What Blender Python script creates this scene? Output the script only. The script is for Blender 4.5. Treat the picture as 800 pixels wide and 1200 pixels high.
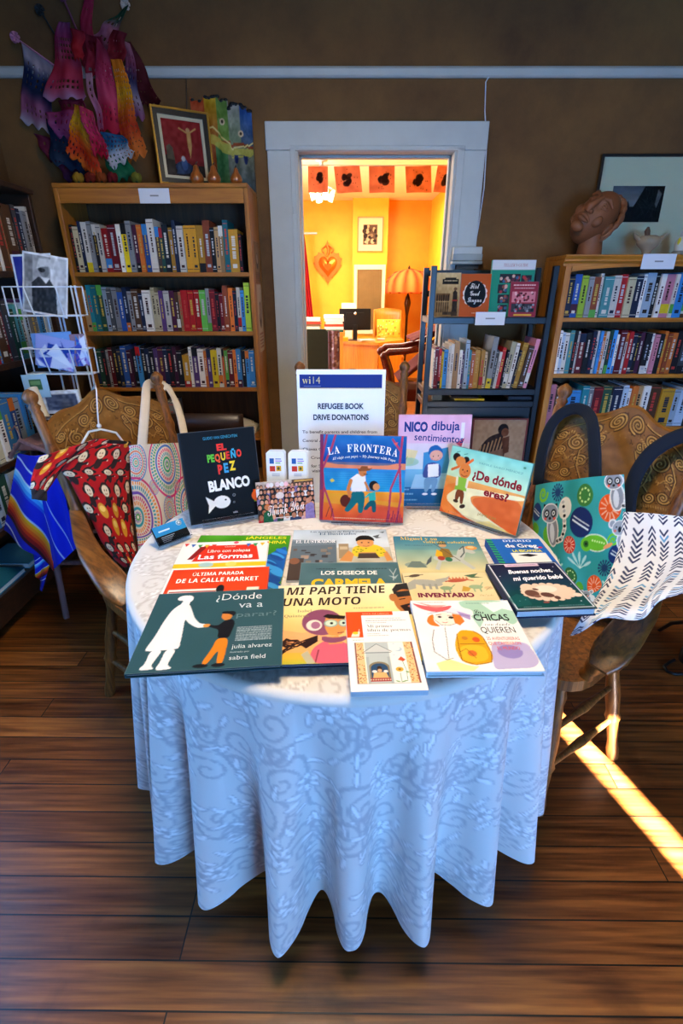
import bpy, math, random
import numpy as np
from mathutils import Matrix, Vector, Euler

for _o in list(bpy.data.objects):
    bpy.data.objects.remove(_o)
SC = bpy.context.scene
COL = SC.collection
PI = math.pi
# ------------------------------------------------------------------ camera
CF, CTH, CH = 580.0, math.radians(24.3), 1.38          # focal length in px of the 800x1200 frame, pitch, height
cam_d = bpy.data.cameras.new('camera')
cam = bpy.data.objects.new('camera', cam_d)
COL.objects.link(cam)
cam_d.sensor_fit = 'VERTICAL'
cam_d.sensor_height = 36.0
cam_d.lens = CF / 1200 * 36.0
cam_d.clip_start = .02
cam.location = (0, 0, CH)
cam.rotation_euler = (PI / 2 - CTH, 0, 0)
SC.camera = cam
# ------------------------------------------------------------------ world, sun, large lights, exposure
world = bpy.data.worlds.new('world')
SC.world = world
world.use_nodes = True
world.node_tree.nodes['Background'].inputs[0].default_value = (.45, .65, 1, 1)
world.node_tree.nodes['Background'].inputs[1].default_value = 1.0


def lamp(name, kind, loc, rot, energy, color, size=None, size_y=None, **kw):
    d = bpy.data.lights.new(name, kind)
    d.energy = energy
    d.color = color
    if kind == 'AREA':
        d.shape = 'RECTANGLE'
        d.size = size
        d.size_y = size_y or size
    for k, v in kw.items():
        setattr(d, k, v)
    o = bpy.data.objects.new(name, d)
    COL.objects.link(o)
    o.location = loc
    o.rotation_euler = rot
    return o


sun_dir = Vector((-.287, .958, -.577)).normalized()
sun = lamp('sun', 'SUN', (1.8, -3, 3), (0, 0, 0), 400, (1, .98, .95), angle=math.radians(.6))
sun.rotation_euler = sun_dir.to_track_quat('-Z', 'Y').to_euler()
# daylight of assumed windows behind the camera and on the left wall, none built
lamp('assumed_window_light_rear', 'AREA', (1.3, -1.86, .95), (math.radians(90), 0, 0), 128, (.19, .47, 1), 1.1, 1.4)
lamp('assumed_window_light_left', 'AREA', (-1.66, .9, 1.35), (0, math.radians(-90), 0), 34, (.14, .44, 1), 1.1, 1.1)
# assumed ceiling lamp over the table, unseen and without a fixture
lamp('assumed_ceiling_lamp_light', 'AREA', (.05, .80, 2.72), (0, 0, 0), 54, (1, .80, .56), .5, .5)
# office behind the doorway: ceiling lamp, and daylight of an assumed, unbuilt window
lamp('office_ceiling_light', 'AREA', (.3, 6.6, 2.48), (0, 0, 0), 105, (1, .93, .82), 1.6, 2.2)
lamp('assumed_office_window_light', 'AREA', (-1.45, 5.6, 1.5), (0, math.radians(-90), 0), 125, (1, .97, .92), 1.5, 1.8)
SC.view_settings.view_transform = 'Standard'
SC.view_settings.look = 'None'
SC.view_settings.gamma = 1
SC.view_settings.use_curve_mapping = False
SC.view_settings.exposure = 0.0
SC.cycles.max_bounces = 8
SC.cycles.transparent_max_bounces = 12
try:
    SC.cycles.use_denoising = True
except Exception:
    pass

_s, _c = math.sin(CTH), math.cos(CTH)


def ray(u, v):
    q = (600 - v) / CF
    return np.array([(u - 400) / CF, _c + q * _s, -_s + q * _c])


def wy(u, v, y):
    """the point at depth y seen at pixel (u, v) of the photograph"""
    d = ray(u, v)
    return np.array([0, 0, CH]) + d * (y / d[1])


def wz(u, v, z):
    d = ray(u, v)
    return np.array([0, 0, CH]) + d * ((z - CH) / d[2])


def wx(u, v, x):
    d = ray(u, v)
    return np.array([0, 0, CH]) + d * (x / d[0])


# ------------------------------------------------------------------ colour helpers
def hx(h):
    if not isinstance(h, str):
        return tuple(h)
    h = h.lstrip('#')
    if len(h) == 3:
        h = ''.join(a + a for a in h)
    return tuple(int(h[i:i + 2], 16) / 255 for i in (0, 2, 4))


def lin(c):
    c = np.asarray(hx(c) if isinstance(c, str) else c, dtype=float)
    return np.where(c <= .04045, c / 12.92, ((c + .055) / 1.055) ** 2.4)


def L4(c):
    return tuple(float(v) for v in lin(c)) + (1.0,)


# ------------------------------------------------------------------ mesh builder
_TXT = {}
_FCURVE = bpy.data.curves.new('glyphs', 'FONT')
_FCURVE.resolution_u = 3


def serif(s, kind='serif'):
    """the letters of s in the serif / script / italic alphabet of the built-in fallback fonts"""
    up, lo = {'serif': (0x1D400, 0x1D41A), 'script': (0x1D4D0, 0x1D4EA), 'slant': (0x1D468, 0x1D482), 'slab': (0x1D5D4, 0x1D5EE), 'mono': (0x1D670, 0x1D68A), 'frak': (0x1D56C, 0x1D586)}[kind]
    o = ''
    for ch in s:
        if 'A' <= ch <= 'Z':
            o += chr(up + ord(ch) - 65)
        elif 'a' <= ch <= 'z':
            o += chr(lo + ord(ch) - 97)
        else:
            o += ch
    return o


def glyphs(s, off=0.0, shear=0.0):
    k = (s, off, shear)
    if k not in _TXT:
        _FCURVE.body = s
        _FCURVE.offset = off
        _FCURVE.shear = shear
        ob = bpy.data.objects.new('glyph_tmp', _FCURVE)
        me = bpy.data.meshes.new_from_object(ob)
        n = len(me.vertices)
        co = np.empty(n * 3, 'f')
        me.vertices.foreach_get('co', co)
        co = co.reshape(-1, 3)[:, :2].astype(float)
        lp = np.empty(len(me.loops), 'i')
        me.loops.foreach_get('vertex_index', lp)
        sz = np.empty(len(me.polygons), 'i')
        me.polygons.foreach_get('loop_total', sz)
        bpy.data.meshes.remove(me)
        bpy.data.objects.remove(ob)
        _TXT[k] = (co, lp, sz)
    return _TXT[k]


class MB:
    def __init__(s):
        s.v, s.l, s.z, s.c, s.s, s.n = [], [], [], [], [], 0

    def raw(s, verts, loops, sizes, lcol, smooth=False):
        verts = np.asarray(verts, float).reshape(-1, 3)
        loops = np.asarray(loops, 'i')
        sizes = np.asarray(sizes, 'i')
        s.v.append(verts)
        s.l.append(loops + s.n)
        s.z.append(sizes)
        lcol = np.asarray(lcol, float)
        if lcol.ndim == 1:
            lcol = np.tile(lcol, (len(loops), 1))
        s.c.append(lcol)
        s.s.append(np.full(len(sizes), bool(smooth)))
        s.n += len(verts)
        return s

    def poly(s, verts, faces, col='fff', smooth=False, M=None):
        verts = np.asarray(verts, float).reshape(-1, 3)
        if M is not None:
            verts = tf(M, verts)
        lp = [i for f in faces for i in f]
        return s.raw(verts, lp, [len(f) for f in faces], lin(col), smooth)

    def box(s, c, d, col='fff', M=None):
        x, y, z = c
        a, b, e = d[0] / 2, d[1] / 2, d[2] / 2
        v = [(x + i * a, y + j * b, z + k * e) for k in (-1, 1) for j in (-1, 1) for i in (-1, 1)]
        f = [(0, 2, 3, 1), (4, 5, 7, 6), (0, 1, 5, 4), (2, 6, 7, 3), (0, 4, 6, 2), (1, 3, 7, 5)]
        return s.poly(v, f, col, False, M)

    def span(s, p, q, col='fff', M=None):
        p, q = np.minimum(p, q), np.maximum(p, q)
        return s.box((p + q) / 2, q - p, col, M)

    def grid(s, P, col='fff', smooth=True, closed_u=False, closed_v=False, vcol=None):
        """P: (nv, nu, 3) array of points; vcol optional (nv, nu, 3) linear colours"""
        P = np.asarray(P, float)
        nv, nu = P.shape[:2]
        iu = np.arange(nu if closed_u else nu - 1)
        iv = np.arange(nv if closed_v else nv - 1)
        A, B = np.meshgrid(iu, iv)
        A, B = A.ravel(), B.ravel()
        A1, B1 = (A + 1) % nu, (B + 1) % nv
        q = np.stack([B * nu + A, B * nu + A1, B1 * nu + A1, B1 * nu + A], 1)
        lc = lin(col) if vcol is None else vcol.reshape(-1, 3)[q.ravel()]
        return s.raw(P.reshape(-1, 3), q.ravel(), np.full(len(q), 4), lc, smooth)

    def lathe(s, prof, n=16, col='fff', M=None, cap=True):
        prof = np.asarray(prof, float)
        a = np.arange(n) * 2 * PI / n
        P = np.stack([prof[:, None, 0] * np.cos(a), prof[:, None, 0] * np.sin(a), np.repeat(prof[:, 1:2], n, 1)], -1)
        if M is not None:
            P = tf(M, P.reshape(-1, 3)).reshape(P.shape)
        s.grid(P, col, True, closed_u=True)
        if cap:
            m = len(prof)
            s.raw(P[0], list(range(n))[::-1], [n], lin(col))
            s.raw(P[m - 1], list(range(n)), [n], lin(col))
        return s

    def tube(s, pts, r, n=10, col='fff', flat=None, up=(0, 0, 1), cap=True, sq=1.0):
        pts = np.asarray(pts, float)
        m = len(pts)
        r = np.full(m, r) if np.isscalar(r) else np.asarray(r, float)
        t = np.gradient(pts, axis=0)
        t /= np.linalg.norm(t, axis=1)[:, None] + 1e-12
        up = np.asarray(up, float)
        if abs(t[0] @ up) > .95:
            up = np.array([1., 0, 0]) if abs(t[0][0]) < .9 else np.array([0, 1., 0])
        a = np.arange(n) * 2 * PI / n
        ca, sa = np.sign(np.cos(a)) * abs(np.cos(a)) ** sq, np.sign(np.sin(a)) * abs(np.sin(a)) ** sq
        P = np.empty((m, n, 3))
        x = np.cross(up, t[0])
        for i in range(m):
            x = x - t[i] * (x @ t[i])
            x /= np.linalg.norm(x) + 1e-12
            y = np.cross(t[i], x)
            k = 1.0 if flat is None else (flat if np.isscalar(flat) else flat[i])
            P[i] = pts[i] + r[i] * (ca[:, None] * x + k * sa[:, None] * y)
        s.grid(P, col, True, closed_u=True)
        if cap:
            s.raw(P[0], list(range(n))[::-1], [n], lin(col))
            s.raw(P[-1], list(range(n)), [n], lin(col))
        return s

    def ball(s, c, r, col='fff', nu=16, nv=10, M=None):
        r = (r, r, r) if np.isscalar(r) else r
        th = np.linspace(0, PI, nv + 1)
        a = np.arange(nu) * 2 * PI / nu
        P = np.stack([np.sin(th)[:, None] * np.cos(a) * r[0], np.sin(th)[:, None] * np.sin(a) * r[1], -np.repeat(np.cos(th)[:, None], nu, 1) * r[2]], -1) + np.asarray(c, float)
        if M is not None:
            P = tf(M, P.reshape(-1, 3)).reshape(P.shape)
        return s.grid(P, col, True, closed_u=True)

    def prism(s, pts, z0, z1, col='fff', M=None, side=None):
        """extrude a 2D outline (counter-clockwise) from z0 to z1"""
        n = len(pts)
        v = [(p[0], p[1], z0) for p in pts] + [(p[0], p[1], z1) for p in pts]
        s.poly(v, [tuple(range(n - 1, -1, -1)), tuple(range(n, 2 * n))], col, False, M)
        s.poly(v, [(i, (i + 1) % n, n + (i + 1) % n, n + i) for i in range(n)], side or col, False, M)
        return s

    def text(s, txt, x0, x1, y, h=None, col='000', z=0.0, off=.0, shear=0.0, M=None, arc=0.0, rot=0.0):
        """lettering in the xy plane, fitted between x0 and x1 with its baseline at y; h = height of the box of the glyphs"""
        co, lp, sz = glyphs(txt, off, shear)
        if not len(co):
            return s
        mn, mx = co.min(0), co.max(0)
        k = (x1 - x0) / max(mx[0] - mn[0], 1e-6)
        ky = k if h is None else h / max(mx[1] - max(mn[1], 0), 1e-6)
        p = np.empty((len(co), 3))
        p[:, 0] = x0 + (co[:, 0] - mn[0]) * k
        p[:, 1] = y + co[:, 1] * ky
        if arc:
            w = (p[:, 0] - (x0 + x1) / 2) / ((x1 - x0) / 2)
            p[:, 1] -= arc * w * w
        if rot:
            cx, cy = (x0 + x1) / 2, y
            dx, dy = p[:, 0] - cx, p[:, 1] - cy
            p[:, 0], p[:, 1] = cx + dx * math.cos(rot) - dy * math.sin(rot), cy + dx * math.sin(rot) + dy * math.cos(rot)
        p[:, 2] = z
        if M is not None:
            p = tf(M, p)
        return s.raw(p, lp, sz, lin(col))

    def shift(s, d):
        s.v = [a + np.asarray(d, float) for a in s.v]
        return s

    def xf(s, M):
        s.v = [tf(M, a) for a in s.v]
        return s

    def mesh(s, name):
        me = bpy.data.meshes.new(name)
        v = np.concatenate(s.v)
        l = np.concatenate(s.l)
        z = np.concatenate(s.z)
        c = np.concatenate(s.c)
        sm = np.concatenate(s.s)
        me.vertices.add(len(v))
        me.vertices.foreach_set('co', v.astype('f').ravel())
        me.loops.add(len(l))
        me.loops.foreach_set('vertex_index', l.astype('i'))
        me.polygons.add(len(z))
        st = np.concatenate([[0], np.cumsum(z)[:-1]]).astype('i')
        me.polygons.foreach_set('loop_start', st)
        try:
            me.polygons.foreach_set('loop_total', z.astype('i'))
        except Exception:
            pass
        me.polygons.foreach_set('use_smooth', sm)
        at = me.color_attributes.new('Col', 'FLOAT_COLOR', 'CORNER')
        rgba = np.ones((len(l), 4), 'f')
        rgba[:, :3] = c
        at.data.foreach_set('color', rgba.ravel())
        me.update(calc_edges=True)
        return me


def tf(M, v):
    A = np.array(M)
    return v @ A[:3, :3].T + A[:3, 3]


def build(name, mb, mat, parent=None, loc=None, bevel=0, solid=0, seg=2):
    if loc is not None:
        mb.shift(-np.asarray(loc, float))
    o = bpy.data.objects.new(name, mb.mesh(name))
    COL.objects.link(o)
    o.data.materials.append(mat)
    if loc is not None:
        o.location = loc
    if parent is not None:
        o.parent = parent
    if bevel:
        m = o.modifiers.new('bevel', 'BEVEL')
        m.width = bevel
        m.segments = seg
        m.limit_method = 'ANGLE'
        m.angle_limit = math.radians(40)
        m.harden_normals = False
    if solid:
        m = o.modifiers.new('solid', 'SOLIDIFY')
        m.thickness = solid
        m.offset = 0
    return o


def tag(o, label, cat, group=None):
    o['label'] = label
    o['category'] = cat
    if group:
        o['group'] = group
    return o


def thing(name, label, cat, loc=(0, 0, 0), rz=0.0, group=None, M=None):
    o = bpy.data.objects.new(name, None)
    COL.objects.link(o)
    o.empty_display_size = .05
    if M is not None:
        o.matrix_world = M
    else:
        o.location = loc
        o.rotation_euler = (0, 0, rz)
    return tag(o, label, cat, group)


def struct(name, mb, mat, **kw):
    o = build(name, mb, mat, **kw)
    o['kind'] = 'structure'
    return o


def dup(root, M=None, loc=None, rz=None, label=None):
    def cp(o, par):
        c = o.copy()
        COL.objects.link(c)
        c.parent = par
        for ch in o.children:
            cp(ch, c)
        return c
    r = cp(root, None)
    if M is not None:
        r.matrix_world = M
    if loc is not None:
        r.location = loc
    if rz is not None:
        r.rotation_euler = (0, 0, rz)
    if label:
        r['label'] = label
    return r


def T(x, y, z):
    return Matrix.Translation((x, y, z))


def RX(a):
    return Matrix.Rotation(a, 4, 'X')


def RY(a):
    return Matrix.Rotation(a, 4, 'Y')


def RZ(a):
    return Matrix.Rotation(a, 4, 'Z')


def axes(o, x, y, z):
    M = Matrix.Identity(4)
    for i, a in enumerate((x, y, z)):
        a = Vector(a).normalized()
        for j in range(3):
            M[j][i] = a[j]
    for j in range(3):
        M[j][3] = o[j]
    return M


# ------------------------------------------------------------------ painting of prints and fabrics
class Cv:
    """a small canvas: 100 units wide, 100*h/w high, y down; out() gives (ny+1, nx+1, 3) colours for a grid of vertices"""

    def __init__(s, w, h, bg, step=.0015):
        s.nx, s.ny = max(2, int(round(w / step))), max(2, int(round(h / step)))
        s.W, s.H = 100.0, 100.0 * h / w
        s.ss = 2
        a = (np.arange((s.nx + 1) * 2) + .5) / ((s.nx + 1) * 2) * (s.W + s.W / s.nx) - s.W / s.nx / 2
        b = (np.arange((s.ny + 1) * 2) + .5) / ((s.ny + 1) * 2) * (s.H + s.H / s.ny) - s.H / s.ny / 2
        s.X, s.Y = np.meshgrid(a, b)
        s.A = np.empty(s.X.shape + (3,))
        s.A[:] = hx(bg)

    def win(s, x0, x1, y0, y1):
        h, w = s.X.shape
        kx, ky = (w - 1) / (s.X[0, -1] - s.X[0, 0]), (h - 1) / (s.Y[-1, 0] - s.Y[0, 0])
        i0, i1 = int((x0 - s.X[0, 0]) * kx), int((x1 - s.X[0, 0]) * kx) + 2
        j0, j1 = int((y0 - s.Y[0, 0]) * ky), int((y1 - s.Y[0, 0]) * ky) + 2
        return (slice(min(max(j0, 0), h), min(max(j1, 0), h)), slice(min(max(i0, 0), w), min(max(i1, 0), w)))

    def put(s, m, col, a=1.0, W=None):
        m = np.clip(m.astype(float) * a, 0, 1)[..., None]
        W = W or (slice(None), slice(None))
        s.A[W] = s.A[W] * (1 - m) + np.array(hx(col)) * m
        return s

    def el(s, x, y, rx, ry=None, col='000', rot=0, a=1.0):
        ry = rx if ry is None else ry
        r = math.radians(rot)
        q = max(rx, ry)
        W = s.win(x - q, x + q, y - q, y + q)
        X, Y = s.X[W] - x, s.Y[W] - y
        u, v = X * math.cos(r) + Y * math.sin(r), -X * math.sin(r) + Y * math.cos(r)
        return s.put((u / rx) ** 2 + (v / ry) ** 2 < 1, col, a, W)

    def ring(s, x, y, r, w, col, dash=0, a=1.0, ph=0):
        q = r + w
        W = s.win(x - q, x + q, y - q, y + q)
        X, Y = s.X[W] - x, s.Y[W] - y
        d = np.hypot(X, Y)
        m = abs(d - r) < w / 2
        if dash:
            m &= np.cos(np.arctan2(Y, X) * dash + ph) > -.25
        return s.put(m, col, a, W)

    def re(s, x0, y0, x1, y1, col, a=1.0):
        W = s.win(x0, x1, y0, y1)
        X, Y = s.X[W], s.Y[W]
        return s.put((X > x0) & (X < x1) & (Y > y0) & (Y < y1), col, a, W)

    def gr(s, x0, y0, x1, y1, c0, c1, horiz=False):
        t = np.clip((s.X - x0) / (x1 - x0) if horiz else (s.Y - y0) / (y1 - y0), 0, 1)[..., None]
        m = ((s.X >= x0) & (s.X <= x1) & (s.Y >= y0) & (s.Y <= y1))[..., None]
        s.A = np.where(m, np.array(hx(c0)) * (1 - t) + np.array(hx(c1)) * t, s.A)
        return s

    def po(s, pts, col, a=1.0):
        xs, ys = [p[0] for p in pts], [p[1] for p in pts]
        W = s.win(min(xs), max(xs), min(ys), max(ys))
        X, Y = s.X[W], s.Y[W]
        m = np.zeros(X.shape, bool)
        n = len(pts)
        for i in range(n):
            (x0, y0), (x1, y1) = pts[i], pts[(i + 1) % n]
            if y0 == y1:
                continue
            m ^= ((y0 > Y) != (y1 > Y)) & (X < (x1 - x0) * (Y - y0) / (y1 - y0) + x0)
        return s.put(m, col, a, W)

    def li(s, pts, w, col, a=1.0):
        w = max(w, s.W / s.nx * .75)
        xs, ys = [p[0] for p in pts], [p[1] for p in pts]
        Wd = s.win(min(xs) - w, max(xs) + w, min(ys) - w, max(ys) + w)
        GX, GY = s.X[Wd], s.Y[Wd]
        m = np.zeros(GX.shape, bool)
        if not m.size:
            return s
        for (x0, y0), (x1, y1) in zip(pts[:-1], pts[1:]):
            X, Y = GX, GY
            dx, dy = x1 - x0, y1 - y0
            t = np.clip(((X - x0) * dx + (Y - y0) * dy) / (dx * dx + dy * dy + 1e-9), 0, 1)
            m |= np.hypot(X - x0 - t * dx, Y - y0 - t * dy) < w / 2
        return s.put(m, col, a, Wd)

    def spiral(s, x, y, r, turns, w, col, d=1, ph=0, a=1.0):
        t = np.linspace(0, 1, int(20 * turns) + 2)
        an = ph + d * turns * 2 * PI * t
        return s.li([(x + r * (1 - .92 * k) * math.cos(q), y + r * (1 - .92 * k) * math.sin(q)) for k, q in zip(t, an)], w, col, a)

    def blot(s, amt, scale, seed=0):
        """painterly mottling of the print"""
        rg = np.random.default_rng(seed)
        n = max(2, int(100 / scale))
        g = rg.random((n + 2, n + 2)) - .5
        fx = np.clip(s.X / s.W * n, 0, n)
        fy = np.clip(s.Y / s.H * n, 0, n)
        i, j = fx.astype(int), fy.astype(int)
        u, v = fx - i, fy - j
        u, v = u * u * (3 - 2 * u), v * v * (3 - 2 * v)
        q = g[j, i] * (1 - u) * (1 - v) + g[j, i + 1] * u * (1 - v) + g[j + 1, i] * (1 - u) * v + g[j + 1, i + 1] * u * v
        s.A = np.clip(s.A + q[..., None] * amt, 0, 1)
        return s

    def marks(s, x0, x1, y, h, col, seed=0, a=.9, gap=.25):
        """a line of print too fine to read"""
        rg = random.Random(seed)
        x = x0
        while x < x1:
            w = rg.uniform(1.2, 4.2) * h * .55
            s.re(x, y, min(x + w, x1), y + h, col, a)
            x += w + h * gap * 1.6
        return s

    def out(s):
        a = lin(s.A)
        h, w = a.shape[:2]
        return a.reshape(h // 2, 2, w // 2, 2, 3).mean((1, 3))


def sheet(mb, cv, fn, keep=None, smooth=True):
    """canvas -> grid of vertices; fn(U, V) gives points, U to the right and V up, both 0..1; keep(U, V) drops faces"""
    ny, nx = cv.ny, cv.nx
    U, V = np.meshgrid(np.linspace(0, 1, nx + 1), np.linspace(1, 0, ny + 1))
    P = np.stack(np.broadcast_arrays(*fn(U, V)), -1)
    C = cv.out()
    if keep is None:
        return mb.grid(P[::-1], smooth=smooth, vcol=C[::-1])
    A, B = np.meshgrid(np.arange(nx), np.arange(ny))
    A, B = A.ravel(), B.ravel()
    k = keep((A + .5) / nx, 1 - (B + .5) / ny)
    A, B = A[k], B[k]
    w = nx + 1
    q = np.stack([(B + 1) * w + A, (B + 1) * w + A + 1, B * w + A + 1, B * w + A], 1)
    return mb.raw(P.reshape(-1, 3), q.ravel(), np.full(len(q), 4), C.reshape(-1, 3)[q.ravel()], smooth)


# ------------------------------------------------------------------ materials
def newmat(name):
    m = bpy.data.materials.new(name)
    m.use_nodes = True
    nt = m.node_tree
    return m, nt, nt.nodes['Principled BSDF'], nt.nodes.new, nt.links.new


def plain(name, col, rough=.5, metal=0.0, coat=0.0, trans=0.0, ior=1.45, emit=None, es=0.0, noise=.06, sheen=0.0, bump=0.0, bscale=300):
    m, nt, b, N, K = newmat(name)
    b.inputs['Base Color'].default_value = L4(col)
    b.inputs['Roughness'].default_value = rough
    b.inputs['Metallic'].default_value = metal
    b.inputs['Coat Weight'].default_value = coat
    b.inputs['Transmission Weight'].default_value = trans
    b.inputs['IOR'].default_value = ior
    b.inputs['Sheen Weight'].default_value = sheen
    if emit:
        b.inputs['Emission Color'].default_value = L4(emit)
        b.inputs['Emission Strength'].default_value = es
    if noise and not trans:
        tc = N('ShaderNodeTexCoord')
        n = N('ShaderNodeTexNoise')
        n.inputs['Scale'].default_value = 9
        n.inputs['Detail'].default_value = 5
        K(tc.outputs['Object'], n.inputs['Vector'])
        mx = N('ShaderNodeMixRGB')
        mx.blend_type = 'MULTIPLY'
        c = lin(col)
        mx.inputs[1].default_value = tuple(c) + (1,)
        r = N('ShaderNodeValToRGB')
        r.color_ramp.elements[0].position = .3
        r.color_ramp.elements[0].color = (1 - noise * 3,) * 3 + (1,)
        r.color_ramp.elements[1].position = .7
        K(n.outputs['Fac'], r.inputs['Fac'])
        K(r.outputs['Color'], mx.inputs[2])
        mx.inputs[0].default_value = 1
        K(mx.outputs[0], b.inputs['Base Color'])
    if bump:
        tc = N('ShaderNodeTexCoord')
        n = N('ShaderNodeTexNoise')
        n.inputs['Scale'].default_value = bscale
        K(tc.outputs['Object'], n.inputs['Vector'])
        bp = N('ShaderNodeBump')
        bp.inputs['Strength'].default_value = bump
        bp.inputs['Distance'].default_value = .002
        K(n.outputs['Fac'], bp.inputs['Height'])
        K(bp.outputs['Normal'], b.inputs['Normal'])
    return m


def vcol(name, rough=.5, coat=0.0, sheen=0.0, bump=0.0, bscale=400, metal=0.0, tint=.05, thru=0.0, spec=.25):
    """pigment from the colour attribute, with a fine procedural grain"""
    m, nt, b, N, K = newmat(name)
    a = N('ShaderNodeVertexColor')
    a.layer_name = 'Col'
    tc = N('ShaderNodeTexCoord')
    n = N('ShaderNodeTexNoise')
    n.inputs['Scale'].default_value = bscale
    K(tc.outputs['Object'], n.inputs['Vector'])
    mx = N('ShaderNodeMixRGB')
    mx.blend_type = 'MULTIPLY'
    mx.inputs[0].default_value = tint
    K(a.outputs['Color'], mx.inputs[1])
    K(n.outputs['Fac'], mx.inputs[2])
    K(mx.outputs[0], b.inputs['Base Color'])
    b.inputs['Roughness'].default_value = rough
    b.inputs['Coat Weight'].default_value = coat
    b.inputs['Coat Roughness'].default_value = .15
    b.inputs['Specular IOR Level'].default_value = spec
    b.inputs['Sheen Weight'].default_value = sheen
    b.inputs['Metallic'].default_value = metal
    if bump:
        bp = N('ShaderNodeBump')
        bp.inputs['Strength'].default_value = bump
        bp.inputs['Distance'].default_value = .001
        K(n.outputs['Fac'], bp.inputs['Height'])
        K(bp.outputs['Normal'], b.inputs['Normal'])
    if thru:                                     # thin paper lets light through
        tr = N('ShaderNodeBsdfTranslucent')
        K(mx.outputs[0], tr.inputs['Color'])
        ms = N('ShaderNodeMixShader')
        ms.inputs[0].default_value = thru
        K(b.outputs[0], ms.inputs[1])
        K(tr.outputs[0], ms.inputs[2])
        K(ms.outputs[0], nt.nodes['Material Output'].inputs['Surface'])
    return m


def wood(name, c0, c1, axis='x', rough=.4, scale=9, stretch=14, coat=.15, bump=.15):
    m, nt, b, N, K = newmat(name)
    tc = N('ShaderNodeTexCoord')
    mp = N('ShaderNodeMapping')
    sc = [scale * stretch / 3] * 3
    sc['xyz'.index(axis)] = scale / 3
    mp.inputs['Scale'].default_value = sc
    K(tc.outputs['Object'], mp.inputs['Vector'])
    n = N('ShaderNodeTexNoise')
    n.inputs['Scale'].default_value = 1.0
    n.inputs['Detail'].default_value = 6
    n.inputs['Roughness'].default_value = .6
    n.inputs['Distortion'].default_value = .8
    K(mp.outputs['Vector'], n.inputs['Vector'])
    r = N('ShaderNodeValToRGB')
    r.color_ramp.elements[0].position = .3
    r.color_ramp.elements[0].color = L4(c0)
    r.color_ramp.elements[1].position = .68
    r.color_ramp.elements[1].color = L4(c1)
    K(n.outputs['Fac'], r.inputs['Fac'])
    K(r.outputs['Color'], b.inputs['Base Color'])
    b.inputs['Roughness'].default_value = rough
    b.inputs['Coat Weight'].default_value = coat
    b.inputs['Coat Roughness'].default_value = .2
    bp = N('ShaderNodeBump')
    bp.inputs['Strength'].default_value = bump
    bp.inputs['Distance'].default_value = .002
    K(n.outputs['Fac'], bp.inputs['Height'])
    K(bp.outputs['Normal'], b.inputs['Normal'])
    return m


def plaster(name, c0, c1, rough=.85, scale=2.2, bump=.35):
    m, nt, b, N, K = newmat(name)
    tc = N('ShaderNodeTexCoord')
    n = N('ShaderNodeTexNoise')
    n.inputs['Scale'].default_value = scale
    n.inputs['Detail'].default_value = 8
    n.inputs['Roughness'].default_value = .65
    K(tc.outputs['Object'], n.inputs['Vector'])
    r = N('ShaderNodeValToRGB')
    r.color_ramp.elements[0].position = .34
    r.color_ramp.elements[0].color = L4(c0)
    r.color_ramp.elements[1].position = .66
    r.color_ramp.elements[1].color = L4(c1)
    K(n.outputs['Fac'], r.inputs['Fac'])
    K(r.outputs['Color'], b.inputs['Base Color'])
    n2 = N('ShaderNodeTexNoise')
    n2.inputs['Scale'].default_value = 38
    n2.inputs['Detail'].default_value = 6
    K(tc.outputs['Object'], n2.inputs['Vector'])
    bp = N('ShaderNodeBump')
    bp.inputs['Strength'].default_value = bump
    bp.inputs['Distance'].default_value = .004
    K(n2.outputs['Fac'], bp.inputs['Height'])
    K(bp.outputs['Normal'], b.inputs['Normal'])
    b.inputs['Roughness'].default_value = rough
    return m


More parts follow.
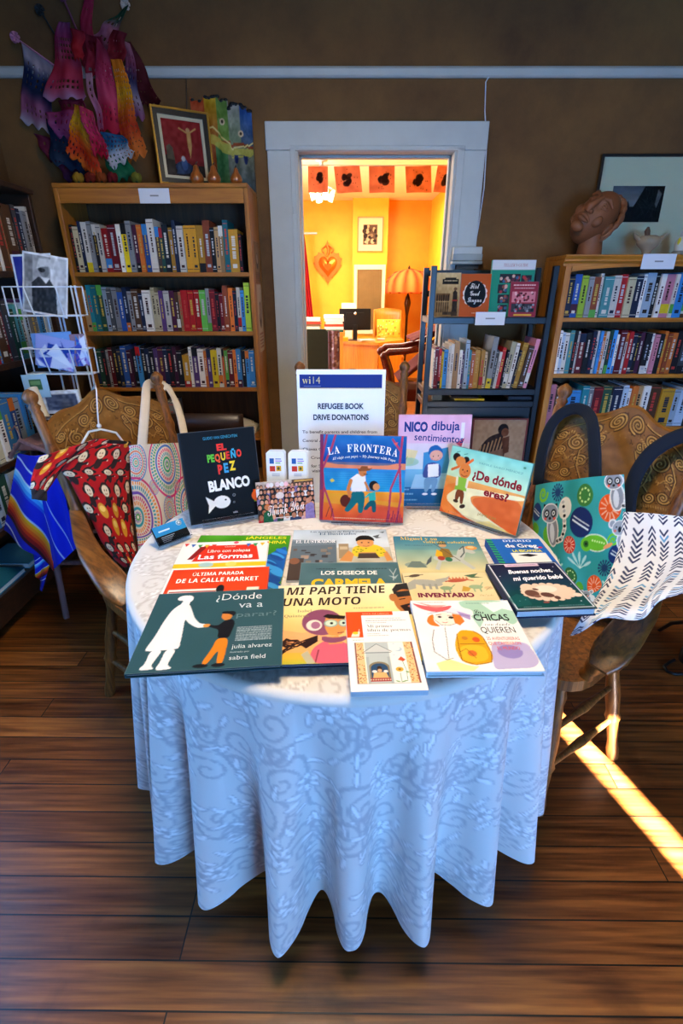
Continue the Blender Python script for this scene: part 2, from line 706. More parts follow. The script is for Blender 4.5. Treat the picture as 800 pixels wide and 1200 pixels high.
def plank_floor(name):
    m, nt, b, N, K = newmat(name)
    tc = N('ShaderNodeTexCoord')
    mp = N('ShaderNodeMapping')
    mp.inputs['Rotation'].default_value = (0, 0, math.radians(.5))
    mp.inputs['Location'].default_value = (.37, .006, 0)
    K(tc.outputs['Object'], mp.inputs['Vector'])
    bk = N('ShaderNodeTexBrick')
    bk.offset = .37
    bk.offset_frequency = 3
    bk.inputs['Scale'].default_value = 1
    bk.inputs['Brick Width'].default_value = 1.9
    bk.inputs['Row Height'].default_value = .0862
    bk.inputs['Mortar Size'].default_value = .0019
    bk.inputs['Mortar Smooth'].default_value = .2
    bk.inputs['Bias'].default_value = 0
    bk.inputs['Color1'].default_value = (0, 0, 0, 1)
    bk.inputs['Color2'].default_value = (1, 1, 1, 1)
    bk.inputs['Mortar'].default_value = (.5, .5, .5, 1)
    K(mp.outputs['Vector'], bk.inputs['Vector'])
    # grain: noise stretched along the board, shifted per board
    sep = N('ShaderNodeSeparateXYZ')
    K(mp.outputs['Vector'], sep.inputs[0])
    shf = N('ShaderNodeMath')
    shf.operation = 'MULTIPLY'
    shf.inputs[1].default_value = 37.0
    K(bk.outputs['Color'], shf.inputs[0])
    cmb = N('ShaderNodeCombineXYZ')
    mx_ = N('ShaderNodeMath')
    mx_.operation = 'MULTIPLY'
    mx_.inputs[1].default_value = .7
    K(sep.outputs['X'], mx_.inputs[0])
    my_ = N('ShaderNodeMath')
    my_.operation = 'MULTIPLY'
    my_.inputs[1].default_value = 15.0
    K(sep.outputs['Y'], my_.inputs[0])
    K(mx_.outputs[0], cmb.inputs['X'])
    K(my_.outputs[0], cmb.inputs['Y'])
    K(shf.outputs[0], cmb.inputs['Z'])
    n = N('ShaderNodeTexNoise')
    n.inputs['Scale'].default_value = 1
    n.inputs['Detail'].default_value = 3
    n.inputs['Distortion'].default_value = .6
    K(cmb.outputs[0], n.inputs['Vector'])
    # cathedral rings
    mr = N('ShaderNodeMath')
    mr.operation = 'MULTIPLY'
    mr.inputs[1].default_value = 30.0
    K(n.outputs['Fac'], mr.inputs[0])
    sn = N('ShaderNodeMath')
    sn.operation = 'SINE'
    K(mr.outputs[0], sn.inputs[0])
    fine = N('ShaderNodeTexNoise')
    fine.inputs['Scale'].default_value = 6
    fine.inputs['Detail'].default_value = 6
    K(cmb.outputs[0], fine.inputs['Vector'])
    ad = N('ShaderNodeMath')
    ad.operation = 'MULTIPLY_ADD'
    ad.inputs[1].default_value = .12
    K(sn.outputs[0], ad.inputs[0])
    K(fine.outputs['Fac'], ad.inputs[2])
    r = N('ShaderNodeValToRGB')
    e = r.color_ramp.elements
    e[0].position, e[0].color = .2, L4('#4c250d')
    e[1].position, e[1].color = .85, L4('#aa6a2e')
    k = e.new(.5)
    k.color = L4('#804a20')
    K(ad.outputs[0], r.inputs['Fac'])
    # per-board tint
    tint = N('ShaderNodeMixRGB')
    tint.blend_type = 'MULTIPLY'
    tint.inputs[0].default_value = 1
    tr = N('ShaderNodeValToRGB')
    tr.color_ramp.elements[0].color = (.55, .5, .45, 1)
    tr.color_ramp.elements[1].color = (1, 1, 1, 1)
    K(bk.outputs['Color'], tr.inputs['Fac'])
    K(r.outputs['Color'], tint.inputs[1])
    K(tr.outputs['Color'], tint.inputs[2])
    # dark worn stains with a shape of their own
    st = N('ShaderNodeTexNoise')
    st.inputs['Scale'].default_value = 3.1
    st.inputs['Detail'].default_value = 5
    st.inputs['Distortion'].default_value = .5
    K(mp.outputs['Vector'], st.inputs['Vector'])
    sr = N('ShaderNodeValToRGB')
    sr.color_ramp.elements[0].position, sr.color_ramp.elements[0].color = .30, (.3, .26, .24, 1)
    sr.color_ramp.elements[1].position, sr.color_ramp.elements[1].color = .42, (1, 1, 1, 1)
    K(st.outputs['Fac'], sr.inputs['Fac'])
    t2 = N('ShaderNodeMixRGB')
    t2.blend_type = 'MULTIPLY'
    t2.inputs[0].default_value = .85
    K(tint.outputs[0], t2.inputs[1])
    K(sr.outputs['Color'], t2.inputs[2])
    gap = N('ShaderNodeMixRGB')
    gap.inputs[2].default_value = L4('#060302')
    K(bk.outputs['Fac'], gap.inputs[0])
    K(t2.outputs[0], gap.inputs[1])
    K(gap.outputs[0], b.inputs['Base Color'])
    rr = N('ShaderNodeMapRange')
    rr.inputs['To Min'].default_value = .22
    rr.inputs['To Max'].default_value = .5
    K(fine.outputs['Fac'], rr.inputs['Value'])
    K(rr.outputs[0], b.inputs['Roughness'])
    inv = N('ShaderNodeMath')
    inv.operation = 'SUBTRACT'
    K(ad.outputs[0], inv.inputs[0])
    K(bk.outputs['Fac'], inv.inputs[1])
    bp = N('ShaderNodeBump')
    bp.inputs['Strength'].default_value = .35
    bp.inputs['Distance'].default_value = .0015
    K(inv.outputs[0], bp.inputs['Height'])
    K(bp.outputs['Normal'], b.inputs['Normal'])
    return m


Mt = dict(
    wall=plaster('brown_plaster', '#533719', '#765227'),
    trim=plain('white_painted_wood', '#b9bdb8', .45, noise=.03),
    ceiling=plain('ceiling_paint', '#8a8070', .8),
    floor=plank_floor('old_pine_planks'),
    yellow=plaster('yellow_paint', '#efac1c', '#f6ba26', .6, 3, .05),
    alcove_shade=plaster('alcove_shaded_yellow', '#ea8f08', '#f09a0c', .6, 3, .05),  # alcove's shade and warm bounce put into a deeper wall yellow
    cream=plain('cream_paint', '#f3e3b0', .7, noise=.02),
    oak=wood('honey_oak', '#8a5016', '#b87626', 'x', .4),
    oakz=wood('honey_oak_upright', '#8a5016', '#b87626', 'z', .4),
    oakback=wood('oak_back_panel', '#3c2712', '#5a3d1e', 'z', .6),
    rust=wood('russet_oak', '#9a5a16', '#c9852c', 'x', .38),
    rustz=wood('russet_oak_upright', '#9a5a16', '#c9852c', 'z', .38),
    rustside=wood('russet_side', '#5c3a18', '#7a5026', 'z', .5),
    dark=wood('dark_walnut', '#1c0f07', '#3a2110', 'x', .45),
    chair=wood('worn_chair_oak', '#3c1e08', '#8e5822', 'z', .45, scale=16, coat=.04),
    chairy=wood('worn_arm_oak', '#3e2009', '#8c561f', 'y', .38, scale=16, coat=.08),
    desk=wood('amber_desk_wood', '#c9701a', '#e08f2c', 'z', .4),
    stool=wood('mauve_lit_wood', '#6a4a4a', '#8d6a66', 'z', .5),  # purple light on the stool's wood is mixed into its colour
    mahog=wood('mahogany', '#3a0d08', '#6a1c10', 'y', .25, coat=.5),
    black=plain('black_lacquer', '#0e1620', .35, noise=.03),
    blackp=plain('black_plastic', '#0b0c0e', .4, noise=.02),
    screen=plain('dark_screen', '#0a0b10', .25, noise=0),
    metal=plain('bright_metal', '#c8ccd0', .3, 1.0, noise=.02),
    wire=plain('white_enamel_wire', '#c9d6e2', .35, noise=.02),
    acrylic=plain('clear_acrylic', '#ffffff', .03, trans=1.0, ior=1.3),
    glass=plain('frosted_lamp_glass', '#fff4d8', .4, emit='#fff0c8', es=3, noise=0),
    print=vcol('printed_cover', .5, .0, tint=.03, spec=.1),
    paper=vcol('paper', .7, tint=.05),
    spine=vcol('book_cloth', .5, .12, tint=.25, bscale=120),
    fabric=vcol('woven_fabric', .9, 0, .03, .25, 900, tint=.12),
    tissue=vcol('tissue_paper', .75, tint=.15, bscale=60, thru=.45),
    carved=vcol('carved_oak', .5, .04, tint=.5, bscale=45),
    clay=plain('terracotta', '#8a5230', .55, noise=.12, bump=.2, bscale=60),
    matte=vcol('painted_object', .45, .1, tint=.08),
    pages=plain('book_pages', '#cfc8b8', .8, noise=.04),
    brick=wood('gourd_skin', '#7a3c14', '#a85c20', 'z', .3, coat=.5),
)
# ================================================================== the room
XL, XR, YB, YF, ZC = -1.74, 2.2, 3.08, -2.0, 2.95
DL, DR, DT = -.222, .578, 2.018          # doorway
b = MB()
b.span((XL - .1, YF - .1, -.05), (XR + .1, 8.9, 0))
struct('floor', b, Mt['floor'])
b = MB()
b.span((XL - .1, YF - .1, ZC), (XR + .1, YB + .13, ZC + .1))
struct('ceiling', b, Mt['ceiling'])
b = MB()
b.span((XL - .1, YB, 0), (DL - .01, YB + .13, ZC))
b.span((DR + .01, YB, 0), (XR + .1, YB + .13, ZC))
b.span((DL - .01, YB, DT + .01), (DR + .01, YB + .13, ZC))
struct('wall_back', b, Mt['wall'])
b = MB()
b.span((XL - .1, YF, 0), (XL, YB, ZC))
struct('wall_left', b, Mt['wall'])
b = MB()
b.span((XR, YF, 0), (XR + .1, YB, ZC))
struct('wall_right', b, Mt['wall'])
b = MB()                                   # wall behind the camera, with an assumed narrow gap that shapes the sun streak
gx0, gx1, gz0, gz1 = 1.720, 1.793, 1.30, 2.06
b.span((XL - .1, YF - .02, 0), (gx0, YF, ZC))
b.span((gx1, YF - .02, 0), (XR + .1, YF, ZC))
b.span((gx0, YF - .02, 0), (gx1, YF, gz0))
b.span((gx0, YF - .02, gz1), (gx1, YF, ZC))
struct('wall_front', b, Mt['wall'])
b = MB()
b.prism([(0, 0), (.012, 0), (.022, .008), (.022, .034), (.012, .045), (0, .045)], 0, XR - XL, M=Matrix(((0, 0, 1, XL), (-1, 0, 0, YB), (0, 1, 0, 2.316), (0, 0, 0, 1))))
struct('trim_1', b, Mt['trim'], bevel=.002)   # picture rail
b = MB()
b.span((XL, YB - .02, 0), (-.38, YB, .19))
b.span((.73, YB - .02, 0), (XR, YB, .19))
struct('baseboard_back', b, Mt['trim'], bevel=.004)
b = MB()                                   # door casing and reveal
b.span((-.38, YB - .022, 0), (DL - .004, YB, DT + .004))
b.span((DR + .004, YB - .022, 0), (.735, YB, DT + .004))
b.span((-.385, YB - .028, DT + .004), (.74, YB, 2.142))
b.span((-.262, YB - .034, 0), (DL - .012, YB - .02, DT + .012))
b.span((DR + .012, YB - .034, 0), (DR + .05, YB - .02, DT + .012))
b.span((-.262, YB - .034, DT + .002), (DR + .05, YB - .02, DT + .022))
b.span((DL - .012, YB - .02, 0), (DL, YB + .15, DT))
b.span((DR, YB - .02, 0), (DR + .012, YB + .15, DT))
b.span((DL - .012, YB - .02, DT - .0), (DR + .012, YB + .15, DT + .012))
b.span((DL, YB + .06, 0), (DL + .012, YB + .10, DT))
b.span((DR - .012, YB + .06, 0), (DR, YB + .10, DT))
b.span((DL, YB + .06, DT - .012), (DR, YB + .10, DT))
for z in (1.62, 1.68, 1.74):
    b.span((-.258, YB - .036, z), (-.246, YB - .03, z + .035), '2a2a2a')
struct('door_1', b, Mt['trim'], bevel=.003)
# ------------------------------------------------------------------ the office behind the doorway
OX0, OX1, OYF, OZ = -1.6, 1.345, 8.6, 2.575
b = MB()
b.span((OX0 - .1, OYF, 0), (.69, OYF + .1, OZ + .1))
b.span((.165, 8.4, 0), (.69, OYF, OZ))
b.span((OX0 - .1, YB + .13, 0), (OX0, OYF, OZ))
b.span((OX1, YB + .13, 0), (OX1 + .1, OYF, OZ))
struct('wall_office', b, Mt['yellow'])
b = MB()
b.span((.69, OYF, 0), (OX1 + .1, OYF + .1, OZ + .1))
struct('wall_alcove', b, Mt['alcove_shade'])
b = MB()
b.span((OX0 - .1, YB + .13, OZ), (OX1 + .1, OYF + .1, OZ + .1))
struct('ceiling_office', b, Mt['cream'])


def cyl(mb, p, q, r, col='fff', n=12, r2=None):
    return mb.tube([p, q], [r, r if r2 is None else r2], n, col)


# ---- bunting: five orange banners on a line
OY = 4.6
root = None
fl = [(-.26, .155, 'leftmost orange paper banner, half hidden by the door jamb'), (-.06, .2, 'orange paper banner with a dark oval print, second from left'),
      (.212, .2, 'orange paper banner at the middle of the office string'), (.494, .2, 'orange paper banner with dark print, fourth on the string'),
      (.745, .19, 'orange paper banner at far right, cut by the jamb')]
for i, (x, w, lab) in enumerate(fl):
    rg = random.Random(i)
    cv = Cv(w, .17, '#f4a878', .004)
    cv.blot(.12, 20, i)
    cx = 50 + rg.uniform(-6, 6)
    for k in range(9):
        cv.el(cx + rg.uniform(-12, 12), 42 + rg.uniform(-14, 16), rg.uniform(6, 12), rg.uniform(8, 16), '#3a1c1c', rg.uniform(0, 90), .8)
    for k in range(14):
        cv.el(rg.uniform(8, 92), rg.uniform(8, 78), 1.6, 1.6, '#6a2a14')
    tilt = rg.uniform(-.05, .05)
    mb = MB()
    sheet(mb, cv, lambda U, V: (x + U * w + tilt * (1 - V) * .5, OY + .012 * np.sin(U * 5 + i) * (1 - V), 2.245 - (1 - V) * .175 + .02 * (U - .5) * tilt * 6))
    o = build('paper_banner', mb, Mt['tissue'], solid=.0012)
    tag(o, lab, 'banner', 'orange paper banners strung across the office')
mb = MB()
mb.tube([(OX0, OY - .006, 2.27), (-.3, OY - .006, 2.25), (.3, OY - .006, 2.247), (.9, OY - .006, 2.25), (OX1, OY - .006, 2.27)], .003, 6)
tag(build('bunting_string', mb, Mt['wire']), 'thin string across the office that carries the orange banners', 'string')
# ---- ceiling light with tulip glasses
t = thing('ceiling_light', 'white office ceiling light with glowing tulip glasses', 'ceiling light', (-.2, 6.0, 2.3))
mb = MB()
mb.lathe([(.06, .275), (.06, .25), (.018, .24), (.018, .06), (.05, .05), (.055, .0), (.03, -.03), (.004, -.035)], 16)
build('stem', mb, Mt['trim'], t)
for k in range(4):
    a = k * PI / 2 + .4
    mb = MB()
    M = RZ(a) @ T(.11, 0, -.03) @ RY(.5)
    mb.lathe([(.012, .045), (.02, .02), (.028, -.02), (.036, -.06), (.033, -.06), (.025, -.02), (.014, .02)], 14, M=M, cap=False)
    build('glass_shade', mb, Mt['glass'], t)
    mb = MB()
    mb.tube([tuple(RZ(a) @ Vector(p)) for p in ((.02, 0, 0), (.07, 0, .03), (.105, 0, .02))], .008, 8)
    build('arm', mb, Mt['trim'], t)
# ---- flaming heart of pressed tin on the far wall
t = thing('tin_heart', 'orange pressed tin heart mirror hanging on the yellow office wall', 'wall ornament', (-.212, 8.58, 1.68))


def heart(s, n=48):
    a = np.linspace(0, 2 * PI, n, endpoint=False)
    x = 16 * np.sin(a) ** 3
    y = 13 * np.cos(a) - 5 * np.cos(2 * a) - 2 * np.cos(3 * a) - np.cos(4 * a)
    return np.stack([x / 17 * s, (y + 2.5) / 17 * s], 1)[::-1]


mb = MB()
V2 = Matrix(((1, 0, 0, 0), (0, 0, -1, 0), (0, 1, 0, 0), (0, 0, 0, 1)))   # xy plane -> xz plane facing -y
rim = []
for i, (x, z) in enumerate(heart(.225, 60)):
    k = 1 + .06 * math.cos(i * PI / 1.5)
    rim.append((x * k, z * k * 1.18 - .02))
mb.prism(rim, 0, .012, 'd88a3a', V2)
build('scalloped_rim', mb, plain('orange_tin', '#d07a2c', .35, .6), t)
mb = MB()
hh = heart(.15)
hh[:, 1] *= 1.18
c = np.array([0, -.02])
lay = [(hh, .012), (hh * .8 + c * .1, .035), (hh * .4 + c * .2, .05)]
P = np.array([[(x, -z, y) for x, y in h] for h, z in lay])
mb.grid(P, 'e89a40', True, closed_u=True)
mb.poly(P[-1], [tuple(range(len(hh)))], 'f0b060')
build('embossed_heart', mb, plain('polished_orange_tin', '#e0862c', .22, .7), t)
mb = MB()
for sx in (-1, 1):
    q = np.linspace(0, 1, 24)
    mb.tube([(sx * (.05 + .05 * math.sin(k * 5)) * (1 - k * .4), -.02, .2 + .14 * k) for k in q], .011, 8)
mb.tube([(0, -.02, .17), (.015, -.02, .25), (-.015, -.02, .31), (0, -.02, .37)], [.02, .022, .014, .003], 8)
build('flame_crest', mb, plain('flame_tin', '#d07a2c', .35, .6), t)
# ---- framed photograph
t = thing('framed_photograph', 'framed black and white group photograph on the yellow chimney breast', 'picture', (.427, 8.4, 2.11))
mb = MB()
for d in ((-.19, .46 / 2, .012, .46), ):
    pass
w, h, f = .385, .46, .016
mb.span((-w / 2, -.025, -h / 2), (-w / 2 + f, 0, h / 2))
mb.span((w / 2 - f, -.025, -h / 2), (w / 2, 0, h / 2))
mb.span((-w / 2 + f, -.025, -h / 2), (w / 2 - f, 0, -h / 2 + f))
mb.span((-w / 2 + f, -.025, h / 2 - f), (w / 2 - f, 0, h / 2))
build('frame', mb, Mt['desk'], t)
cv = Cv(w - 2 * f, h - 2 * f, '#f3cf9a', .006)
cv.re(20, 24, 80, 98, '#5a4430')
rg = random.Random(4)
for k in range(26):
    cv.el(rg.uniform(24, 76), rg.uniform(30, 92), rg.uniform(4, 9), rg.uniform(5, 11), rg.choice(['#8a7050', '#2a1c14', '#c0a478', '#3a2a1c']))
mb = MB()
sheet(mb, cv, lambda U, V: ((U - .5) * (w - 2 * f), -.008 + U * 0, (V - .5) * (h - 2 * f)))
build('mounted_print', mb, Mt['paper'], t)
# ---- wall heater
t = thing('wall_heater', 'tall gas wall heater with a cream frame and brown grille', 'heater', (.43, 8.4, .72))
mb = MB()
for p, q in (((-.24, -.05, 0), (-.19, 0, .99)), ((.19, -.05, 0), (.24, 0, .99)), ((-.19, -.05, .92), (.19, 0, .99)), ((-.19, -.05, 0), (.19, 0, .06))):
    mb.span(p, q)
build('casing', mb, Mt['cream'], t, bevel=.006)
mb = MB()
mb.span((-.19, -.018, .06), (.19, 0, .92))
for i in range(15):
    x = -.185 + i * .37 / 14
    mb.span((x - .004, -.03, .06), (x + .004, -.018, .92))
for i in range(26):
    z = .07 + i * .85 / 26
    mb.span((-.19, -.034, z), (.19, -.03, z + .007))
build('grille', mb, plain('brown_grille', '#9a7a44', .5, .1), t)
# ---- red curtain
cv_n = np.linspace(0, 1, 41)
P = []
for z, s in ((2.1, .55), (1.8, .7), (1.4, .85), (1.0, 1.0), (.6, 1.05)):
    P.append([(-.62 + k * .14 * s + (2.1 - z) * .035, 8.3 + .025 * math.sin(k * 24), z) for k in cv_n])
mb = MB()
mb.grid(np.array(P))
tag(build('red_curtain', mb, plain('red_cloth', '#c0121c', .8), solid=.003), 'red curtain hanging at the left side of the office', 'curtain')
mb = MB()
cyl(mb, (-1.5, 8.3, 2.118), (-.36, 8.3, 2.118), .014)
tag(build('curtain_rod', mb, Mt['trim']), 'white curtain rod above the red office curtain', 'curtain rod')
# ---- desk
t = thing('office_desk', 'honey coloured wooden desk with a corner front in the office', 'desk', (.2, 7.1, 0))
mb = MB()
mb.prism([(-.22, -.1), (.29, -.3), (.66, .1), (.66, .45), (-.3, .45)], .70, .735)
build('desktop', mb, Mt['desk'], t, bevel=.004)
mb = MB()
mb.prism([(-.2, -.07), (.285, -.265), (.285, -.23), (-.18, -.04)], 0, .70)
build('front_panel', mb, Mt['desk'], t, bevel=.003)
mb = MB()
mb.prism([(.295, -.26), (.64, .1), (.62, .12), (.285, -.22)], 0, .70)
build('side_panel', mb, Mt['desk'], t, bevel=.003)
mb = MB()
for k in (-.1, .05, .2):
    mb.span((.36, -.165 + .0, .12), (.37, -.16, .13))
mb.span((-.24, .40, 0), (-.2, .44, .7))
mb.span((.6, .40, 0), (.64, .44, .7))
build('rear_leg', mb, Mt['desk'], t)
# ---- monitor
t = thing('computer_monitor', 'black flat computer monitor seen from behind on the office desk', 'monitor', (.18, 7.12, .737), math.radians(4))
mb = MB()
mb.prism([(-.21, 0), (.21, 0), (.21, .27), (-.21, .27)], 0, .02, M=T(0, 0, .13) @ V2)
mb.prism([(-.15, .04), (.15, .04), (.12, .22), (-.12, .22)], .02, .045, M=T(0, 0, .13) @ V2)
build('screen_housing', mb, Mt['blackp'], t, bevel=.006)
mb = MB()
mb.lathe([(.018, 0), (.018, .004), (.0, .005)], 20, M=T(0, -.046, .34) @ RX(PI / 2))
build('badge', mb, Mt['metal'], t)
mb = MB()
mb.span((-.03, -.05, .01), (.03, -.03, .2))
mb.lathe([(.1, 0), (.1, .01), (.03, .016)], 20)
build('stand', mb, Mt['blackp'], t, bevel=.003)
# ---- papers beside the monitor
for i, (x, y, w, d, r, lab) in enumerate([(.33, 6.98, .2, .14, .3, 'loose white papers lying on the desk right of the monitor'), (.54, 7.12, .10, .08, -.2, 'small white paper at the right end of the office desk')]):
    mb = MB()
    for k in range(4):
        mb.box((x, y, .738 + k * .006 + .003), (w, d, .004), M=T(x, y, 0) @ RZ(r + k * .07) @ T(-x, -y, 0))
    tag(build('paper_stack', mb, Mt['pages']), lab, 'papers')
mb = MB()
mb.prism([(0, 0), (.2, 0), (.2, .24), (0, .24)], 0, .003, M=T(.0, 7.45, .96) @ RX(-.15) @ V2)
mb.span((.05, 7.44, .7365), (.15, 7.47, .97))
tag(build('paper_sheet', mb, Mt['pages']), 'white sheet of paper standing up behind the monitor', 'paper')
# ---- yellow box left of the monitor
mb = MB()
mb.prism([(0, 0), (.09, 0), (.09, .05), (0, .05)], 0, .1, M=T(-.0, 7.05, .736) @ V2)
tag(build('card_box', mb, plain('yellow_card', '#eca012', .6), bevel=.003), 'small yellow box on the desk left of the monitor', 'box')
# ---- side table with stacked books at the left
t = thing('side_table', 'low wooden side table under the book stacks in the office', 'table', (-.2, 6.5, 0))
mb = MB()
mb.span((-.32, -.2, .86), (.24, .2, .9))
build('table_top', mb, Mt['desk'], t)
for sx in (-.28, .2):
    for sy in (-.16, .16):
        mb = MB()
        mb.span((sx - .02, sy - .02, 0), (sx + .02, sy + .02, .86))
        build('leg', mb, Mt['desk'], t)
rg = random.Random(3)
for s, (cx, n, cols) in enumerate([(-.367, 5, ['#c03a34', '#e8dcc0', '#7a5a3a', '#c8402c', '#efe6d2']), (-.093, 6, ['#2a5a48', '#f4eede', '#c84a30', '#f2ecdf', '#f4eee2', '#f6f1e6'])]):
    z = .901
    for k in range(n):
        h = rg.uniform(.026, .04)
        w = rg.uniform(.2, .24)
        mb = MB()
        M = T(cx, 6.42, z) @ RZ(rg.uniform(-.08, .08))
        mb.box((0, 0, .002), (w, .2, .004), cols[k], M)
        mb.box((0, 0, h - .002), (w, .2, .004), cols[k], M)
        mb.box((0, -.098, h / 2), (w, .004, h), cols[k], M)
        mb.box((0, .003, h / 2), (w - .008, .186, h - .008), 'eee6d4', M)
        z += h + .0005
        tag(build('stacked_book', mb, Mt['spine']), '%s book from the bottom of the %s office pile' % (['first', 'second', 'third', 'fourth', 'fifth', 'sixth'][k], ['left red and brown', 'right mostly white'][s]), 'book', 'books piled on the office side table')
# ---- armchair (dark green back) in the left foreground of the office
t = thing('green_chair', 'dark green upholstered chair back with black frame just inside office', 'chair', (-.26, 5.3, 0))
mb = MB()
mb.prism([(-.2, .55), (.13, .55), (.13, .98), (.1, 1.01), (-.17, 1.01), (-.2, .98)], 0, .07, M=V2)
build('backrest', mb, plain('dark_green_cloth', '#2c3320', .8), t, bevel=.012)
mb = MB()
mb.span((-.22, -.02, .40), (.15, .42, .5))
build('seat', mb, plain('dark_green_seat', '#2c3320', .8), t, bevel=.02)
for sx in (-.19, .12):
    for sy in (.0, .38):
        mb = MB()
        mb.span((sx - .018, sy - .018, 0), (sx + .018, sy + .018, .56 if sy == 0 else .4))
        build('leg', mb, Mt['blackp'], t)
# narrow lilac scarf-like cloth beside it
cv = Cv(.1, .6, '#8a6a74', .006)
rg = random.Random(8)
for k in range(60):
    cv.el(rg.uniform(0, 100), rg.uniform(0, 600), rg.uniform(4, 14), rg.uniform(6, 22), rg.choice(['#c8b8c8', '#5a3424', '#a88a98', '#7a4a34', '#d8ccd8']))
mb = MB()
sheet(mb, cv, lambda U, V: (-.13 + U * .11, 5.2 + .02 * np.sin(U * 9), .42 + V * .58))
tag(build('patterned_scarf', mb, Mt['fabric'], solid=.006), 'lilac and brown patterned cloth hanging beside the green chair', 'scarf')
# ---- wooden chair behind the desk with a yellow cushion
t = thing('wooden_office_chair', 'honey wooden chair with a broad curved back behind the office desk', 'chair', (.70, 7.82, 0))
mb = MB()
P = [[(-.21 + .42 * k, .2 + .06 * (1 - (2 * k - 1) ** 2) + (z - .5) * .12, z + (.02 * (1 - (2 * k - 1) ** 2) if z > 1 else 0)) for k in np.linspace(0, 1, 13)] for z in (.72, .85, 1.0, 1.09)]
mb.grid(np.array(P))
build('backrest', mb, Mt['desk'], t, solid=.02)
mb = MB()
mb.span((-.22, -.25, .43), (.22, .2, .47))
build('seat', mb, Mt['desk'], t, bevel=.01)
for sx in (-.2, .2):
    mb = MB()
    mb.span((sx - .018, -.23, 0), (sx + .018, -.19, .43))
    build('leg', mb, Mt['desk'], t)
    mb = MB()
    mb.tube([(sx, .17, 0), (sx, .2, .5), (sx, .26, 1.08)], .019, 8)
    build('back_post', mb, Mt['desk'], t)
cv = Cv(.36, .3, '#eeb83a', .008)
rg = random.Random(12)
for k in range(26):
    cv.el(rg.uniform(5, 95), rg.uniform(5, 80), 4, 4, '#b87a1c')
    cv.el(rg.uniform(5, 95), rg.uniform(5, 80), 2, 2, '#f8e49a')
mb = MB()
sheet(mb, cv, lambda U, V: (.53 + U * .36, 7.82 - .09 * np.sqrt(np.clip(np.sin(U * PI) * np.sin(V * PI), 0, 1)) + V * .08 + .05, .66 + V * .3))
sheet(mb, cv, lambda U, V: (.53 + U * .36, 7.82 + .07 * np.sqrt(np.clip(np.sin(U * PI) * np.sin(V * PI), 0, 1)) + V * .08 + .05, .66 + V * .3))
mb.span((.57, 7.76, .472), (.85, 7.96, .67), 'e0a830')
tag(build('patterned_cushion', mb, Mt['fabric']), 'yellow patterned cushion leaning on the wooden office chair', 'cushion')
# ---- floor lamp with fringed shade
t = thing('floor_lamp', 'floor lamp with scalloped orange fabric shade in the alcove', 'lamp', (1.0, 8.15, 0))
mb = MB()
n = 72
prof = [(.03, .34), (.125, .325), (.23, .28), (.305, .2), (.33, .11), (.33, .04)]
P = []
for r, z in prof:
    P.append([(r * (1 + .035 * abs(math.sin(i * PI * 12 / n * 1.0)) * (1 if r > .1 else 0)) * math.cos(i * 2 * PI / n), r * (1 + .035 * abs(math.sin(i * PI * 12 / n)) * (1 if r > .1 else 0)) * math.sin(i * 2 * PI / n), 1.30 + z) for i in range(n)])
P.append([(p[0] * .99, p[1] * .99, 1.335 - .025 * abs(math.sin(i * PI * 12 / n))) for i, p in enumerate(P[-1])])
vc = np.empty((len(P), n, 3))
for i in range(n):
    vc[:, i] = lin('#d8480e') * (1 - .5 - .5 * math.cos(i * 2 * PI * 12 / n)) + lin('#f08238') * (.5 + .5 * math.cos(i * 2 * PI * 12 / n))
mb.grid(np.array(P)[::-1], closed_u=True, vcol=vc)
build('lamp_shade', mb, Mt['fabric'], t, solid=.004)
mb = MB()
for i in range(12):
    a = (i + .5) * 2 * PI / 12
    mb.tube([(.338 * math.cos(a), .338 * math.sin(a), 1.46), (.305 * math.cos(a), .305 * math.sin(a), 1.52), (.21 * math.cos(a), .21 * math.sin(a), 1.6), (.04, .0, 1.645)], .006, 6)
build('shade_ribs', mb, plain('brown_braid', '#7a3a14', .7), t)
mb = MB()
mb.lathe([(.17, 0), (.17, .02), (.06, .045), (.025, .08), (.02, .4), (.03, .45), (.02, .5), (.018, 1.0), (.035, 1.1), (.05, 1.18), (.03, 1.26), (.012, 1.3), (.012, 1.64), (.02, 1.66), (.004, 1.69)], 16)
build('pole', mb, plain('dark_bronze', '#4a2a14', .35, .7), t)
# ---- carved settee arm at right with a red throw
t = thing('carved_armchair', 'dark red carved wooden armchair at right inside the office', 'armchair', (.72, 4.9, 0))
for y in (0, .45):
    mb = MB()
    mb.tube([(-.34, y, .78), (-.27, y - .0, .83), (-.1, y, .84), (.1, y, .88), (.25, y, .98)], [.02, .035, .03, .03, .03], 10)
    ar = build('arm', mb, Mt['mahog'], t)
    mb = MB()
    mb.ball((-.31, y, .79), (.045, .03, .045))
    build('arm_scroll', mb, Mt['mahog'], ar)
    mb = MB()
    mb.tube([(-.3, y, .78), (-.26, y, .66), (-.22, y, .5), (-.24, y, .2), (-.28, y, 0)], [.035, .04, .03, .03, .025], 10)
    build('front_leg', mb, Mt['mahog'], t)
mb = MB()
mb.span((-.26, 0, .36), (.3, .45, .48))
build('seat', mb, plain('wine_velvet', '#4a0a0e', .9), t, bevel=.02)
mb = MB()
P = [[(x, y, z) for y in np.linspace(-.01, .46, 8)] for x, z in ((-.16, .55), (.02, .7), (.2, .86), (.36, 1.02))]
mb.grid(np.array(P))
mb.span((.26, 0, 0), (.34, .45, .95))
build('backrest', mb, plain('red_velvet', '#520a0e', .9), t, solid=.03)
mb = MB()
P = [[(-.06 + .4 * k, -.06 + .5 * j, .93 + .17 * k + .010 * math.sin(j * 14 + k * 5)) for k in np.linspace(0, 1, 14)] for j in np.linspace(0, 1, 14)]
mb.grid(np.array(P))
o = build('throw', mb, plain('wine_throw', '#5a0e0a', .9), solid=.01)
o.location = (.72, 4.9, 0)
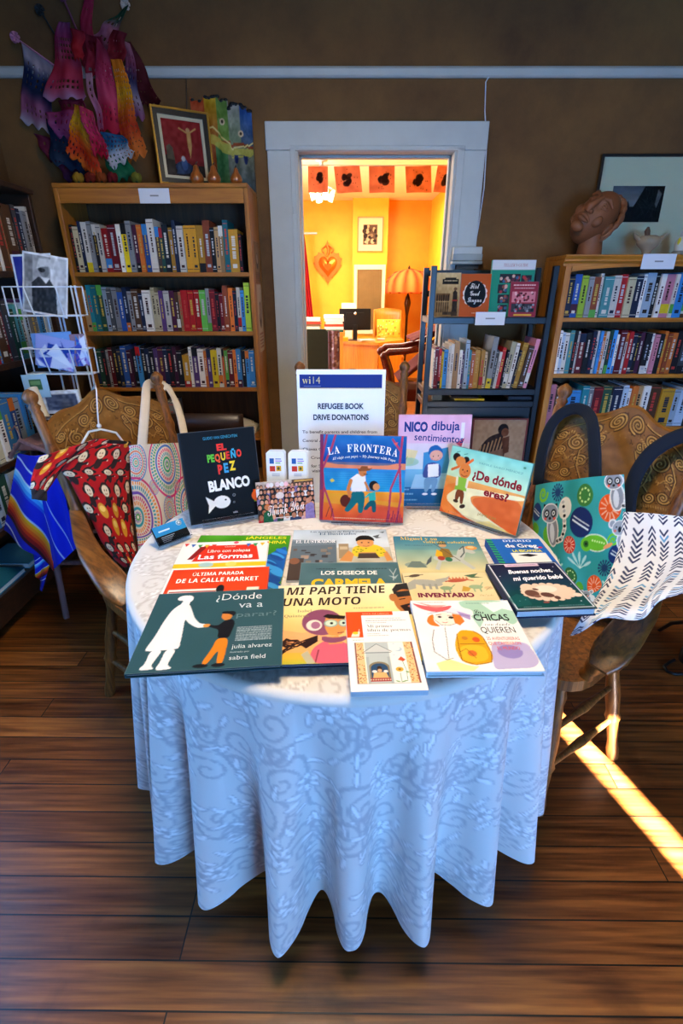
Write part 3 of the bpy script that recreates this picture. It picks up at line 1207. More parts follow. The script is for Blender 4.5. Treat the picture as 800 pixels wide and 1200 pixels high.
tag(o, 'dark red throw draped over the arm of the carved armchair', 'throw')
# ================================================================== bookcases and their books
PAL = dict(k='#15151b', n='#18233f', b='#24509e', B='#3a88cc', t='#1c7482', T='#57a6ac', g='#58a546', G='#1d4636', y='#dcc11e', Y='#c28d26', o='#d2702a', r='#ab1a20', R='#6a1420',
           m='#471a38', p='#573a74', P='#cf8498', w='#dcd8d0', c='#d0c49e', e='#85888c', E='#44474c', s='#a3b6c8', d='#553822', D='#aa855a', l='#a599c0', L='#a0c23a', u='#863f24')
CNAME = dict(k='black', n='navy', b='blue', B='bright blue', t='teal', T='pale teal', g='green', G='dark green', y='yellow', Y='gold', o='orange', r='red', R='dark red', m='plum', p='purple',
             P='pink', w='white', c='cream', e='grey', E='charcoal', s='silver-blue', d='brown', D='tan', l='lavender', L='lime', u='rust')
ORD = ['first', 'second', 'third', 'fourth', 'fifth', 'sixth', 'seventh', 'eighth', 'ninth', 'tenth', 'eleventh', 'twelfth', 'thirteenth', 'fourteenth', 'fifteenth', 'sixteenth', 'seventeenth',
       'eighteenth', 'nineteenth', 'twentieth'] + ['twenty-' + a for a in ('first', 'second', 'third', 'fourth', 'fifth', 'sixth', 'seventh', 'eighth', 'ninth')] + ['thirtieth'] + \
      ['thirty-' + a for a in ('first', 'second', 'third', 'fourth', 'fifth', 'sixth', 'seventh', 'eighth', 'ninth')] + ['fortieth'] + ['forty-' + a for a in ('first', 'second', 'third', 'fourth', 'fifth', 'sixth')]


def shelf_book(col, w, h, d, M, label, group, rg):
    """a book on edge, spine towards local -y, standing on z = 0"""
    c = np.clip(np.array(hx(PAL[col])) * rg.uniform(.85, 1.15), 0, 1)
    light = sum(c) > 1.5
    ink = rg.choice(['#2a2018', '#3a1414', '#16233a']) if light else rg.choice(['#d8d4c8', '#c8a84a', '#b8c0c8', '#d8d4c8', '#c04038'])
    o = MB()
    bt = min(.0022, w * .15)
    o.span((0, 0, 0), (bt, d, h), c)
    o.span((w - bt, 0, 0), (w, d, h), c)
    o.span((bt, 0, 0), (w - bt, .002, h), c)
    e = .0004
    k = rg.random()
    z0, z1 = h * rg.uniform(.3, .42), h * rg.uniform(.72, .86)
    if k < .25:                                  # panel of another colour at foot or head
        c2 = PAL[rg.choice('kwrnyoBgm')]
        q = rg.choice([(0, .2), (.78, 1), (.1, .32)])
        o.span((0, -e, h * q[0]), (w, 0, h * q[1]), c2)
    if k > .45:
        for zz in (h * .06, h * .93):
            o.span((w * .05, -e, zz), (w * .95, 0, zz + .0025), ink)
    # title set along the spine: a strip of print too fine to read
    z = z1
    lw = w * rg.uniform(.22, .4)
    while z > z0:
        s = rg.uniform(.004, .012)
        o.span((w / 2 - lw / 2, -e * 1.6, max(z - s, z0)), (w / 2 + lw / 2, 0, z), ink)
        z -= s + rg.choice([.0015, .0015, .006])
    if rg.random() < .6:
        o.span((w * .25, -e * 1.6, h * .1), (w * .75, 0, h * .1 + w * .4), ink)
    ob = build('shelf_book', o, Mt['spine'])
    ob.matrix_world = M
    tag(ob, label, 'book', group)
    p = MB()
    p.span((bt, .0025, .003), (w - bt, d - .004, h - .004), rg.choice(['d8d0bc', 'cfc6ae', 'e2dccc']))
    build('pages', p, Mt['spine'], ob)
    return ob


def row(codes, width, base, hr, d, place, where, group, seed, lean=.0, extra=None):
    rg = random.Random(seed)
    it = []
    for a in codes.split():
        a, _, tl = a.partition('~')
        it.append((a[0], float(a[1:].split('/')[0]), float(a.split('/')[1]) if '/' in a else None, math.radians(float(tl or 0))))
    tot = sum(i[1] for i in it)
    x = 0.0
    for i, (c, w, hh, tl) in enumerate(it):
        w = w / tot * width
        h = hh if hh else rg.uniform(*hr)
        M = place(x, rg.uniform(0, .018))
        if tl:                                       # a book that leans to the right turns about its lower right edge
            M = M @ T(w, 0, 0) @ RY(tl) @ T(-w, 0, 0)
        wide = 'thick' if w > .034 else ('thin' if w < .017 else 'mid-sized')
        shelf_book(c, w - .0012, h, d * rg.uniform(.92, 1.0), M, '%s %s book, %s from left on %s' % (wide, CNAME[c], ORD[i], where), group, rg)
        x += w


def case(name, label, x0, x1, y0, y1, zt, shelves, mh, mz, mb_, head=.083, top_over=0.0, arch=False, base=.08, side=.022):
    t = thing(name, label, 'bookcase', ((x0 + x1) / 2, (y0 + y1) / 2, 0))
    cx, cy = (x0 + x1) / 2, (y0 + y1) / 2

    def part(n, p, q, m, **k):
        b = MB()
        b.span(np.array(p) - (cx, cy, 0), np.array(q) - (cx, cy, 0))
        return build(n, b, m, t, **k)
    part('side_panel', (x0, y0, 0), (x0 + side, y1, zt - .02), mz, bevel=.003)
    part('side_panel', (x1 - side, y0, 0), (x1, y1, zt - .02), mz, bevel=.003)
    part('top_board', (x0 - top_over, y0 - top_over - .004, zt - .02), (x1 + top_over, y1, zt), mh, bevel=.004)
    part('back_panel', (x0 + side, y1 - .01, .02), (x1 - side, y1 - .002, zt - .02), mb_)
    if arch:
        b = MB()
        n = 24
        pts = [(x0 + side + .001, zt - .022), ] + [(x1 - side - .001, zt - .022)]
        lo = [(x0 + side + .001 + (x1 - x0 - 2 * side - .002) * k / n, zt - head - .018 + .026 * math.sin(PI * k / n) ** .7) for k in range(n + 1)]
        outl = [(p[0] - cx, p[1]) for p in (lo + [(x1 - side - .001, zt - .021), (x0 + side + .001, zt - .021)])]
        b.prism(outl, -(y0 - cy) - .018, -(y0 - cy), M=V2)
        build('header', b, mh, t)
        b = MB()
        b.prism([(-.001, .0), (.0, .012), (.012, .022), (.012, .03), (.022, .044), (.022, .05), (-.001, .05)][::-1], 0, x1 - x0 + .03, M=Matrix(((0, 0, 1, x0 - .015 - cx), (-1, 0, 0, y0 - cy), (0, 1, 0, zt - .052), (0, 0, 0, 1))))
        build('crown_moulding', b, mh, t)
    else:
        part('header', (x0 + side, y0 + .002, zt - head), (x1 - side, y0 + .02, zt - .02), mh, bevel=.002)
    for z in shelves:
        part('shelf', (x0 + side, y0 + .004, z - .02), (x1 - side, y1 - .01, z), mh, bevel=.002)
    part('plinth', (x0 + side, y0 + .01, 0), (x1 - side, y0 + .028, base), mh)
    return t


# ---- oak bookcase left of the doorway
LX0, LX1, LY0, LY1 = -1.372, -.446, 2.775, 3.066
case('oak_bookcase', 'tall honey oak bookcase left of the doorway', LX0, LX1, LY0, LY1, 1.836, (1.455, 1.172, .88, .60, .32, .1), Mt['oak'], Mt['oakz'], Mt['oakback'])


def at_case(x0, y0, z):
    return lambda x, dy: T(x0 + x, y0 + .012 + dy, z + .0005)


A1 = "k12 c22 n10 w22 e16 k14 w18 r26 R30 w16 y22 e20 m16 o18 b20 w26/.235 d16 G14 k22 Y16 n14 w24/.205 Y24/.208 Y24/.208 Y24/.208 u26/.23 k16 D16/.2 D16/.205 t20/.23 Y34/.19 k12/.17"
A2 = "D22/.2 t16/.225 t18/.225 G22/.225 s18/.215 E16 e20 b22 n16 e18 d26 n16 w30/.2 c16 c16 p16 w22 m20 d14 D12 r26/.2 r22/.2 r20/.2 g24/.2 e16 R22 k12 R16 u20/.222 o18/.21 n14 w14 B14 L22/.235"
A3 = "n16 G18 k14 e12 R18 k20 n16 b24 m16 k20 B20 k18 n18 k16 p18 m22 n18 k20 m16 k22 Y28/.17 w12 p24 w26 o12 p18 y26 w18 o10 g14 R22 o14 B20 k16 B16 B22"
row(A1, .845, 0, (.195, .23), .17, at_case(LX0 + .03, LY0, 1.455), 'the top shelf of the left oak bookcase', 'books on the top shelf of the left oak bookcase', 11)
row(A2, .868, 0, (.185, .215), .17, at_case(LX0 + .028, LY0, 1.172), 'the second shelf of the left oak bookcase', 'books on the second shelf of the left oak bookcase', 12)
row(A3, .87, 0, (.19, .22), .17, at_case(LX0 + .028, LY0, .88), 'the third shelf of the left oak bookcase', 'books on the third shelf of the left oak bookcase', 13)
row("d16 k20 n18 R22 k20 G18 D22 k16 E22 d14 t16 w14 e20 e22", .40, 0, (.17, .2), .16, at_case(LX0 + .03, LY0, .60), 'the fourth shelf of the left oak bookcase', 'books on the fourth shelf of the left oak bookcase', 14)
for i, (x, w, z, r) in enumerate([(-.82, .17, .602, .25), (-.60, .2, .602, -.1), (-.61, .17, .628, .2)]):
    mb = MB()
    for k in range(6):
        mb.box((0, 0, .002 + k * .004), (w - .01 * k, .2, .0032), ['d8cdb0', 'c8b890', 'e0d8c4'][k % 3], RZ(.06 * k))
    o = build('paper_pile', mb, Mt['paper'])
    o.matrix_world = T(x, 2.93, z) @ RZ(r)
    tag(o, ['pile of cream papers beside books on the fourth oak shelf', 'lower pile of yellowed papers at right end of fourth oak shelf', 'upper loose pile of papers at right end of fourth oak shelf'][i], 'papers', 'paper piles on the fourth shelf')
# shelf label cards
def card(name, w, h, M, label, cat, lines, bg='#d9dde4', mat='paper', t=.0015):
    mb = MB()
    mb.span((0, 0, -t), (w, h, 0), bg)
    mb.span((lines[0] * w, h * .46, 0), (lines[1] * w, h * .56, .0003), '8a8c90')      # a line of print too small to read
    o = build(name, mb, Mt[mat])
    o.matrix_world = M
    return tag(o, label, cat)


card('shelf_label', .145, .062, T(-.965, LY0 - .003, 1.752) @ RX(PI / 2), 'small white label card at the head of the left oak bookcase', 'label', (.36, .64))
# leaflets on the right side of the oak bookcase
for z0, z1, cols, lab in ((1.405, 1.60, ('#8a6a48', '#5a4030'), 'small brown leaflet taped to the side of the oak bookcase'), (1.06, 1.40, ('#b8a48a', '#7a2a20'), 'long tan leaflet taped to the side of the oak bookcase')):
    h = z1 - z0
    cv = Cv(.16, h, cols[0], .004)
    cv.el(50, cv.H * .45, 22, cv.H * .2, '#4a3a30')
    cv.el(50, cv.H * .4, 12, cv.H * .12, '#a89078')
    for k in range(5):
        cv.marks(12, 88, cv.H * (.72 + .05 * k), 4, cols[1], k)
    mb = MB()
    sheet(mb, cv, lambda U, V: (LX1 + .0015 + 0 * U, 2.84 + U * .16, z0 + V * h))
    tag(build('leaflet', mb, Mt['paper'], solid=.0006), lab, 'leaflet')

# ---- russet bookcase right of the doorway
RX0, RX1, RY0, RY1 = 1.128, 2.12, 2.775, 3.066
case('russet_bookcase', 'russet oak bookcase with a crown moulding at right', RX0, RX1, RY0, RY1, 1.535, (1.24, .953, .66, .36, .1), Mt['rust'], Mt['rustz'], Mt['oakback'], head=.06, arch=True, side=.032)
B1 = "n26 b26 L24/.2 e20 u26 w12 T36 w30 r24 c30 n28 w14 s34 k16 w20 P36 w14 B32/.214 d24 D22 k20 o22 w20 n16 L40 n20 e24 w20"
B2 = "w14 s16 w20 T18 k16 w10 R28 k22 n18 w16 B12 o14 w14 G16 B20 w10 R26 w12 r18 n22 k16 m18 k26 w16 P18 k20 o16 u20 o22 k30 E26 k22 n20 k24 B34/.23 w10 n20 e20 w22"
B3 = "P30 d20 w14 m16 B60/.2 t30 e20 R40 G36 c12 n40 s24 w14 o26 D24 w30 d50 Y56 s30 s40 k30 w30 e40"
W3 = RX1 - RX0 - .074
row(B1, W3, 0, (.192, .214), .18, at_case(RX0 + .036, RY0, 1.24), 'the top shelf of the right bookcase', 'books on the top shelf of the right bookcase', 21)
row(B2, W3, 0, (.2, .225), .18, at_case(RX0 + .035, RY0, .953), 'the second shelf of the right bookcase', 'books on the second shelf of the right bookcase', 22)
row(B3, W3, 0, (.205, .235), .19, at_case(RX0 + .035, RY0, .66), 'the third shelf of the right bookcase', 'books on the third shelf of the right bookcase', 23)
card('shelf_label', .165, .068, T(1.488, RY0 - .03, 1.468) @ RX(PI / 2), 'small white label card on the crown of the right bookcase', 'label', (.38, .64))

# ---- black shelving between doorway and right bookcase
KX0, KX1, KY0, KY1 = .442, 1.07, 2.70, 2.97
t = thing('black_shelf_unit', 'black painted shelf unit standing right of the doorway', 'shelf unit', ((KX0 + KX1) / 2, (KY0 + KY1) / 2, 0))
cx, cy = (KX0 + KX1) / 2, (KY0 + KY1) / 2


def kpart(n, p, q, **k):
    b = MB()
    b.span(np.array(p) - (cx, cy, 0), np.array(q) - (cx, cy, 0))
    return build(n, b, Mt['black'], t, **k)


for x in (KX0, KX1 - .028):
    for y in (KY0, KY1 - .028):
        kpart('post', (x, y, 0), (x + .028, y + .028, 1.482), bevel=.003)
for z in (1.246, .885, .82, .42, .1):
    kpart('shelf', (KX0 + .004, KY0 + .003, z - .032), (KX1 - .004, KY1 - .003, z), bevel=.003)
for z in (1.34, 1.44):
    kpart('back_rail', (KX0 + .028, KY1 - .022, z), (KX1 - .028, KY1 - .008, z + .03), bevel=.002)
kpart('lower_front', (KX0 + .03, KY0 + .02, .45), (KX1 - .03, KY0 + .03, .785), bevel=.002)
kpart('lower_side', (KX1 - .02, KY0 + .028, .42), (KX1 - .008, KY1 - .028, .8), bevel=.002)
rg = random.Random(31)
x = 0
row("w10/.2 R24/.215 r18/.205 y14/.19 B26/.2 w14/.22 w20/.23 D34/.24 w20/.2 p14/.19 s26/.25 t16/.2 o24/.19 Y34/.2 Y26/.2 c20/.19 e34/.265~4 E16/.2~4 w18/.19~5 r24/.21~5 k14/.2~6 c30/.24~7 w24/.235~7 n14/.2~8 Y34/.235~8 d34/.22~9 P26/.255~9", .515, 0, (.19, .25), .19, lambda x, dy: T(KX0 + .045 + x, KY0 + .012 + dy, .8855) @ RY(.0), 'the middle of the black shelf unit', 'books on the black shelf unit', 33)
# flat things on the narrow gap below
for i, (x, y, w, d, h, c, lab) in enumerate([(.62, 2.78, .16, .12, .012, '#d8c020', 'flat yellow edged book on the low black shelf'), (.60, 2.78, .15, .11, .01, '#3a2a24', 'flat dark book on top of the yellow edged one'), (.50, 2.76, .05, .05, .03, '#c8b090', 'small cream trinket box on the low black shelf'), (.92, 2.8, .16, .12, .02, '#4a4650', 'grey flat book at right on the low black shelf')]):
    mb = MB()
    z = .8205 if i != 1 else .833
    mb.span((x, y - d / 2, z), (x + w, y + d / 2, z + .002), c)
    mb.span((x, y - d / 2, z + h - .002), (x + w, y + d / 2, z + h), c)
    mb.span((x, y - d / 2, z), (x + w, y - d / 2 + .003, z + h), c)
    mb.span((x + .003, y - d / 2 + .003, z + .002), (x + w - .002, y + d / 2 - .002, z + h - .002), 'd8d0c0')
    tag(build('flat_book' if i != 2 else 'trinket_box', mb, Mt['spine']), lab, 'book' if i != 2 else 'box')
card('shelf_label', .15, .062, T(.678, KY0 - .012, 1.21) @ RX(PI / 2), 'small white label card on the edge of the black shelf', 'label', (.34, .66))

# ---- dark bookcase along the left wall
WX, WY0, WY1 = -1.42, 1.42, 2.66
t = thing('wall_bookcase', 'dark walnut bookcase along the left wall', 'bookcase', (-1.57, (WY0 + WY1) / 2, 0))
cy = (WY0 + WY1) / 2


def wpart(n, p, q, **k):
    b = MB()
    b.span(np.array(p) - (-1.57, cy, 0), np.array(q) - (-1.57, cy, 0))
    return build(n, b, Mt['dark'], t, **k)


wpart('side_panel', (-1.72, WY1 - .022, 0), (WX, WY1, 1.77), bevel=.003)
wpart('side_panel', (-1.72, WY0, 0), (WX, WY0 + .022, 1.77), bevel=.003)
wpart('top_board', (-1.722, WY0 - .01, 1.77), (WX + .01, WY1 + .01, 1.792), bevel=.004)
wpart('back_panel', (-1.73, WY0 + .02, .05), (-1.715, WY1 - .02, 1.77))
for z in (1.448, 1.088, .70, .452, .20):
    wpart('shelf', (-1.715, WY0 + .022, z - .024), (WX - .004, WY1 - .022, z), bevel=.002)
wpart('plinth', (WX - .03, WY0 + .022, .08), (WX - .006, WY1 - .022, .176))


def at_wall(y0, z):
    return lambda x, dy: T(WX - .012 - dy, y0 + x, z + .0005) @ RZ(PI / 2)


row("G20 d24 D30 w8 d36 D12 d40 k20 E20 n18 e20 w12", .38, 0, (.24, .275), .2, at_wall(2.24, 1.448), 'the top shelf of the wall bookcase', 'books on the top shelf of the wall bookcase', 41)
row("n20 r16 B18 d40 R20 E24 G24 T30 w20 s24 p16 e30 s20 B26 w18 s30", .5, 0, (.2, .25), .2, at_wall(2.12, 1.088), 'the second shelf of the wall bookcase', 'books on the second shelf of the wall bookcase', 42)
row("s30 G34 c20 w20 B34 b20 s30 B22 k20", .42, 0, (.22, .26), .2, at_wall(1.88, .70), 'the third shelf of the wall bookcase', 'books on the third shelf of the wall bookcase', 43)
row("T34 B24 s24 G30 s30 B30", .34, 0, (.19, .21), .2, at_wall(1.78, .452), 'the fourth shelf of the wall bookcase', 'books on the fourth shelf of the wall bookcase', 44)
for i, (y, c) in enumerate(((1.75, '#2a7a9a'), (1.98, '#58a8c0'))):
    mb = MB()
    mb.span((-1.66, y, .2005), (WX - .02, y + .2, .2035), c)
    mb.span((-1.66, y, .2225), (WX - .02, y + .2, .2255), c)
    mb.span((-1.66, y, .2005), (-1.657, y + .2, .2255), c)
    mb.span((-1.655, y + .002, .2035), (WX - .024, y + .198, .2225), 'd8d8d0')
    tag(build('flat_book', mb, Mt['spine']), ['teal flat book at the near end of lowest wall shelf', 'pale blue flat book beside the teal one on lowest shelf'][i], 'book')
# ================================================================== chairs
def turned(mb, p, q, prof, n=12, col='fff'):
    """a turned post from p to q; prof = [(position 0..1, radius)]"""
    p, q = np.asarray(p, float), np.asarray(q, float)
    return mb.tube([p + (q - p) * t for t, _ in prof], [r for _, r in prof], n, col)


def post_y(z):
    return -.16 - .18 * (z - .44) / .64


def post_x(z):
    return .20 + .0275 * (z - .44) / .64


LEG = [(0, .019), (.05, .022), (.1, .017), (.14, .021), (.2, .016), (.45, .022), (.6, .019), (.64, .024), (.68, .018), (.85, .015), (.93, .019), (1, .017)]
POST = [(0, .018), (.06, .022), (.12, .017), (.2, .022), (.24, .017), (.3, .021), (.5, .017), (.62, .02), (.66, .016), (.7, .021), (.74, .016), (.88, .018), (.9, .014), (.915, .02), (.93, .013), (.945, .021), (.965, .024), (.985, .017), (1, .004)]


def chair(name, label, M, arms=True):
    t = thing(name, label, 'chair', M=M)
    b = MB()
    n = 32
    out = []
    for i in range(n):
        a = 2 * PI * i / n
        x, y = math.cos(a), math.sin(a)
        x, y = np.sign(x) * abs(x) ** .55, np.sign(y) * abs(y) ** .55
        out.append((x * (.272 + .018 * y), .015 + y * .205))
    b.prism(out, .43, .463)
    build('seat', b, Mt['chair'], t, bevel=.01, seg=3)
    for s in (-1, 1):
        b = MB()
        turned(b, (s * .2, -.16, .455), (s * .2275, -.34, 1.095), POST, 14)
        build('back_post', b, Mt['chair'], t)
        b = MB()
        turned(b, (s * .20, -.13, .44), (s * .282, -.16, 0), LEG)
        build('leg', b, Mt['chair'], t)
        b = MB()
        turned(b, (s * .215, .14, .44), (s * .265, .2, 0), LEG)
        build('leg', b, Mt['chair'], t)
        for z, r in ((.15, .0095), (.27, .0095)):
            k = 1 - z / .44
            b = MB()
            turned(b, (s * (.20 + .082 * k), -.13 - .03 * k, z), (s * (.215 + .05 * k), .14 + .06 * k, z), [(0, r * .8), (.3, r), (.5, r * 1.5), (.7, r), (1, r * .8)])
            build('stretcher', b, Mt['chair'], t)
    for z in (.19, .31):
        k = 1 - z / .44
        b = MB()
        y = .14 + .06 * k
        x = .215 + .05 * k
        turned(b, (-x, y, z), (x, y, z), [(0, .008), (.3, .01), (.5, .015), (.7, .01), (1, .008)])
        build('stretcher', b, Mt['chair'], t)
    # pressed crest panel with scrolls in relief
    cv = Cv(.41, .25, '#865a24', .0016)
    H = cv.H
    cl, c2, dk = '#b98c48', '#a07238', '#4a2b10'
    rg = random.Random(5)
    cv.blot(.10, 7, 3)
    for k in range(420):
        x, y = rg.uniform(1, 99), rg.uniform(3, H - 1)
        if 33 < x < 67 and y > 24:
            continue
        cv.el(x, y, rg.uniform(.7, 1.3), .4, rg.choice([c2, dk, dk]), rg.uniform(0, 180), .75)
    for sx in (-1, 1):
        X = lambda x: 50 + sx * x
        for x, y, r, n_, d_, ph in ((7, 9, 6, 2.6, 1, PI / 2), (20, 12, 5, 2.2, -1, PI / 2), (31, 24, 6.5, 2.3, 1, -PI / 2), (24, 38, 5, 2, -1, 0), (42, 46, 4.5, 2, 1, 0), (43, 17, 4, 2, 1, 0), (33, 50, 4, 2, -1, PI), (41, 31, 4, 2, -1, 1), (14, 20, 3.2, 1.8, -1, 2)):
            ph = ph if sx > 0 else PI - ph
            cv.spiral(X(x), y, r + .55, n_, 1.9, dk, d_ * sx, ph, .8)
            cv.spiral(X(x), y, r, n_, .95, cl, d_ * sx, ph)
        for pl in ([(13, 4), (24, 5), (34, 9), (46, 13)], [(15, 17), (19, 24), (18, 33), (22, 40), (30, 46)], [(38, 21), (45, 30), (46, 42)], [(22, 22), (27, 30), (26, 42), (20, 52)], [(12, 24), (16, 30), (15, 38)]):
            cv.li([(X(x) + .5, y + .5) for x, y in pl], 1.5, dk, .8)
            cv.li([(X(x), y) for x, y in pl], .8, cl)
        for k in range(11):
            cv.el(X(28 + 1.8 * k), 17 + 2.4 * math.sin(k), 1.4, .5, cl, sx * (40 + 10 * k), .9)
            cv.el(X(13 + 1.2 * k), 14.5 + .6 * k, 1.2, .45, cl, -sx * 40, .8)
            cv.el(X(27 + k * 1.6), 36 + 2 * math.cos(k * 1.3), 1.3, .5, cl, sx * 20 * k, .8)
            cv.el(X(30 + k * 1.7), 57 - k * .4, 1.2, .45, cl, sx * 60, .7)
            cv.el(X(17 + k * .7), 26 + k * 2.2, 1.2, .4, c2, sx * 30, .8)
    lum = cv.out().mean(-1)
    lum = (lum - lum.min()) / (np.ptp(lum) + 1e-6)

    def top(s):
        return .985 + .062 * (.5 + .5 * math.cos(PI * s)) ** .8 + .010 * math.cos(2.6 * PI * s)
    tops = np.array([top(-1 + 2 * i / cv.nx) for i in range(cv.nx + 1)])

    def fn(U, V, off=.0, rel=1.0):
        z = .79 + (tops[None, :] - .79) * V
        w = post_x(z) - .012
        y = post_y(z) - .02 * (1 - (2 * U - 1) ** 2) + .010 * off + .0028 * lum * rel
        return (2 * U - 1) * w, y, z
    b = MB()
    sheet(b, cv, lambda U, V: fn(U, V, 1, 1))
    Pb = np.stack(np.broadcast_arrays(*fn(*np.meshgrid(np.linspace(0, 1, cv.nx + 1), np.linspace(0, 1, cv.ny + 1)), -1, 0)), -1)
    b.grid(Pb[:, ::-1], '#865a24')
    f = np.stack(np.broadcast_arrays(*fn(*np.meshgrid(np.linspace(0, 1, cv.nx + 1), np.array([1.0, 1.0])), 1, 0)), -1) if False else None
    U1 = np.linspace(0, 1, cv.nx + 1)
    z1 = tops
    w1 = post_x(z1) - .012
    yb = post_y(z1) - .02 * (1 - (2 * U1 - 1) ** 2)
    b.grid(np.stack([np.stack([(2 * U1 - 1) * w1, yb + .012, z1], -1), np.stack([(2 * U1 - 1) * w1, yb + .001, z1 + .006], -1), np.stack([(2 * U1 - 1) * w1, yb - .010, z1], -1)]), '#8a5c26')
    build('crest_panel', b, Mt['carved'], t)
    b = MB()
    b.tube([(-.2, post_y(.76), .76), (0, post_y(.76) - .02, .76), (.2, post_y(.76), .76)], .016, 10, flat=.7)
    build('lower_rail', b, Mt['chair'], t)
    for k in range(6):
        x = -.15 + .06 * k
        b = MB()
        yo = -.02 * (1 - (x / .2) ** 2)
        turned(b, (x * .9, -.16 + yo * .3, .455), (x, post_y(.76) + yo, .755), [(0, .007), (.2, .01), (.5, .007), (.6, .012), (.7, .007), (1, .008)], 8)
        build('spindle', b, Mt['chair'], t)
    if arms:
        for s in (-1, 1):
            b = MB()
            q = np.linspace(0, 1, 22)
            P, R, Fl = [], [], []
            cp = [(.212, -.245, .70), (.245, -.16, .70), (.29, -.05, .694), (.325, .06, .68), (.335, .15, .652), (.335, .235, .60)]
            cp = np.array(cp)
            xs = np.linspace(0, 1, len(cp))
            for k in q:
                p = [np.interp(k, xs, cp[:, i]) for i in range(3)]
                P.append((s * p[0], p[1], p[2]))
                R.append(float(np.interp(k, [0, .08, .5, .8, .93, 1], [.018, .021, .030, .041, .041, .022])))
                Fl.append(float(np.interp(k, [0, .3, 1], [.8, .40, .32])))
            b.tube(P, R, 20, flat=Fl, sq=.6)
            build('arm', b, Mt['chairy'], t)
            b = MB()
            turned(b, (s * .258, .11, .455), (s * .33, .16, .648), [(0, .017), (.08, .021), (.14, .015), (.3, .023), (.45, .016), (.5, .022), (.56, .016), (.75, .02), (.85, .014), (1, .016)])
            build('arm_support', b, Mt['chair'], t)
            for y in (-.02, -.1):
                b = MB()
                turned(b, (s * .25, y, .455), (s * (.305 if y > -.05 else .27), y - .01, .688), [(0, .009), (.3, .013), (.4, .009), (.5, .014), (.6, .009), (1, .009)], 10)
                build('arm_spindle', b, Mt['chair'], t)
    return t


def chair_M(m, f, back=.34):
    m, f = np.array(m, float), np.array(f, float)
    f /= np.linalg.norm(f)
    o = m + f * back
    return axes((o[0], o[1], 0), (f[1], -f[0], 0), (f[0], f[1], 0), (0, 0, 1))


CML = chair_M((-.84, 1.738), (.80, -.595))
CMR = chair_M((.868, 1.468), (-.831, -.556))
CMM = chair_M((.047, 2.21), (.04, -1))
chair('carved_armchair', 'carved oak armchair at left, hung with the red garment and dotted tote', CML)
chair('carved_armchair', 'carved oak armchair at right, under the lemur tote and white blanket', CMR)
chair('carved_side_chair', 'carved oak chair behind the table, mostly hidden by the donation sign', CMM, arms=False)

# ================================================================== table and cloth
TC, TR_, TZ = np.array([.01, 1.17]), .548, .757
t = thing('round_table', 'round pedestal table wholly under the white damask cloth', 'table', (TC[0], TC[1], 0))
b = MB()
b.lathe([(.02, TZ - .022), (.53, TZ - .022), (.538, TZ - .018), (.538, TZ - .008), (.53, TZ - .003), (.02, TZ - .003)], 64)
build('table_top', b, Mt['dark'], t)
b = MB()
b.lathe([(.09, .1), (.07, .16), (.045, .25), (.06, .4), (.05, .6), (.1, TZ - .023)], 20)
for k in range(4):
    a = k * PI / 2 + .8
    b.tube([(0, 0, .2), (.12 * math.cos(a), .12 * math.sin(a), .12), (.26 * math.cos(a), .26 * math.sin(a), .03)], [.03, .028, .022], 8)
build('pedestal', b, Mt['dark'], t)


def motif(cv, x, y, k, rot, fl, c1, c2):
    def p(a, d):
        a, d = a * fl, d
        r = math.radians(rot)
        return (x + k * (a * math.cos(r) - d * math.sin(r)), y + k * (a * math.sin(r) + d * math.cos(r)))
    th = np.linspace(0, 1, 20)
    w = .10 * k
    cv.li([p(-1.6 + 3.2 * q, .9 * math.sin(q * 2 * PI)) for q in th], w * 1.3, c1, .9)
    for cx, cy, r0, d, ph in ((-.85, -.15, .62, 1, 0), (.85, .15, .62, 1, PI), (1.5, -.55, .4, -1, 1), (-1.5, .55, .4, -1, 4)):
        q = np.linspace(0, 1, 26)
        cv.li([p(cx + r0 * (1 - .85 * u) * math.cos(ph + d * u * 8.5), cy + r0 * (1 - .85 * u) * math.sin(ph + d * u * 8.5)) for u in q], w, c1, .9)
    for j, (lx, ly, la) in enumerate(((-.3, .95, 50), (.3, -.95, 230), (-1.15, .95, 110), (1.15, -.95, 290), (.2, .55, 20), (-.2, -.55, 200), (1.75, .35, 60), (-1.75, -.35, 240))):
        q = p(lx, ly)
        an = la * fl + rot
        cv.el(q[0], q[1], .34 * k, .12 * k, c1, an, .9)
        cv.el(q[0], q[1], .27 * k, .07 * k, c2, an, .9)
    fx, fy = p(0, 0)
    for j in range(6):
        a = j * PI / 3 + math.radians(rot)
        cv.el(fx + .25 * k * math.cos(a), fy + .25 * k * math.sin(a), .2 * k, .13 * k, c1, math.degrees(a), .85)
        cv.el(fx + .25 * k * math.cos(a), fy + .25 * k * math.sin(a), .14 * k, .08 * k, c2, math.degrees(a), .9)
    cv.el(fx, fy, .09 * k, .09 * k, c1)


DB, D1, D2 = '#dcd6cc', '#c2b7aa', '#efebe4'
top_cv = Cv(1.1, 1.1, DB, .0032)
rg = random.Random(2)
for i in range(8):
    for j in range(8):
        motif(top_cv, 4 + 14 * i + (7 if j % 2 else 0) + rg.uniform(-1, 1), 4 + 13.5 * j + rg.uniform(-1, 1), 5.2, rg.choice([20, 65, 110, 160]) + rg.uniform(-10, 10), rg.choice([-1, 1]), D1, D2)
CIRC, DROP = 5.6, .635
dr_cv = Cv(CIRC, DROP, '#d9d8d6', .0036)
kk = 100 / CIRC
for i in range(29):
    for j in range(5):
        motif(dr_cv, (i * .145 + (.1 if j % 2 else 0)) * kk + rg.uniform(-.3, .3), (.03 + .165 * j) * kk + rg.uniform(-.3, .3), .066 * kk, rg.choice([30, 75, 120, 150]) + rg.uniform(-12, 12), rg.choice([-1, 1]), '#b3b5bb', '#f4f4f4')
topC, drC = top_cv.out(), dr_cv.out()
NP = 1080
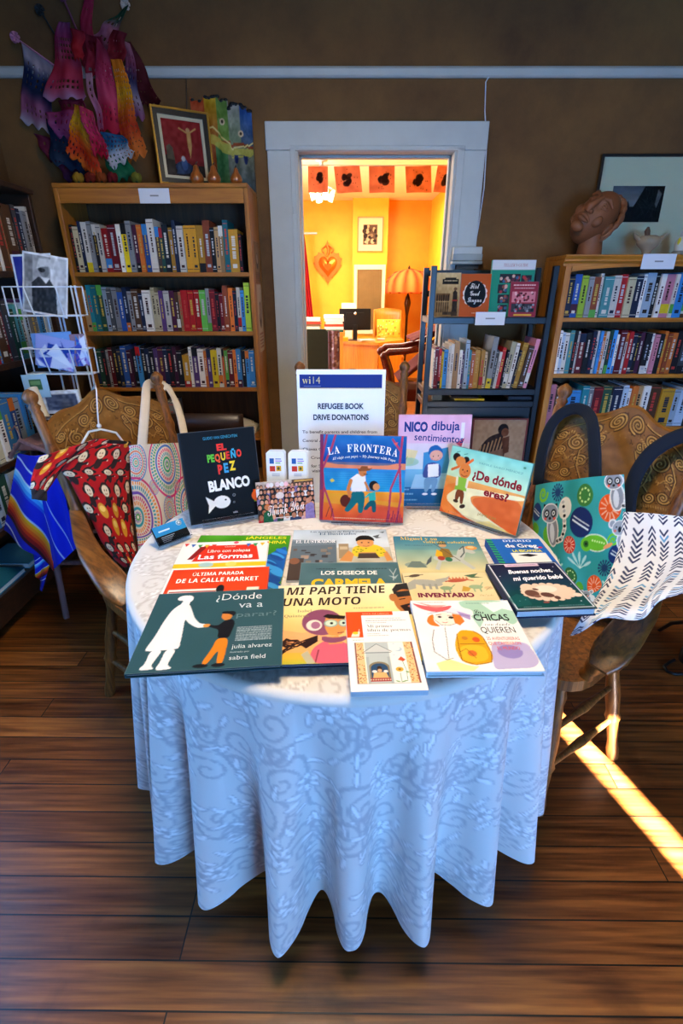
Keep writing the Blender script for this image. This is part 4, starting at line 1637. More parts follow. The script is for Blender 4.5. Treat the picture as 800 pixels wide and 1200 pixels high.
phi = np.linspace(-PI, PI, NP, endpoint=False)
peaks = [-137, -122, -103, -89, -74.7, -57.7, -43, -30, -17]
pk = peaks[:]
while pk[-1] < peaks[0] + 360 - 20:
    pk.append(pk[-1] + 15.6)
pk.append(peaks[0] + 360)
pa = np.degrees(phi)
pa = np.where(pa < peaks[0], pa + 360, pa)
phase = np.interp(pa, pk, np.arange(len(pk)))
rgn = np.random.default_rng(4)
amp = np.interp(phase, np.arange(len(pk)), np.concatenate([rgn.uniform(.75, 1.2, len(pk) - 1), [1]]))
wave = np.cos(2 * PI * phase)
wave = np.sign(wave) * np.abs(wave) ** .8


def clamp_r(M, hw, y0, y1):
    """distance from the table's centre, per azimuth, at which a chair's footprint begins"""
    inv = np.array(M.inverted())
    r = np.arange(.15, .85, .005)
    X = TC[0] + np.cos(phi)[:, None] * r
    Y = TC[1] + np.sin(phi)[:, None] * r
    lx = inv[0, 0] * X + inv[0, 1] * Y + inv[0, 3]
    ly = inv[1, 0] * X + inv[1, 1] * Y + inv[1, 3]
    hit = (abs(lx) < hw) & (ly > y0) & (ly < y1)
    return np.where(hit.any(1), r[hit.argmax(1)], 9.0)


def smooth(a, n):
    for _ in range(n):
        a = np.minimum(a, (np.roll(a, 1) + 2 * a + np.roll(a, -1)) / 4)
    return a


cl = np.minimum(np.minimum(clamp_r(CML, .37, -.4, .26), clamp_r(CMR, .37, -.4, .26)), clamp_r(CMM, .30, -.4, .25)) - .03
cl = smooth(np.minimum(cl, .75), 60)
rows, cols = [], []
for r in np.linspace(.004, TR_ - .016, 84):
    x, y = r * np.cos(phi), r * np.sin(phi)
    rows.append(np.stack([TC[0] + x, TC[1] + y, np.full(NP, TZ)], 1))
    i = np.clip(((x + .55) / 1.1 * top_cv.nx), 0, top_cv.nx).astype(int)
    j = np.clip(((.55 - y) / 1.1 * top_cv.ny), 0, top_cv.ny).astype(int)
    cols.append(topC[j, i])
for a in np.linspace(.15, 1, 7):
    q = a * PI / 2
    r = TR_ - .016 + .016 * math.sin(q)
    rows.append(np.stack([TC[0] + r * np.cos(phi), TC[1] + r * np.sin(phi), np.full(NP, TZ - .016 + .016 * math.cos(q))], 1))
    cols.append(np.tile(lin(DB), (NP, 1)))
nd = 150
hem = .018 * np.cos(phase * 2 * PI * 3.3) * .15
for k in range(1, nd + 1):
    d = k / nd
    z = TZ - .016 - d * (DROP - .008) + hem * d
    A = .064 * d ** .95 * amp
    r = TR_ + .012 * d + A * wave - .006 * d
    tt = np.clip((TZ - .025 - z) / .024, 0, 1)
    tt = tt * tt * (3 - 2 * tt)
    lim = cl
    r2 = np.minimum(r, lim)
    r = r * (1 - tt) + r2 * tt
    rows.append(np.stack([TC[0] + r * np.cos(phi), TC[1] + r * np.sin(phi), z], 1))
    ring_ = rows[-1]
    seg = np.linalg.norm(np.roll(ring_, -1, 0) - ring_, axis=1)
    arc = np.cumsum(seg) - seg
    arc = arc - arc[NP // 4]                       # woven length along the folds, from the middle of the front
    i = (((arc / CIRC + .5) % 1.0) * dr_cv.nx).astype(int)
    cols.append(drC[min(int(d * dr_cv.ny), dr_cv.ny), i])
b = MB()
b.grid(np.array(rows), closed_u=True, vcol=np.array(cols))
b.poly(rows[0], [tuple(range(NP))], DB)
Mt['damask'] = vcol('white_damask', .55, 0, .35, .12, 700, tint=.05)
o = build('tablecloth', b, Mt['damask'], loc=(TC[0], TC[1], .12))
tag(o, 'white damask tablecloth hanging in folds from the round table', 'tablecloth')

# ================================================================== card stand on a stool
t = thing('stool', 'tall mauve lit wooden stool behind the left armchair', 'stool', (-1.12, 2.05, 0))
b = MB()
b.span((-.16, -.19, .80), (.16, .17, .83))
build('stool_top', b, Mt['stool'], t, bevel=.006)
for sx in (-1, 1):
    for sy in (-1, 1):
        b = MB()
        b.tube([(sx * .12, sy * .13, .80), (sx * .145, sy * .175, 0)], .016, 4)
        build('leg', b, Mt['stool'], t)
for sy in (-1, 1):
    b = MB()
    b.tube([(-.135, sy * .155, .28), (.135, sy * .155, .28)], .011, 8)
    build('rung', b, Mt['stool'], t)
t = thing('postcard_rack', 'white wire postcard rack with tiers standing on the stool', 'rack', (-1.12, 2.08, .831))


def wirebox(mb, x0, x1, y0, y1, z0, z1, r=.0028):
    for z in (z0, z1):
        mb.tube([(x0, y0, z), (x1, y0, z), (x1, y1, z), (x0, y1, z), (x0, y0, z)], r, 6)
    for x, y in ((x0, y0), (x1, y0), (x0, y1), (x1, y1)):
        mb.tube([(x, y, z0), (x, y, z1)], r, 6)


b = MB()
for x, y in ((-.03, .0), (.03, .0), (.0, .03), (.06, .05), (.085, .03)):
    b.tube([(x, y, .0), (x, y, .56)], .004, 6)
b.lathe([(.09, 0), (.09, .008), (.02, .014), (.02, .03)], 20)
build('wire_column', b, Mt['wire'], t)
for (x0, x1, z0, z1, n) in ((-.135, .135, .455, .555, 3), (-.125, .135, .24, .335, 3), (-.11, .11, .06, .13, 2)):
    b = MB()
    wirebox(b, x0, x1, -.07, -.015, z0, z1)
    b.tube([(x0, -.07, z1), (x0 + .08, -.075, z1), (x0 + .10, -.075, z0)], .0028, 6)
    b.tube([(x1, -.07, z1), (x1 - .07, -.075, z1), (x1 - .06, -.075, z0)], .0028, 6)
    b.tube([(x0, -.04, z0), (x1, -.04, z0)], .0028, 6)
    build('wire_basket', b, Mt['wire'], t)


def postcard(w, h, M, label, paint, bg, name='postcard'):
    cv = Cv(w, h, bg, .003)
    paint(cv)
    mb = MB()
    sheet(mb, cv, lambda U, V: ((U - .5) * w, V * h, U * 0))
    o = build(name, mb, Mt['print'], solid=.0012)
    o.matrix_world = M
    return tag(o, label, 'postcard')


def p_photo(cv):
    H = cv.H
    cv.re(4, 4, 96, H - 4, '#8d9194')
    cv.gr(62, 4, 96, H - 4, '#c9cdd0', '#a8adb2', True)
    cv.blot(.12, 9, 3)
    cv.po([(22, H - 4), (20, 62), (34, 48), (60, 50), (74, 70), (78, H - 4)], '#2c3034')
    cv.el(48, 34, 11, 14, '#6d7276')
    cv.po([(30, 32), (36, 10), (70, 8), (66, 30), (58, 24), (44, 26)], '#b4b9bc')
    cv.el(42, 33, 8, 5, '#202428')
    cv.po([(40, 48), (52, 60), (60, 48)], '#d0d4d6')
    cv.re(4, 4, 22, 60, '#5a5e62', .6)
    cv.blot(.15, 5, 9)


def p_blue(seed):
    def f(cv):
        rg = random.Random(seed)
        for k in range(26):
            cv.po([(rg.uniform(0, 100) + a, rg.uniform(0, cv.H) + c) for a, c in ((0, 0), (22, 6), (10, 24))], rg.choice(['#3a50b8', '#b8c8e4', '#6a4ab0', '#2a78c0', '#a88cd0', '#1c3c98', '#d0dcf0']))
    return f


def MP(u, v, y, tilt=.12, roll=0.0, yaw=0.0):
    p = wy(u, v, y)
    return T(*p) @ RZ(yaw) @ RX(PI / 2 - tilt) @ RZ(roll)


postcard(.168, .212, MP(53, 369, 2.03, .15, -.16), 'black and white photograph card in the top wire basket', p_photo, '#d8dde0')
postcard(.15, .19, MP(48, 362, 2.045, .12, .03), 'blue card behind the black and white photograph card', lambda c: (c.re(5, 5, 95, 120, '#28348a'), c.blot(.1, 12, 2)), '#d0dcea')
postcard(.15, .12, MP(64, 432, 2.022, .10, -.2), 'pink and blue patterned card tilted in the middle basket', p_blue(3), '#8a9ad8')
postcard(.16, .13, MP(68, 430, 2.036, .10, .05), 'pale blue card upright behind the tilted patterned card', p_blue(8), '#6a9ad8')
postcard(.06, .12, MP(98, 429, 2.03, .06, .05), 'small mauve card at the right end of the middle basket', p_blue(21), '#8a7080')
postcard(.10, .09, MP(46, 466, 1.985, .05, .05), 'light blue card with a green picture in lowest basket', lambda c: (c.re(25, 20, 75, 60, '#3a6a4a'), c.re(30, 25, 70, 40, '#6a9a6a')), '#9cc8e4')
postcard(.15, .09, MP(76, 484, 1.985, .05, .05), 'white bordered picture card in front of the stool', lambda c: (c.re(8, 10, 92, 52, '#4a5a7a'), c.blot(.2, 8, 5)), '#d4e2f0')
mb = MB()
mb.tube([wy(38, 455, 1.9), wy(52, 490, 1.86)], [.018, .02], 12)
o = build('rolled_poster', mb, Mt['pages'])
tag(o, 'white rolled paper leaning beside the left chair post', 'paper roll')

# ================================================================== serape on a hanger
cvs = Cv(.34, .5, '#1626c8', .003)
cvs.X += 0
bands = [(-60, 24, '#1420b0'), (24, 27, '#c8dcf0'), (27, 46, '#1424c0'), (46, 49, '#cfe8f8'), (49, 56, '#7accf4'), (56, 63, '#3a9ae8'), (63, 68, '#2058d0'), (68, 94, '#1424c4'), (94, 97, '#b8cce8'), (97, 103, '#f0b020'), (103, 109, '#f08a18'), (109, 115, '#e8600f'), (115, 121, '#cc3010'), (121, 128, '#8c1414'), (128, 135, '#3c0c18'), (135, 150, '#1824b4'), (150, 153, '#d8e0ec'), (153, 260, '#141c98')]
plain_bands = [(-200, 96, '#1424c0'), (96, 99, '#d0dcf0'), (99, 150, '#1628cc'), (150, 153, '#d0dcf0'), (153, 400, '#1424b8')]


def serape_paint(cv, sh, bands):
    q = cv.Y + sh * (cv.X - 50)
    for a, c, col in bands:
        cv.put((q >= a) & (q < c), col)


def serape_panel(mb, pts, sh, seed, depth, bands=bands):
    """pts: four pixel corners TL TR BR BL and their depths"""
    cv = Cv(.3, .44, '#1626c8', .0035)
    serape_paint(cv, sh, bands)
    W = [wy(u, v, y) for u, v, y in pts]

    def f(U, V):
        U, V = U[..., None], V[..., None]
        P = W[0] * (1 - U) * V + W[1] * U * V + W[2] * U * (1 - V) + W[3] * (1 - U) * (1 - V)
        P = P + np.array([0, 1, 0]) * (depth * np.sin(U * 9 + seed) * (1 - V * .5))
        return P[..., 0], P[..., 1], P[..., 2]
    sheet(mb, cv, f)


t = thing('serape', 'bright blue striped serape hanging on a hanger at far left', 'blanket', tuple(wy(45, 600, 1.80)))
off = wy(45, 600, 1.80)
b = MB()
serape_panel(b, ((20, 532, 1.80), (60, 535, 1.76), (64, 668, 1.76), (3, 622, 1.82)), -.42, 1, .012)
b.shift(-off)
build('left_fold', b, Mt['fabric'], t, solid=.004)
b = MB()
serape_panel(b, ((40, 535, 1.75), (66, 530, 1.73), (92, 640, 1.73), (62, 668, 1.745)), -1.6, 2, .012, plain_bands)
b.shift(-off)
build('right_fold', b, Mt['fabric'], t, solid=.004)
b = MB()
serape_panel(b, ((38, 640, 1.81), (62, 650, 1.79), (50, 692, 1.79), (42, 670, 1.81)), 1.2, 3, .01)
b.shift(-off)
build('inner_corner', b, Mt['fabric'], t, solid=.004)
mb = MB()
a, c, d = wy(12, 536, 1.82), wy(24, 516, 1.81), wy(70, 536, 1.745)
mb.tube([a, c, d], .009, 8)
mb.tube([c, c + (0, .0, .03), c + (-.02, .02, .05), c + (-.045, .03, .03)], .003, 6)
tag(build('wooden_hanger', mb, Mt['stool']), 'mauve wooden clothes hanger that carries the blue serape', 'hanger')


# ================================================================== things hung on the armchairs
def on_chair(M, u, v, off):
    """the point seen at pixel (u, v) on a plane parallel to the chair's back, off in front of it"""
    A = np.array(M)
    n = np.array([0, .64, .18])
    n /= np.linalg.norm(n)
    p0 = np.array([0, post_y(.8), .8]) + n * off
    n, p0 = A[:3, :3] @ n, A[:3, :3] @ p0 + A[:3, 3]
    d = ray(u, v)
    o = np.array([0, 0, CH])
    return o + d * ((p0 - o) @ n) / (d @ n), n


def ruled(mb, cv, M, rows_, off, bulge=.02, back=False):
    """a garment between left and right outlines: rows_ = [(V, (u, v), (u, v))] from top to bottom"""
    Ls = np.array([on_chair(M, *r[1], off)[0] for r in rows_])
    Rs = np.array([on_chair(M, *r[2], off)[0] for r in rows_])
    n = on_chair(M, *rows_[0][1], off)[1]
    ks = np.linspace(0, 1, len(rows_))

    def f(U, V):
        q = 1 - V
        L = np.stack([np.interp(q, ks, Ls[:, i]) for i in range(3)], -1)
        R = np.stack([np.interp(q, ks, Rs[:, i]) for i in range(3)], -1)
        P = L + (R - L) * U[..., None]
        h = bulge * np.sqrt(np.clip(np.sin(U * PI), 0, 1)) + .006 * np.sin(U * 11 + q * 6) * np.sin(U * PI)
        P = P + n * ((-h if back else h)[..., None])
        return P[..., 0], P[..., 1], P[..., 2]
    return sheet(mb, cv, f)


def monkeys(cv, seed, step):
    rg = random.Random(seed)
    y = 6
    j = 0
    while y < cv.H:
        x = 6 + (j % 2) * step * .5
        while x < 100:
            X, Y, r = x + rg.uniform(-2, 2), y + rg.uniform(-2, 2), rg.uniform(-30, 30)
            k = step * .235
            dk = '#2a1c1c'
            if rg.random() < .16:
                cv.el(X, Y, k * 1.2, k * 1.5, '#d89a28', r)
                cv.el(X, Y - k * .4, k * .8, k * .6, '#f0c868', r)
            else:
                cv.el(X, Y + k * 1.7, k * .8, k * 1.1, dk, r)
                cv.li([(X - k * 1.6, Y + k * 2.6), (X, Y + k * 1.5), (X + k * 1.7, Y + k * 1.1)], k * .45, dk)
                cv.el(X - k * 1.15, Y, k * .5, k * .5, dk)
                cv.el(X + k * 1.15, Y, k * .5, k * .5, dk)
                cv.el(X, Y - k * .1, k * 1.2, k * 1.1, dk, r)
                cv.el(X, Y + k * .1, k * .95, k * .85, '#e0cdac', r)
                cv.el(X - k * .3, Y, k * .13, k * .16, dk)
                cv.el(X + k * .3, Y, k * .13, k * .16, dk)
                cv.li([(X - k * .35, Y + k * .5), (X, Y + k * .62), (X + k * .35, Y + k * .5)], k * .12, '#8a4a3a')
            cv.el(X + step * .45, Y + step * .3, .8, .8, '#e8d8c0')
            x += step
        y += step * .82
        j += 1


t = thing('baby_sleepsuit', 'red baby sleepsuit with a monkey print on a clear hanger', 'garment', M=T(*on_chair(CML, 120, 600, .06)[0]))
off = np.array(on_chair(CML, 120, 600, .06)[0])
BODY = [(0, (110, 515), (152, 519)), (0, (84, 526), (153, 528)), (0, (70, 550), (151, 550)), (0, (82, 563), (150, 563)), (0, (96, 590), (151, 590)), (0, (108, 610), (153, 610)), (0, (119, 634), (157, 634)), (0, (132, 652), (161, 652)), (0, (145, 664), (162, 664))]
cv = Cv(.26, .42, '#b01218', .0018)
monkeys(cv, 3, 25)
cv.el(56, 2, 26, 7, '#1a1416')
b = MB()
ruled(b, cv, CML, BODY, .055, .03)
b.shift(-off)
build('body', b, Mt['fabric'], t, solid=.004)
cv = Cv(.17, .12, '#b01218', .0018)
monkeys(cv, 9, 34)
b = MB()
ruled(b, cv, CML, [(0, (47, 535), (112, 515)), (0, (40, 550), (100, 528)), (0, (37, 562), (76, 544)), (0, (36, 574), (54, 576))], .075, .014)
b.shift(-off)
build('sleeve', b, Mt['fabric'], t, solid=.004)
cv = Cv(.04, .03, '#2a2428', .004)
b = MB()
ruled(b, cv, CML, [(0, (37, 573), (54, 575)), (0, (38, 585), (54, 587))], .078, .010)
b.shift(-off)
build('cuff', b, Mt['fabric'], t, solid=.006)
mb = MB()
P = [on_chair(CML, u, v, .05 + o_)[0] for u, v, o_ in ((96, 520, .0), (104, 506, 0), (118, 503, 0), (136, 507, 0), (146, 520, 0))]
mb.tube(P, .004, 8)
P = [on_chair(CML, u, v, o_)[0] for u, v, o_ in ((116, 503, .05), (115, 492, .045), (114, 478, .042), (113, 458, .034), (111, 449, .004), (109, 456, -.036), (109, 462, -.045))]
mb.tube(P, .0025, 8)
mb.ball(on_chair(CML, 116, 499, .05)[0], .008)
o = build('clothes_hanger', mb, Mt['acrylic'])
o.data.materials[0] = plain('clear_hanger_plastic', '#cfd6da', .15, 0, .5)
tag(o, 'clear hanger hooked on the left chair crest, carrying the red sleepsuit', 'hanger')
# collar ring of the sleepsuit
b = MB()
P = [on_chair(CML, u, v, .07)[0] - off for u, v in ((108, 516), (116, 524), (130, 529), (143, 526), (152, 518))]
b.tube(P, .006, 8, '#1a1416')
build('neckband', b, Mt['fabric'], t)

# ---- tote with dotted circles
t = thing('dotted_tote_bag', 'white tote bag with dotted rainbow circles on the left armchair', 'bag', M=T(*on_chair(CML, 185, 600, .1)[0]))
off = np.array(on_chair(CML, 185, 600, .1)[0])
cv = Cv(.30, .38, '#d8d2c8', .0018)


def mandala(x, y, R, seed):
    cs = [['#d0307a', '#2a9ab8', '#28a070', '#3a70c8'], ['#2a80c8', '#b03a90', '#2aa8a0', '#d8603a'], ['#c83a6a', '#e08a2a', '#2a9ab0', '#6a4ab0']][seed % 3]
    r = R
    i = 0
    while r > 1.2:
        c = cs[i % 4]
        if i % 3 == 0:
            cv.ring(x, y, r, R * .075, c)
        else:
            cv.ring(x, y, r, R * .10, c, dash=int(8 + r * 1.6), ph=i)
        r -= R * .13
        i += 1
    cv.el(x, y, R * .09, R * .09, '#58a858')
    cv.el(x, y, R * .04, R * .04, '#f0e8e0')


for x, y, R, s in ((64, 22, 32, 0), (4, 70, 36, 2), (60, 66, 13, 1), (102, 66, 30, 0), (60, 106, 31, 1), (8, 18, 19, 1), (102, 122, 18, 2), (10, 122, 18, 0), (36, 44, 7, 1), (82, 44, 6, 2)):
    mandala(x, y, R, s)
b = MB()
ruled(b, cv, CML, [(0, (151, 522), (209, 519)), (0, (154, 570), (215, 566)), (0, (160, 625), (224, 618)), (0, (163, 652), (228, 640))], .10, .018)
ruled(b, cv, CML, [(0, (151, 522), (209, 519)), (0, (154, 570), (215, 566)), (0, (160, 625), (224, 618)), (0, (163, 652), (228, 640))], .10, .018, True)
b.shift(-off)
build('bag_body', b, Mt['fabric'], t)


def strap(mb, M, pts, w, col):
    """pts: (u, v, offset) along the middle of a flat strap; w its width"""
    P = np.array([on_chair(M, u, v, o_)[0] for u, v, o_ in pts])
    q = np.linspace(0, 1, len(P))
    k = np.linspace(0, 1, 36)
    C = np.stack([np.interp(k, q, P[:, i]) for i in range(3)], 1)
    for _ in range(4):
        C[1:-1] = (C[:-2] + 2 * C[1:-1] + C[2:]) / 4
    t_ = np.gradient(C, axis=0)
    n = on_chair(M, 600, 600, 0)[1]
    s_ = np.cross(t_, n)
    s_ /= np.linalg.norm(s_, axis=1)[:, None] + 1e-9
    g = np.stack([C - s_ * w / 2, C - s_ * w / 4, C, C + s_ * w / 4, C + s_ * w / 2], 1)
    mb.grid(g, col)


b = MB()
strap(b, CML, [(166, 528, .105), (168, 502, .10), (170, 478, .08), (171, 460, .04), (172, 452, .0), (176, 449, -.05), (184, 450, -.055), (192, 452, -.06)], .034, '#d6d0c6')
strap(b, CML, [(190, 451, -.062), (198, 456, -.05), (206, 470, .02), (212, 490, .07), (217, 516, .10)], .032, '#d6d0c6')
b.shift(-off)
build('strap', b, Mt['fabric'], t, solid=.004)

# ---- tote with lemurs, koalas and chameleons
t = thing('animal_tote_bag', 'teal tote bag with lemurs and koalas on the right armchair', 'bag', M=T(*on_chair(CMR, 680, 630, .1)[0]))
off = np.array(on_chair(CMR, 680, 630, .1)[0])
cv = Cv(.33, .36, '#2f9c9c', .0018)
cv.blot(.10, 16, 4)


def ball_(x, y, r, c, kind):
    cv.el(x, y, r, r, c)
    if kind == 0:
        for k in range(12):
            a = k * PI / 6
            cv.li([(x + r * .35 * math.cos(a), y + r * .35 * math.sin(a)), (x + r * .85 * math.cos(a), y + r * .85 * math.sin(a))], r * .09, '#f4c0a0' if c != '#2c6a34' else '#c8e890')
    elif kind == 1:
        cv.li([(x - r * .7, y - r * .2), (x + r * .6, y + r * .5)], r * .1, '#e8f0f4')
        cv.li([(x - r * .6, y - r * .45), (x + r * .7, y + r * .25)], r * .06, '#e8f0f4')
    elif kind == 2:
        cv.ring(x, y, r * .6, r * .15, '#c8e890', 9)


def lemur(x, y, k):
    wh, g, dk = '#f0f0ea', '#8a9098', '#16181c'
    cv.el(x + 2 * k, y + 9 * k, 5 * k, 8 * k, wh)
    cv.el(x + 2 * k, y + 9 * k, 4.2 * k, 7.3 * k, g)
    cv.el(x + 1.4 * k, y + 10 * k, 2 * k, 5 * k, '#d8dce0')
    for s in (-1, 1):
        cv.po([(x + s * 5.5 * k, y - 5 * k), (x + s * 1.5 * k, y - 4 * k), (x + s * 5.5 * k, y + 1 * k)], dk)
    cv.el(x, y, 6.6 * k, 5 * k, wh)
    cv.el(x, y, 6 * k, 4.5 * k, g)
    for s in (-1, 1):
        cv.el(x + s * 2.7 * k, y, 2.1 * k, 2.1 * k, dk)
        cv.el(x + s * 2.7 * k, y, 1.1 * k, 1.1 * k, wh)
        cv.el(x + s * 2.7 * k, y, .6 * k, .6 * k, dk)
        cv.el(x + s * 3.6 * k, y + 2.6 * k, 1 * k, .7 * k, '#e85a4a')
    cv.el(x, y + 2.4 * k, 1 * k, .8 * k, dk)
    tl = [(x + 6 * k, y + 14 * k), (x + 10 * k, y + 13 * k), (x + 12.5 * k, y + 8 * k), (x + 12 * k, y + 1 * k), (x + 10 * k, y - 5 * k)]
    cv.li(tl, 3 * k, wh)
    for i in range(12):
        q = i / 11 * 4
        j = min(int(q), 3)
        f = q - j
        cv.el(tl[j][0] * (1 - f) + tl[j + 1][0] * f, tl[j][1] * (1 - f) + tl[j + 1][1] * f, 1.25 * k, .85 * k, dk if i % 2 == 0 else '#b8bcc0')


def koala(x, y, k):
    g, dk = '#9aa2aa', '#1c1e22'
    cv.el(x + 3 * k, y + 7 * k, 4.5 * k, 6 * k, '#eef0ee')
    cv.el(x + 3 * k, y + 7 * k, 3.9 * k, 5.4 * k, g)
    for s in (-1, 1):
        cv.el(x + s * 5.2 * k, y - 2.6 * k, 2.9 * k, 2.9 * k, '#e8eae8')
        cv.el(x + s * 5.2 * k, y - 2.6 * k, 2 * k, 2 * k, g)
    cv.el(x, y, 5.3 * k, 4.6 * k, '#eef0ee')
    cv.el(x, y, 4.8 * k, 4.1 * k, g)
    cv.el(x, y + .8 * k, 1.1 * k, 1.8 * k, dk)
    for s in (-1, 1):
        cv.el(x + s * 2.2 * k, y - .6 * k, .5 * k, .5 * k, dk)
        cv.el(x + s * 3 * k, y + 1.6 * k, 1 * k, .7 * k, '#e86a5a')


def chameleon(x, y, k):
    c = '#6cc028'
    cv.el(x, y, 8 * k, 4.2 * k, '#e8f4d8', 8)
    cv.el(x, y, 7.5 * k, 3.7 * k, c, 8)
    cv.el(x - 6 * k, y + .6 * k, 3.6 * k, 3.4 * k, c)
    cv.el(x - 6.2 * k, y + .4 * k, 1.7 * k, 1.7 * k, '#2c6a20')
    cv.el(x - 6.2 * k, y + .4 * k, .7 * k, .7 * k, '#101810')
    cv.spiral(x + 11 * k, y - 1 * k, 3.2 * k, 1.6, 1.2 * k, c, 1, PI)
    for q in range(6):
        cv.el(x - 2 * k + q * 1.5 * k, y - 1.2 * k + .3 * q * k, .5 * k, .5 * k, '#d8f0a0')
    cv.el(x + 8 * k, y + 1.5 * k, 3 * k, 1 * k, '#f0a060', -20)


def leaves(x, y, k, c='#bfe4d8'):
    for j in range(5):
        a = -2.4 + j * .5
        cv.li([(x, y), (x + 9 * k * math.cos(a), y + 9 * k * math.sin(a))], .5 * k, c)
        cv.el(x + 6.5 * k * math.cos(a), y + 6.5 * k * math.sin(a), 3 * k, .9 * k, c, math.degrees(a), .8)


def splat(x, y, k):
    for j in range(14):
        a = j * PI / 7
        cv.li([(x, y), (x + 4.2 * k * math.cos(a), y + 4.2 * k * math.sin(a))], .8 * k, '#1c3c66')
        cv.el(x + 4.2 * k * math.cos(a), y + 4.2 * k * math.sin(a), .7 * k, .7 * k, '#1c3c66')


ball_(8, 21, 7, '#173a72', 1)
ball_(44, 20, 8, '#e8e8e0', 3)
ball_(66, 12, 8, '#3a7a34', 2)
ball_(88, 22, 9.5, '#e85a1a', 0)
ball_(62, 31, 11, '#14285c', 1)
ball_(9, 50, 8.5, '#e0481c', 0)
ball_(50, 47, 6.5, '#c83420', 0)
ball_(97, 55, 8, '#14306a', 1)
ball_(46, 72, 7, '#2c6a34', 2)
ball_(74, 82, 10, '#e85a1a', 0)
ball_(72, 104, 8.5, '#e8e8e0', 3)
ball_(24, 40, 8, '#64b42c', 3)
ball_(6, 34, 5, '#64b42c', 3)
ball_(102, 74, 8, '#64b42c', 2)
cv.el(52, 86, 6, 9, '#5aa82a', 20)
cv.el(40, 92, 4, 8, '#5aa82a', -20)
splat(34, 8, 1.4)
splat(86, 66, 1.5)
leaves(58, 66, 1.5)
leaves(94, 86, 1.4)
leaves(30, 66, 1.1)
cv.spiral(16, 8, 6, 1.5, 2.4, '#7ac42c', 1, 0)
lemur(26, 23, 1.5)
lemur(92, 4, 1.2)
chameleon(76, 46, 1.5)
koala(22, 62, 1.5)
koala(64, 95, 1.45)
koala(97, 36, 1.2)
lemur(90, 104, 1.3)
TB = [(0, (628, 569), (731, 556)), (0, (624, 610), (733, 604)), (0, (628, 650), (729, 650)), (0, (645, 688), (724, 686)), (0, (655, 708), (714, 704))]
b = MB()
ruled(b, cv, CMR, TB, .095, .035)
ruled(b, cv, CMR, TB, .095, .02, True)
b.shift(-off)
build('bag_body', b, Mt['fabric'], t)
b = MB()
strap(b, CMR, [(697, 566, .115), (697, 530, .10), (695, 500, .08), (690, 484, .05), (676, 477, .035), (658, 483, .035), (643, 500, .05), (634, 530, .07), (630, 568, .09)], .036, '#0b1728')
build('strap', b.shift(-off), Mt['fabric'], t, solid=.004)
b = MB()
strap(b, CMR, [(735, 606, .075), (737, 580, .07), (746, 552, .06), (762, 530, .05), (785, 515, .045), (812, 506, .045), (835, 520, .06), (840, 560, .08)], .040, '#0b1728')
build('strap', b.shift(-off), Mt['fabric'], t, solid=.004)

# ---- white blanket with navy arrows over the right chair's near arm
CTRL = [[(731, 600, 1.20), (753, 601, 1.16), (776, 603, 1.12), (802, 606, 1.09), (835, 610, 1.06)],
        [(724, 645, 1.12), (750, 650, 1.08), (778, 648, 1.05), (806, 645, 1.02), (838, 642, .99)],
        [(703, 690, 1.03), (736, 687, 1.00), (768, 682, .98), (802, 668, .95), (838, 655, .93)],
        [(684, 716, .905), (716, 710, .89), (752, 707, .88), (785, 690, .885), (822, 675, .89)],
        [(668, 745, .90), (704, 726, .86), (745, 725, .85), (778, 704, .86), (815, 688, .87)]]
CP = np.array([[wy(*p) for p in r] for r in CTRL])


def catmull(P, k):
    """P (n, ...) control points, k in 0..1 -> interpolated"""
    n = len(P)
    x = np.clip(k * (n - 1), 0, n - 1 - 1e-9)
    i = x.astype(int)
    f = (x - i)[:, None, None]
    g = lambda j: P[np.clip(j, 0, n - 1)]
    p0, p1, p2, p3 = g(i - 1), g(i), g(i + 1), g(i + 2)
    return .5 * (2 * p1 + (p2 - p0) * f + (2 * p0 - 5 * p1 + 4 * p2 - p3) * f ** 2 + (3 * p1 - p0 - 3 * p2 + p3) * f ** 3)


cv = Cv(.42, .56, '#e4e6ea', .0024)
for i in range(7):
    x0 = 5 + i * 15.5
    rg = random.Random(i)
    y = -4
    while y < cv.H + 4:
        n = rg.choice([3, 4, 5, 6])
        up = 1 if (i + (rg.random() < .15)) % 2 else -1
        for k in range(n):
            c = '#1c2c58' if rg.random() < .85 else '#5a9ac8'
            cv.li([(x0 - 4.3, y - up * 2.6), (x0, y + up * 1.6), (x0 + 4.3, y - up * 2.6)], 1.7, c)
            y += 4.4
        y += rg.uniform(3, 6)
b = MB()


def fb(U, V):
    g = catmull(CP, 1 - V[:, 0])
    g = catmull(np.swapaxes(g, 0, 1), U[0])
    P = np.swapaxes(g, 0, 1)
    w = .007 * np.sin(U * 15 + V * 4) * (1.2 - V * .6)
    return P[..., 0], P[..., 1] - w, P[..., 2] + w * .4


sheet(b, cv, fb)
o = build('swaddle_blanket', b, Mt['fabric'], solid=.003, loc=tuple(CP[4][2]))
tag(o, 'white blanket with navy arrow rows draped on the right armchair', 'blanket')

# ---- black tripod foot, bag of cable at the right edge
t = thing('lamp_base', 'black cylinder standing at the right edge on the floor', 'stand', tuple(wz(806, 775, 0)))
b = MB()
b.lathe([(.034, 0), (.036, .006), (.036, .05), (.03, .055), (.03, .2), (.026, .21), (.01, .22)], 20)
build('body', b, Mt['blackp'], t)
b = MB()
b.tube([(0, .2, 0), (-.02, .12, .1), (-.01, 0, .2)], .008, 8)
build('rear_strut', b, Mt['blackp'], t)
mb = MB()
p = [wz(u, v, .006) for u, v in ((790, 773), (784, 776), (778, 781), (782, 787), (792, 790), (808, 789))]
mb.tube(p, .006, 8)
tag(build('power_cord', mb, Mt['blackp']), 'black power cord looped on the floor at the right edge', 'cord')

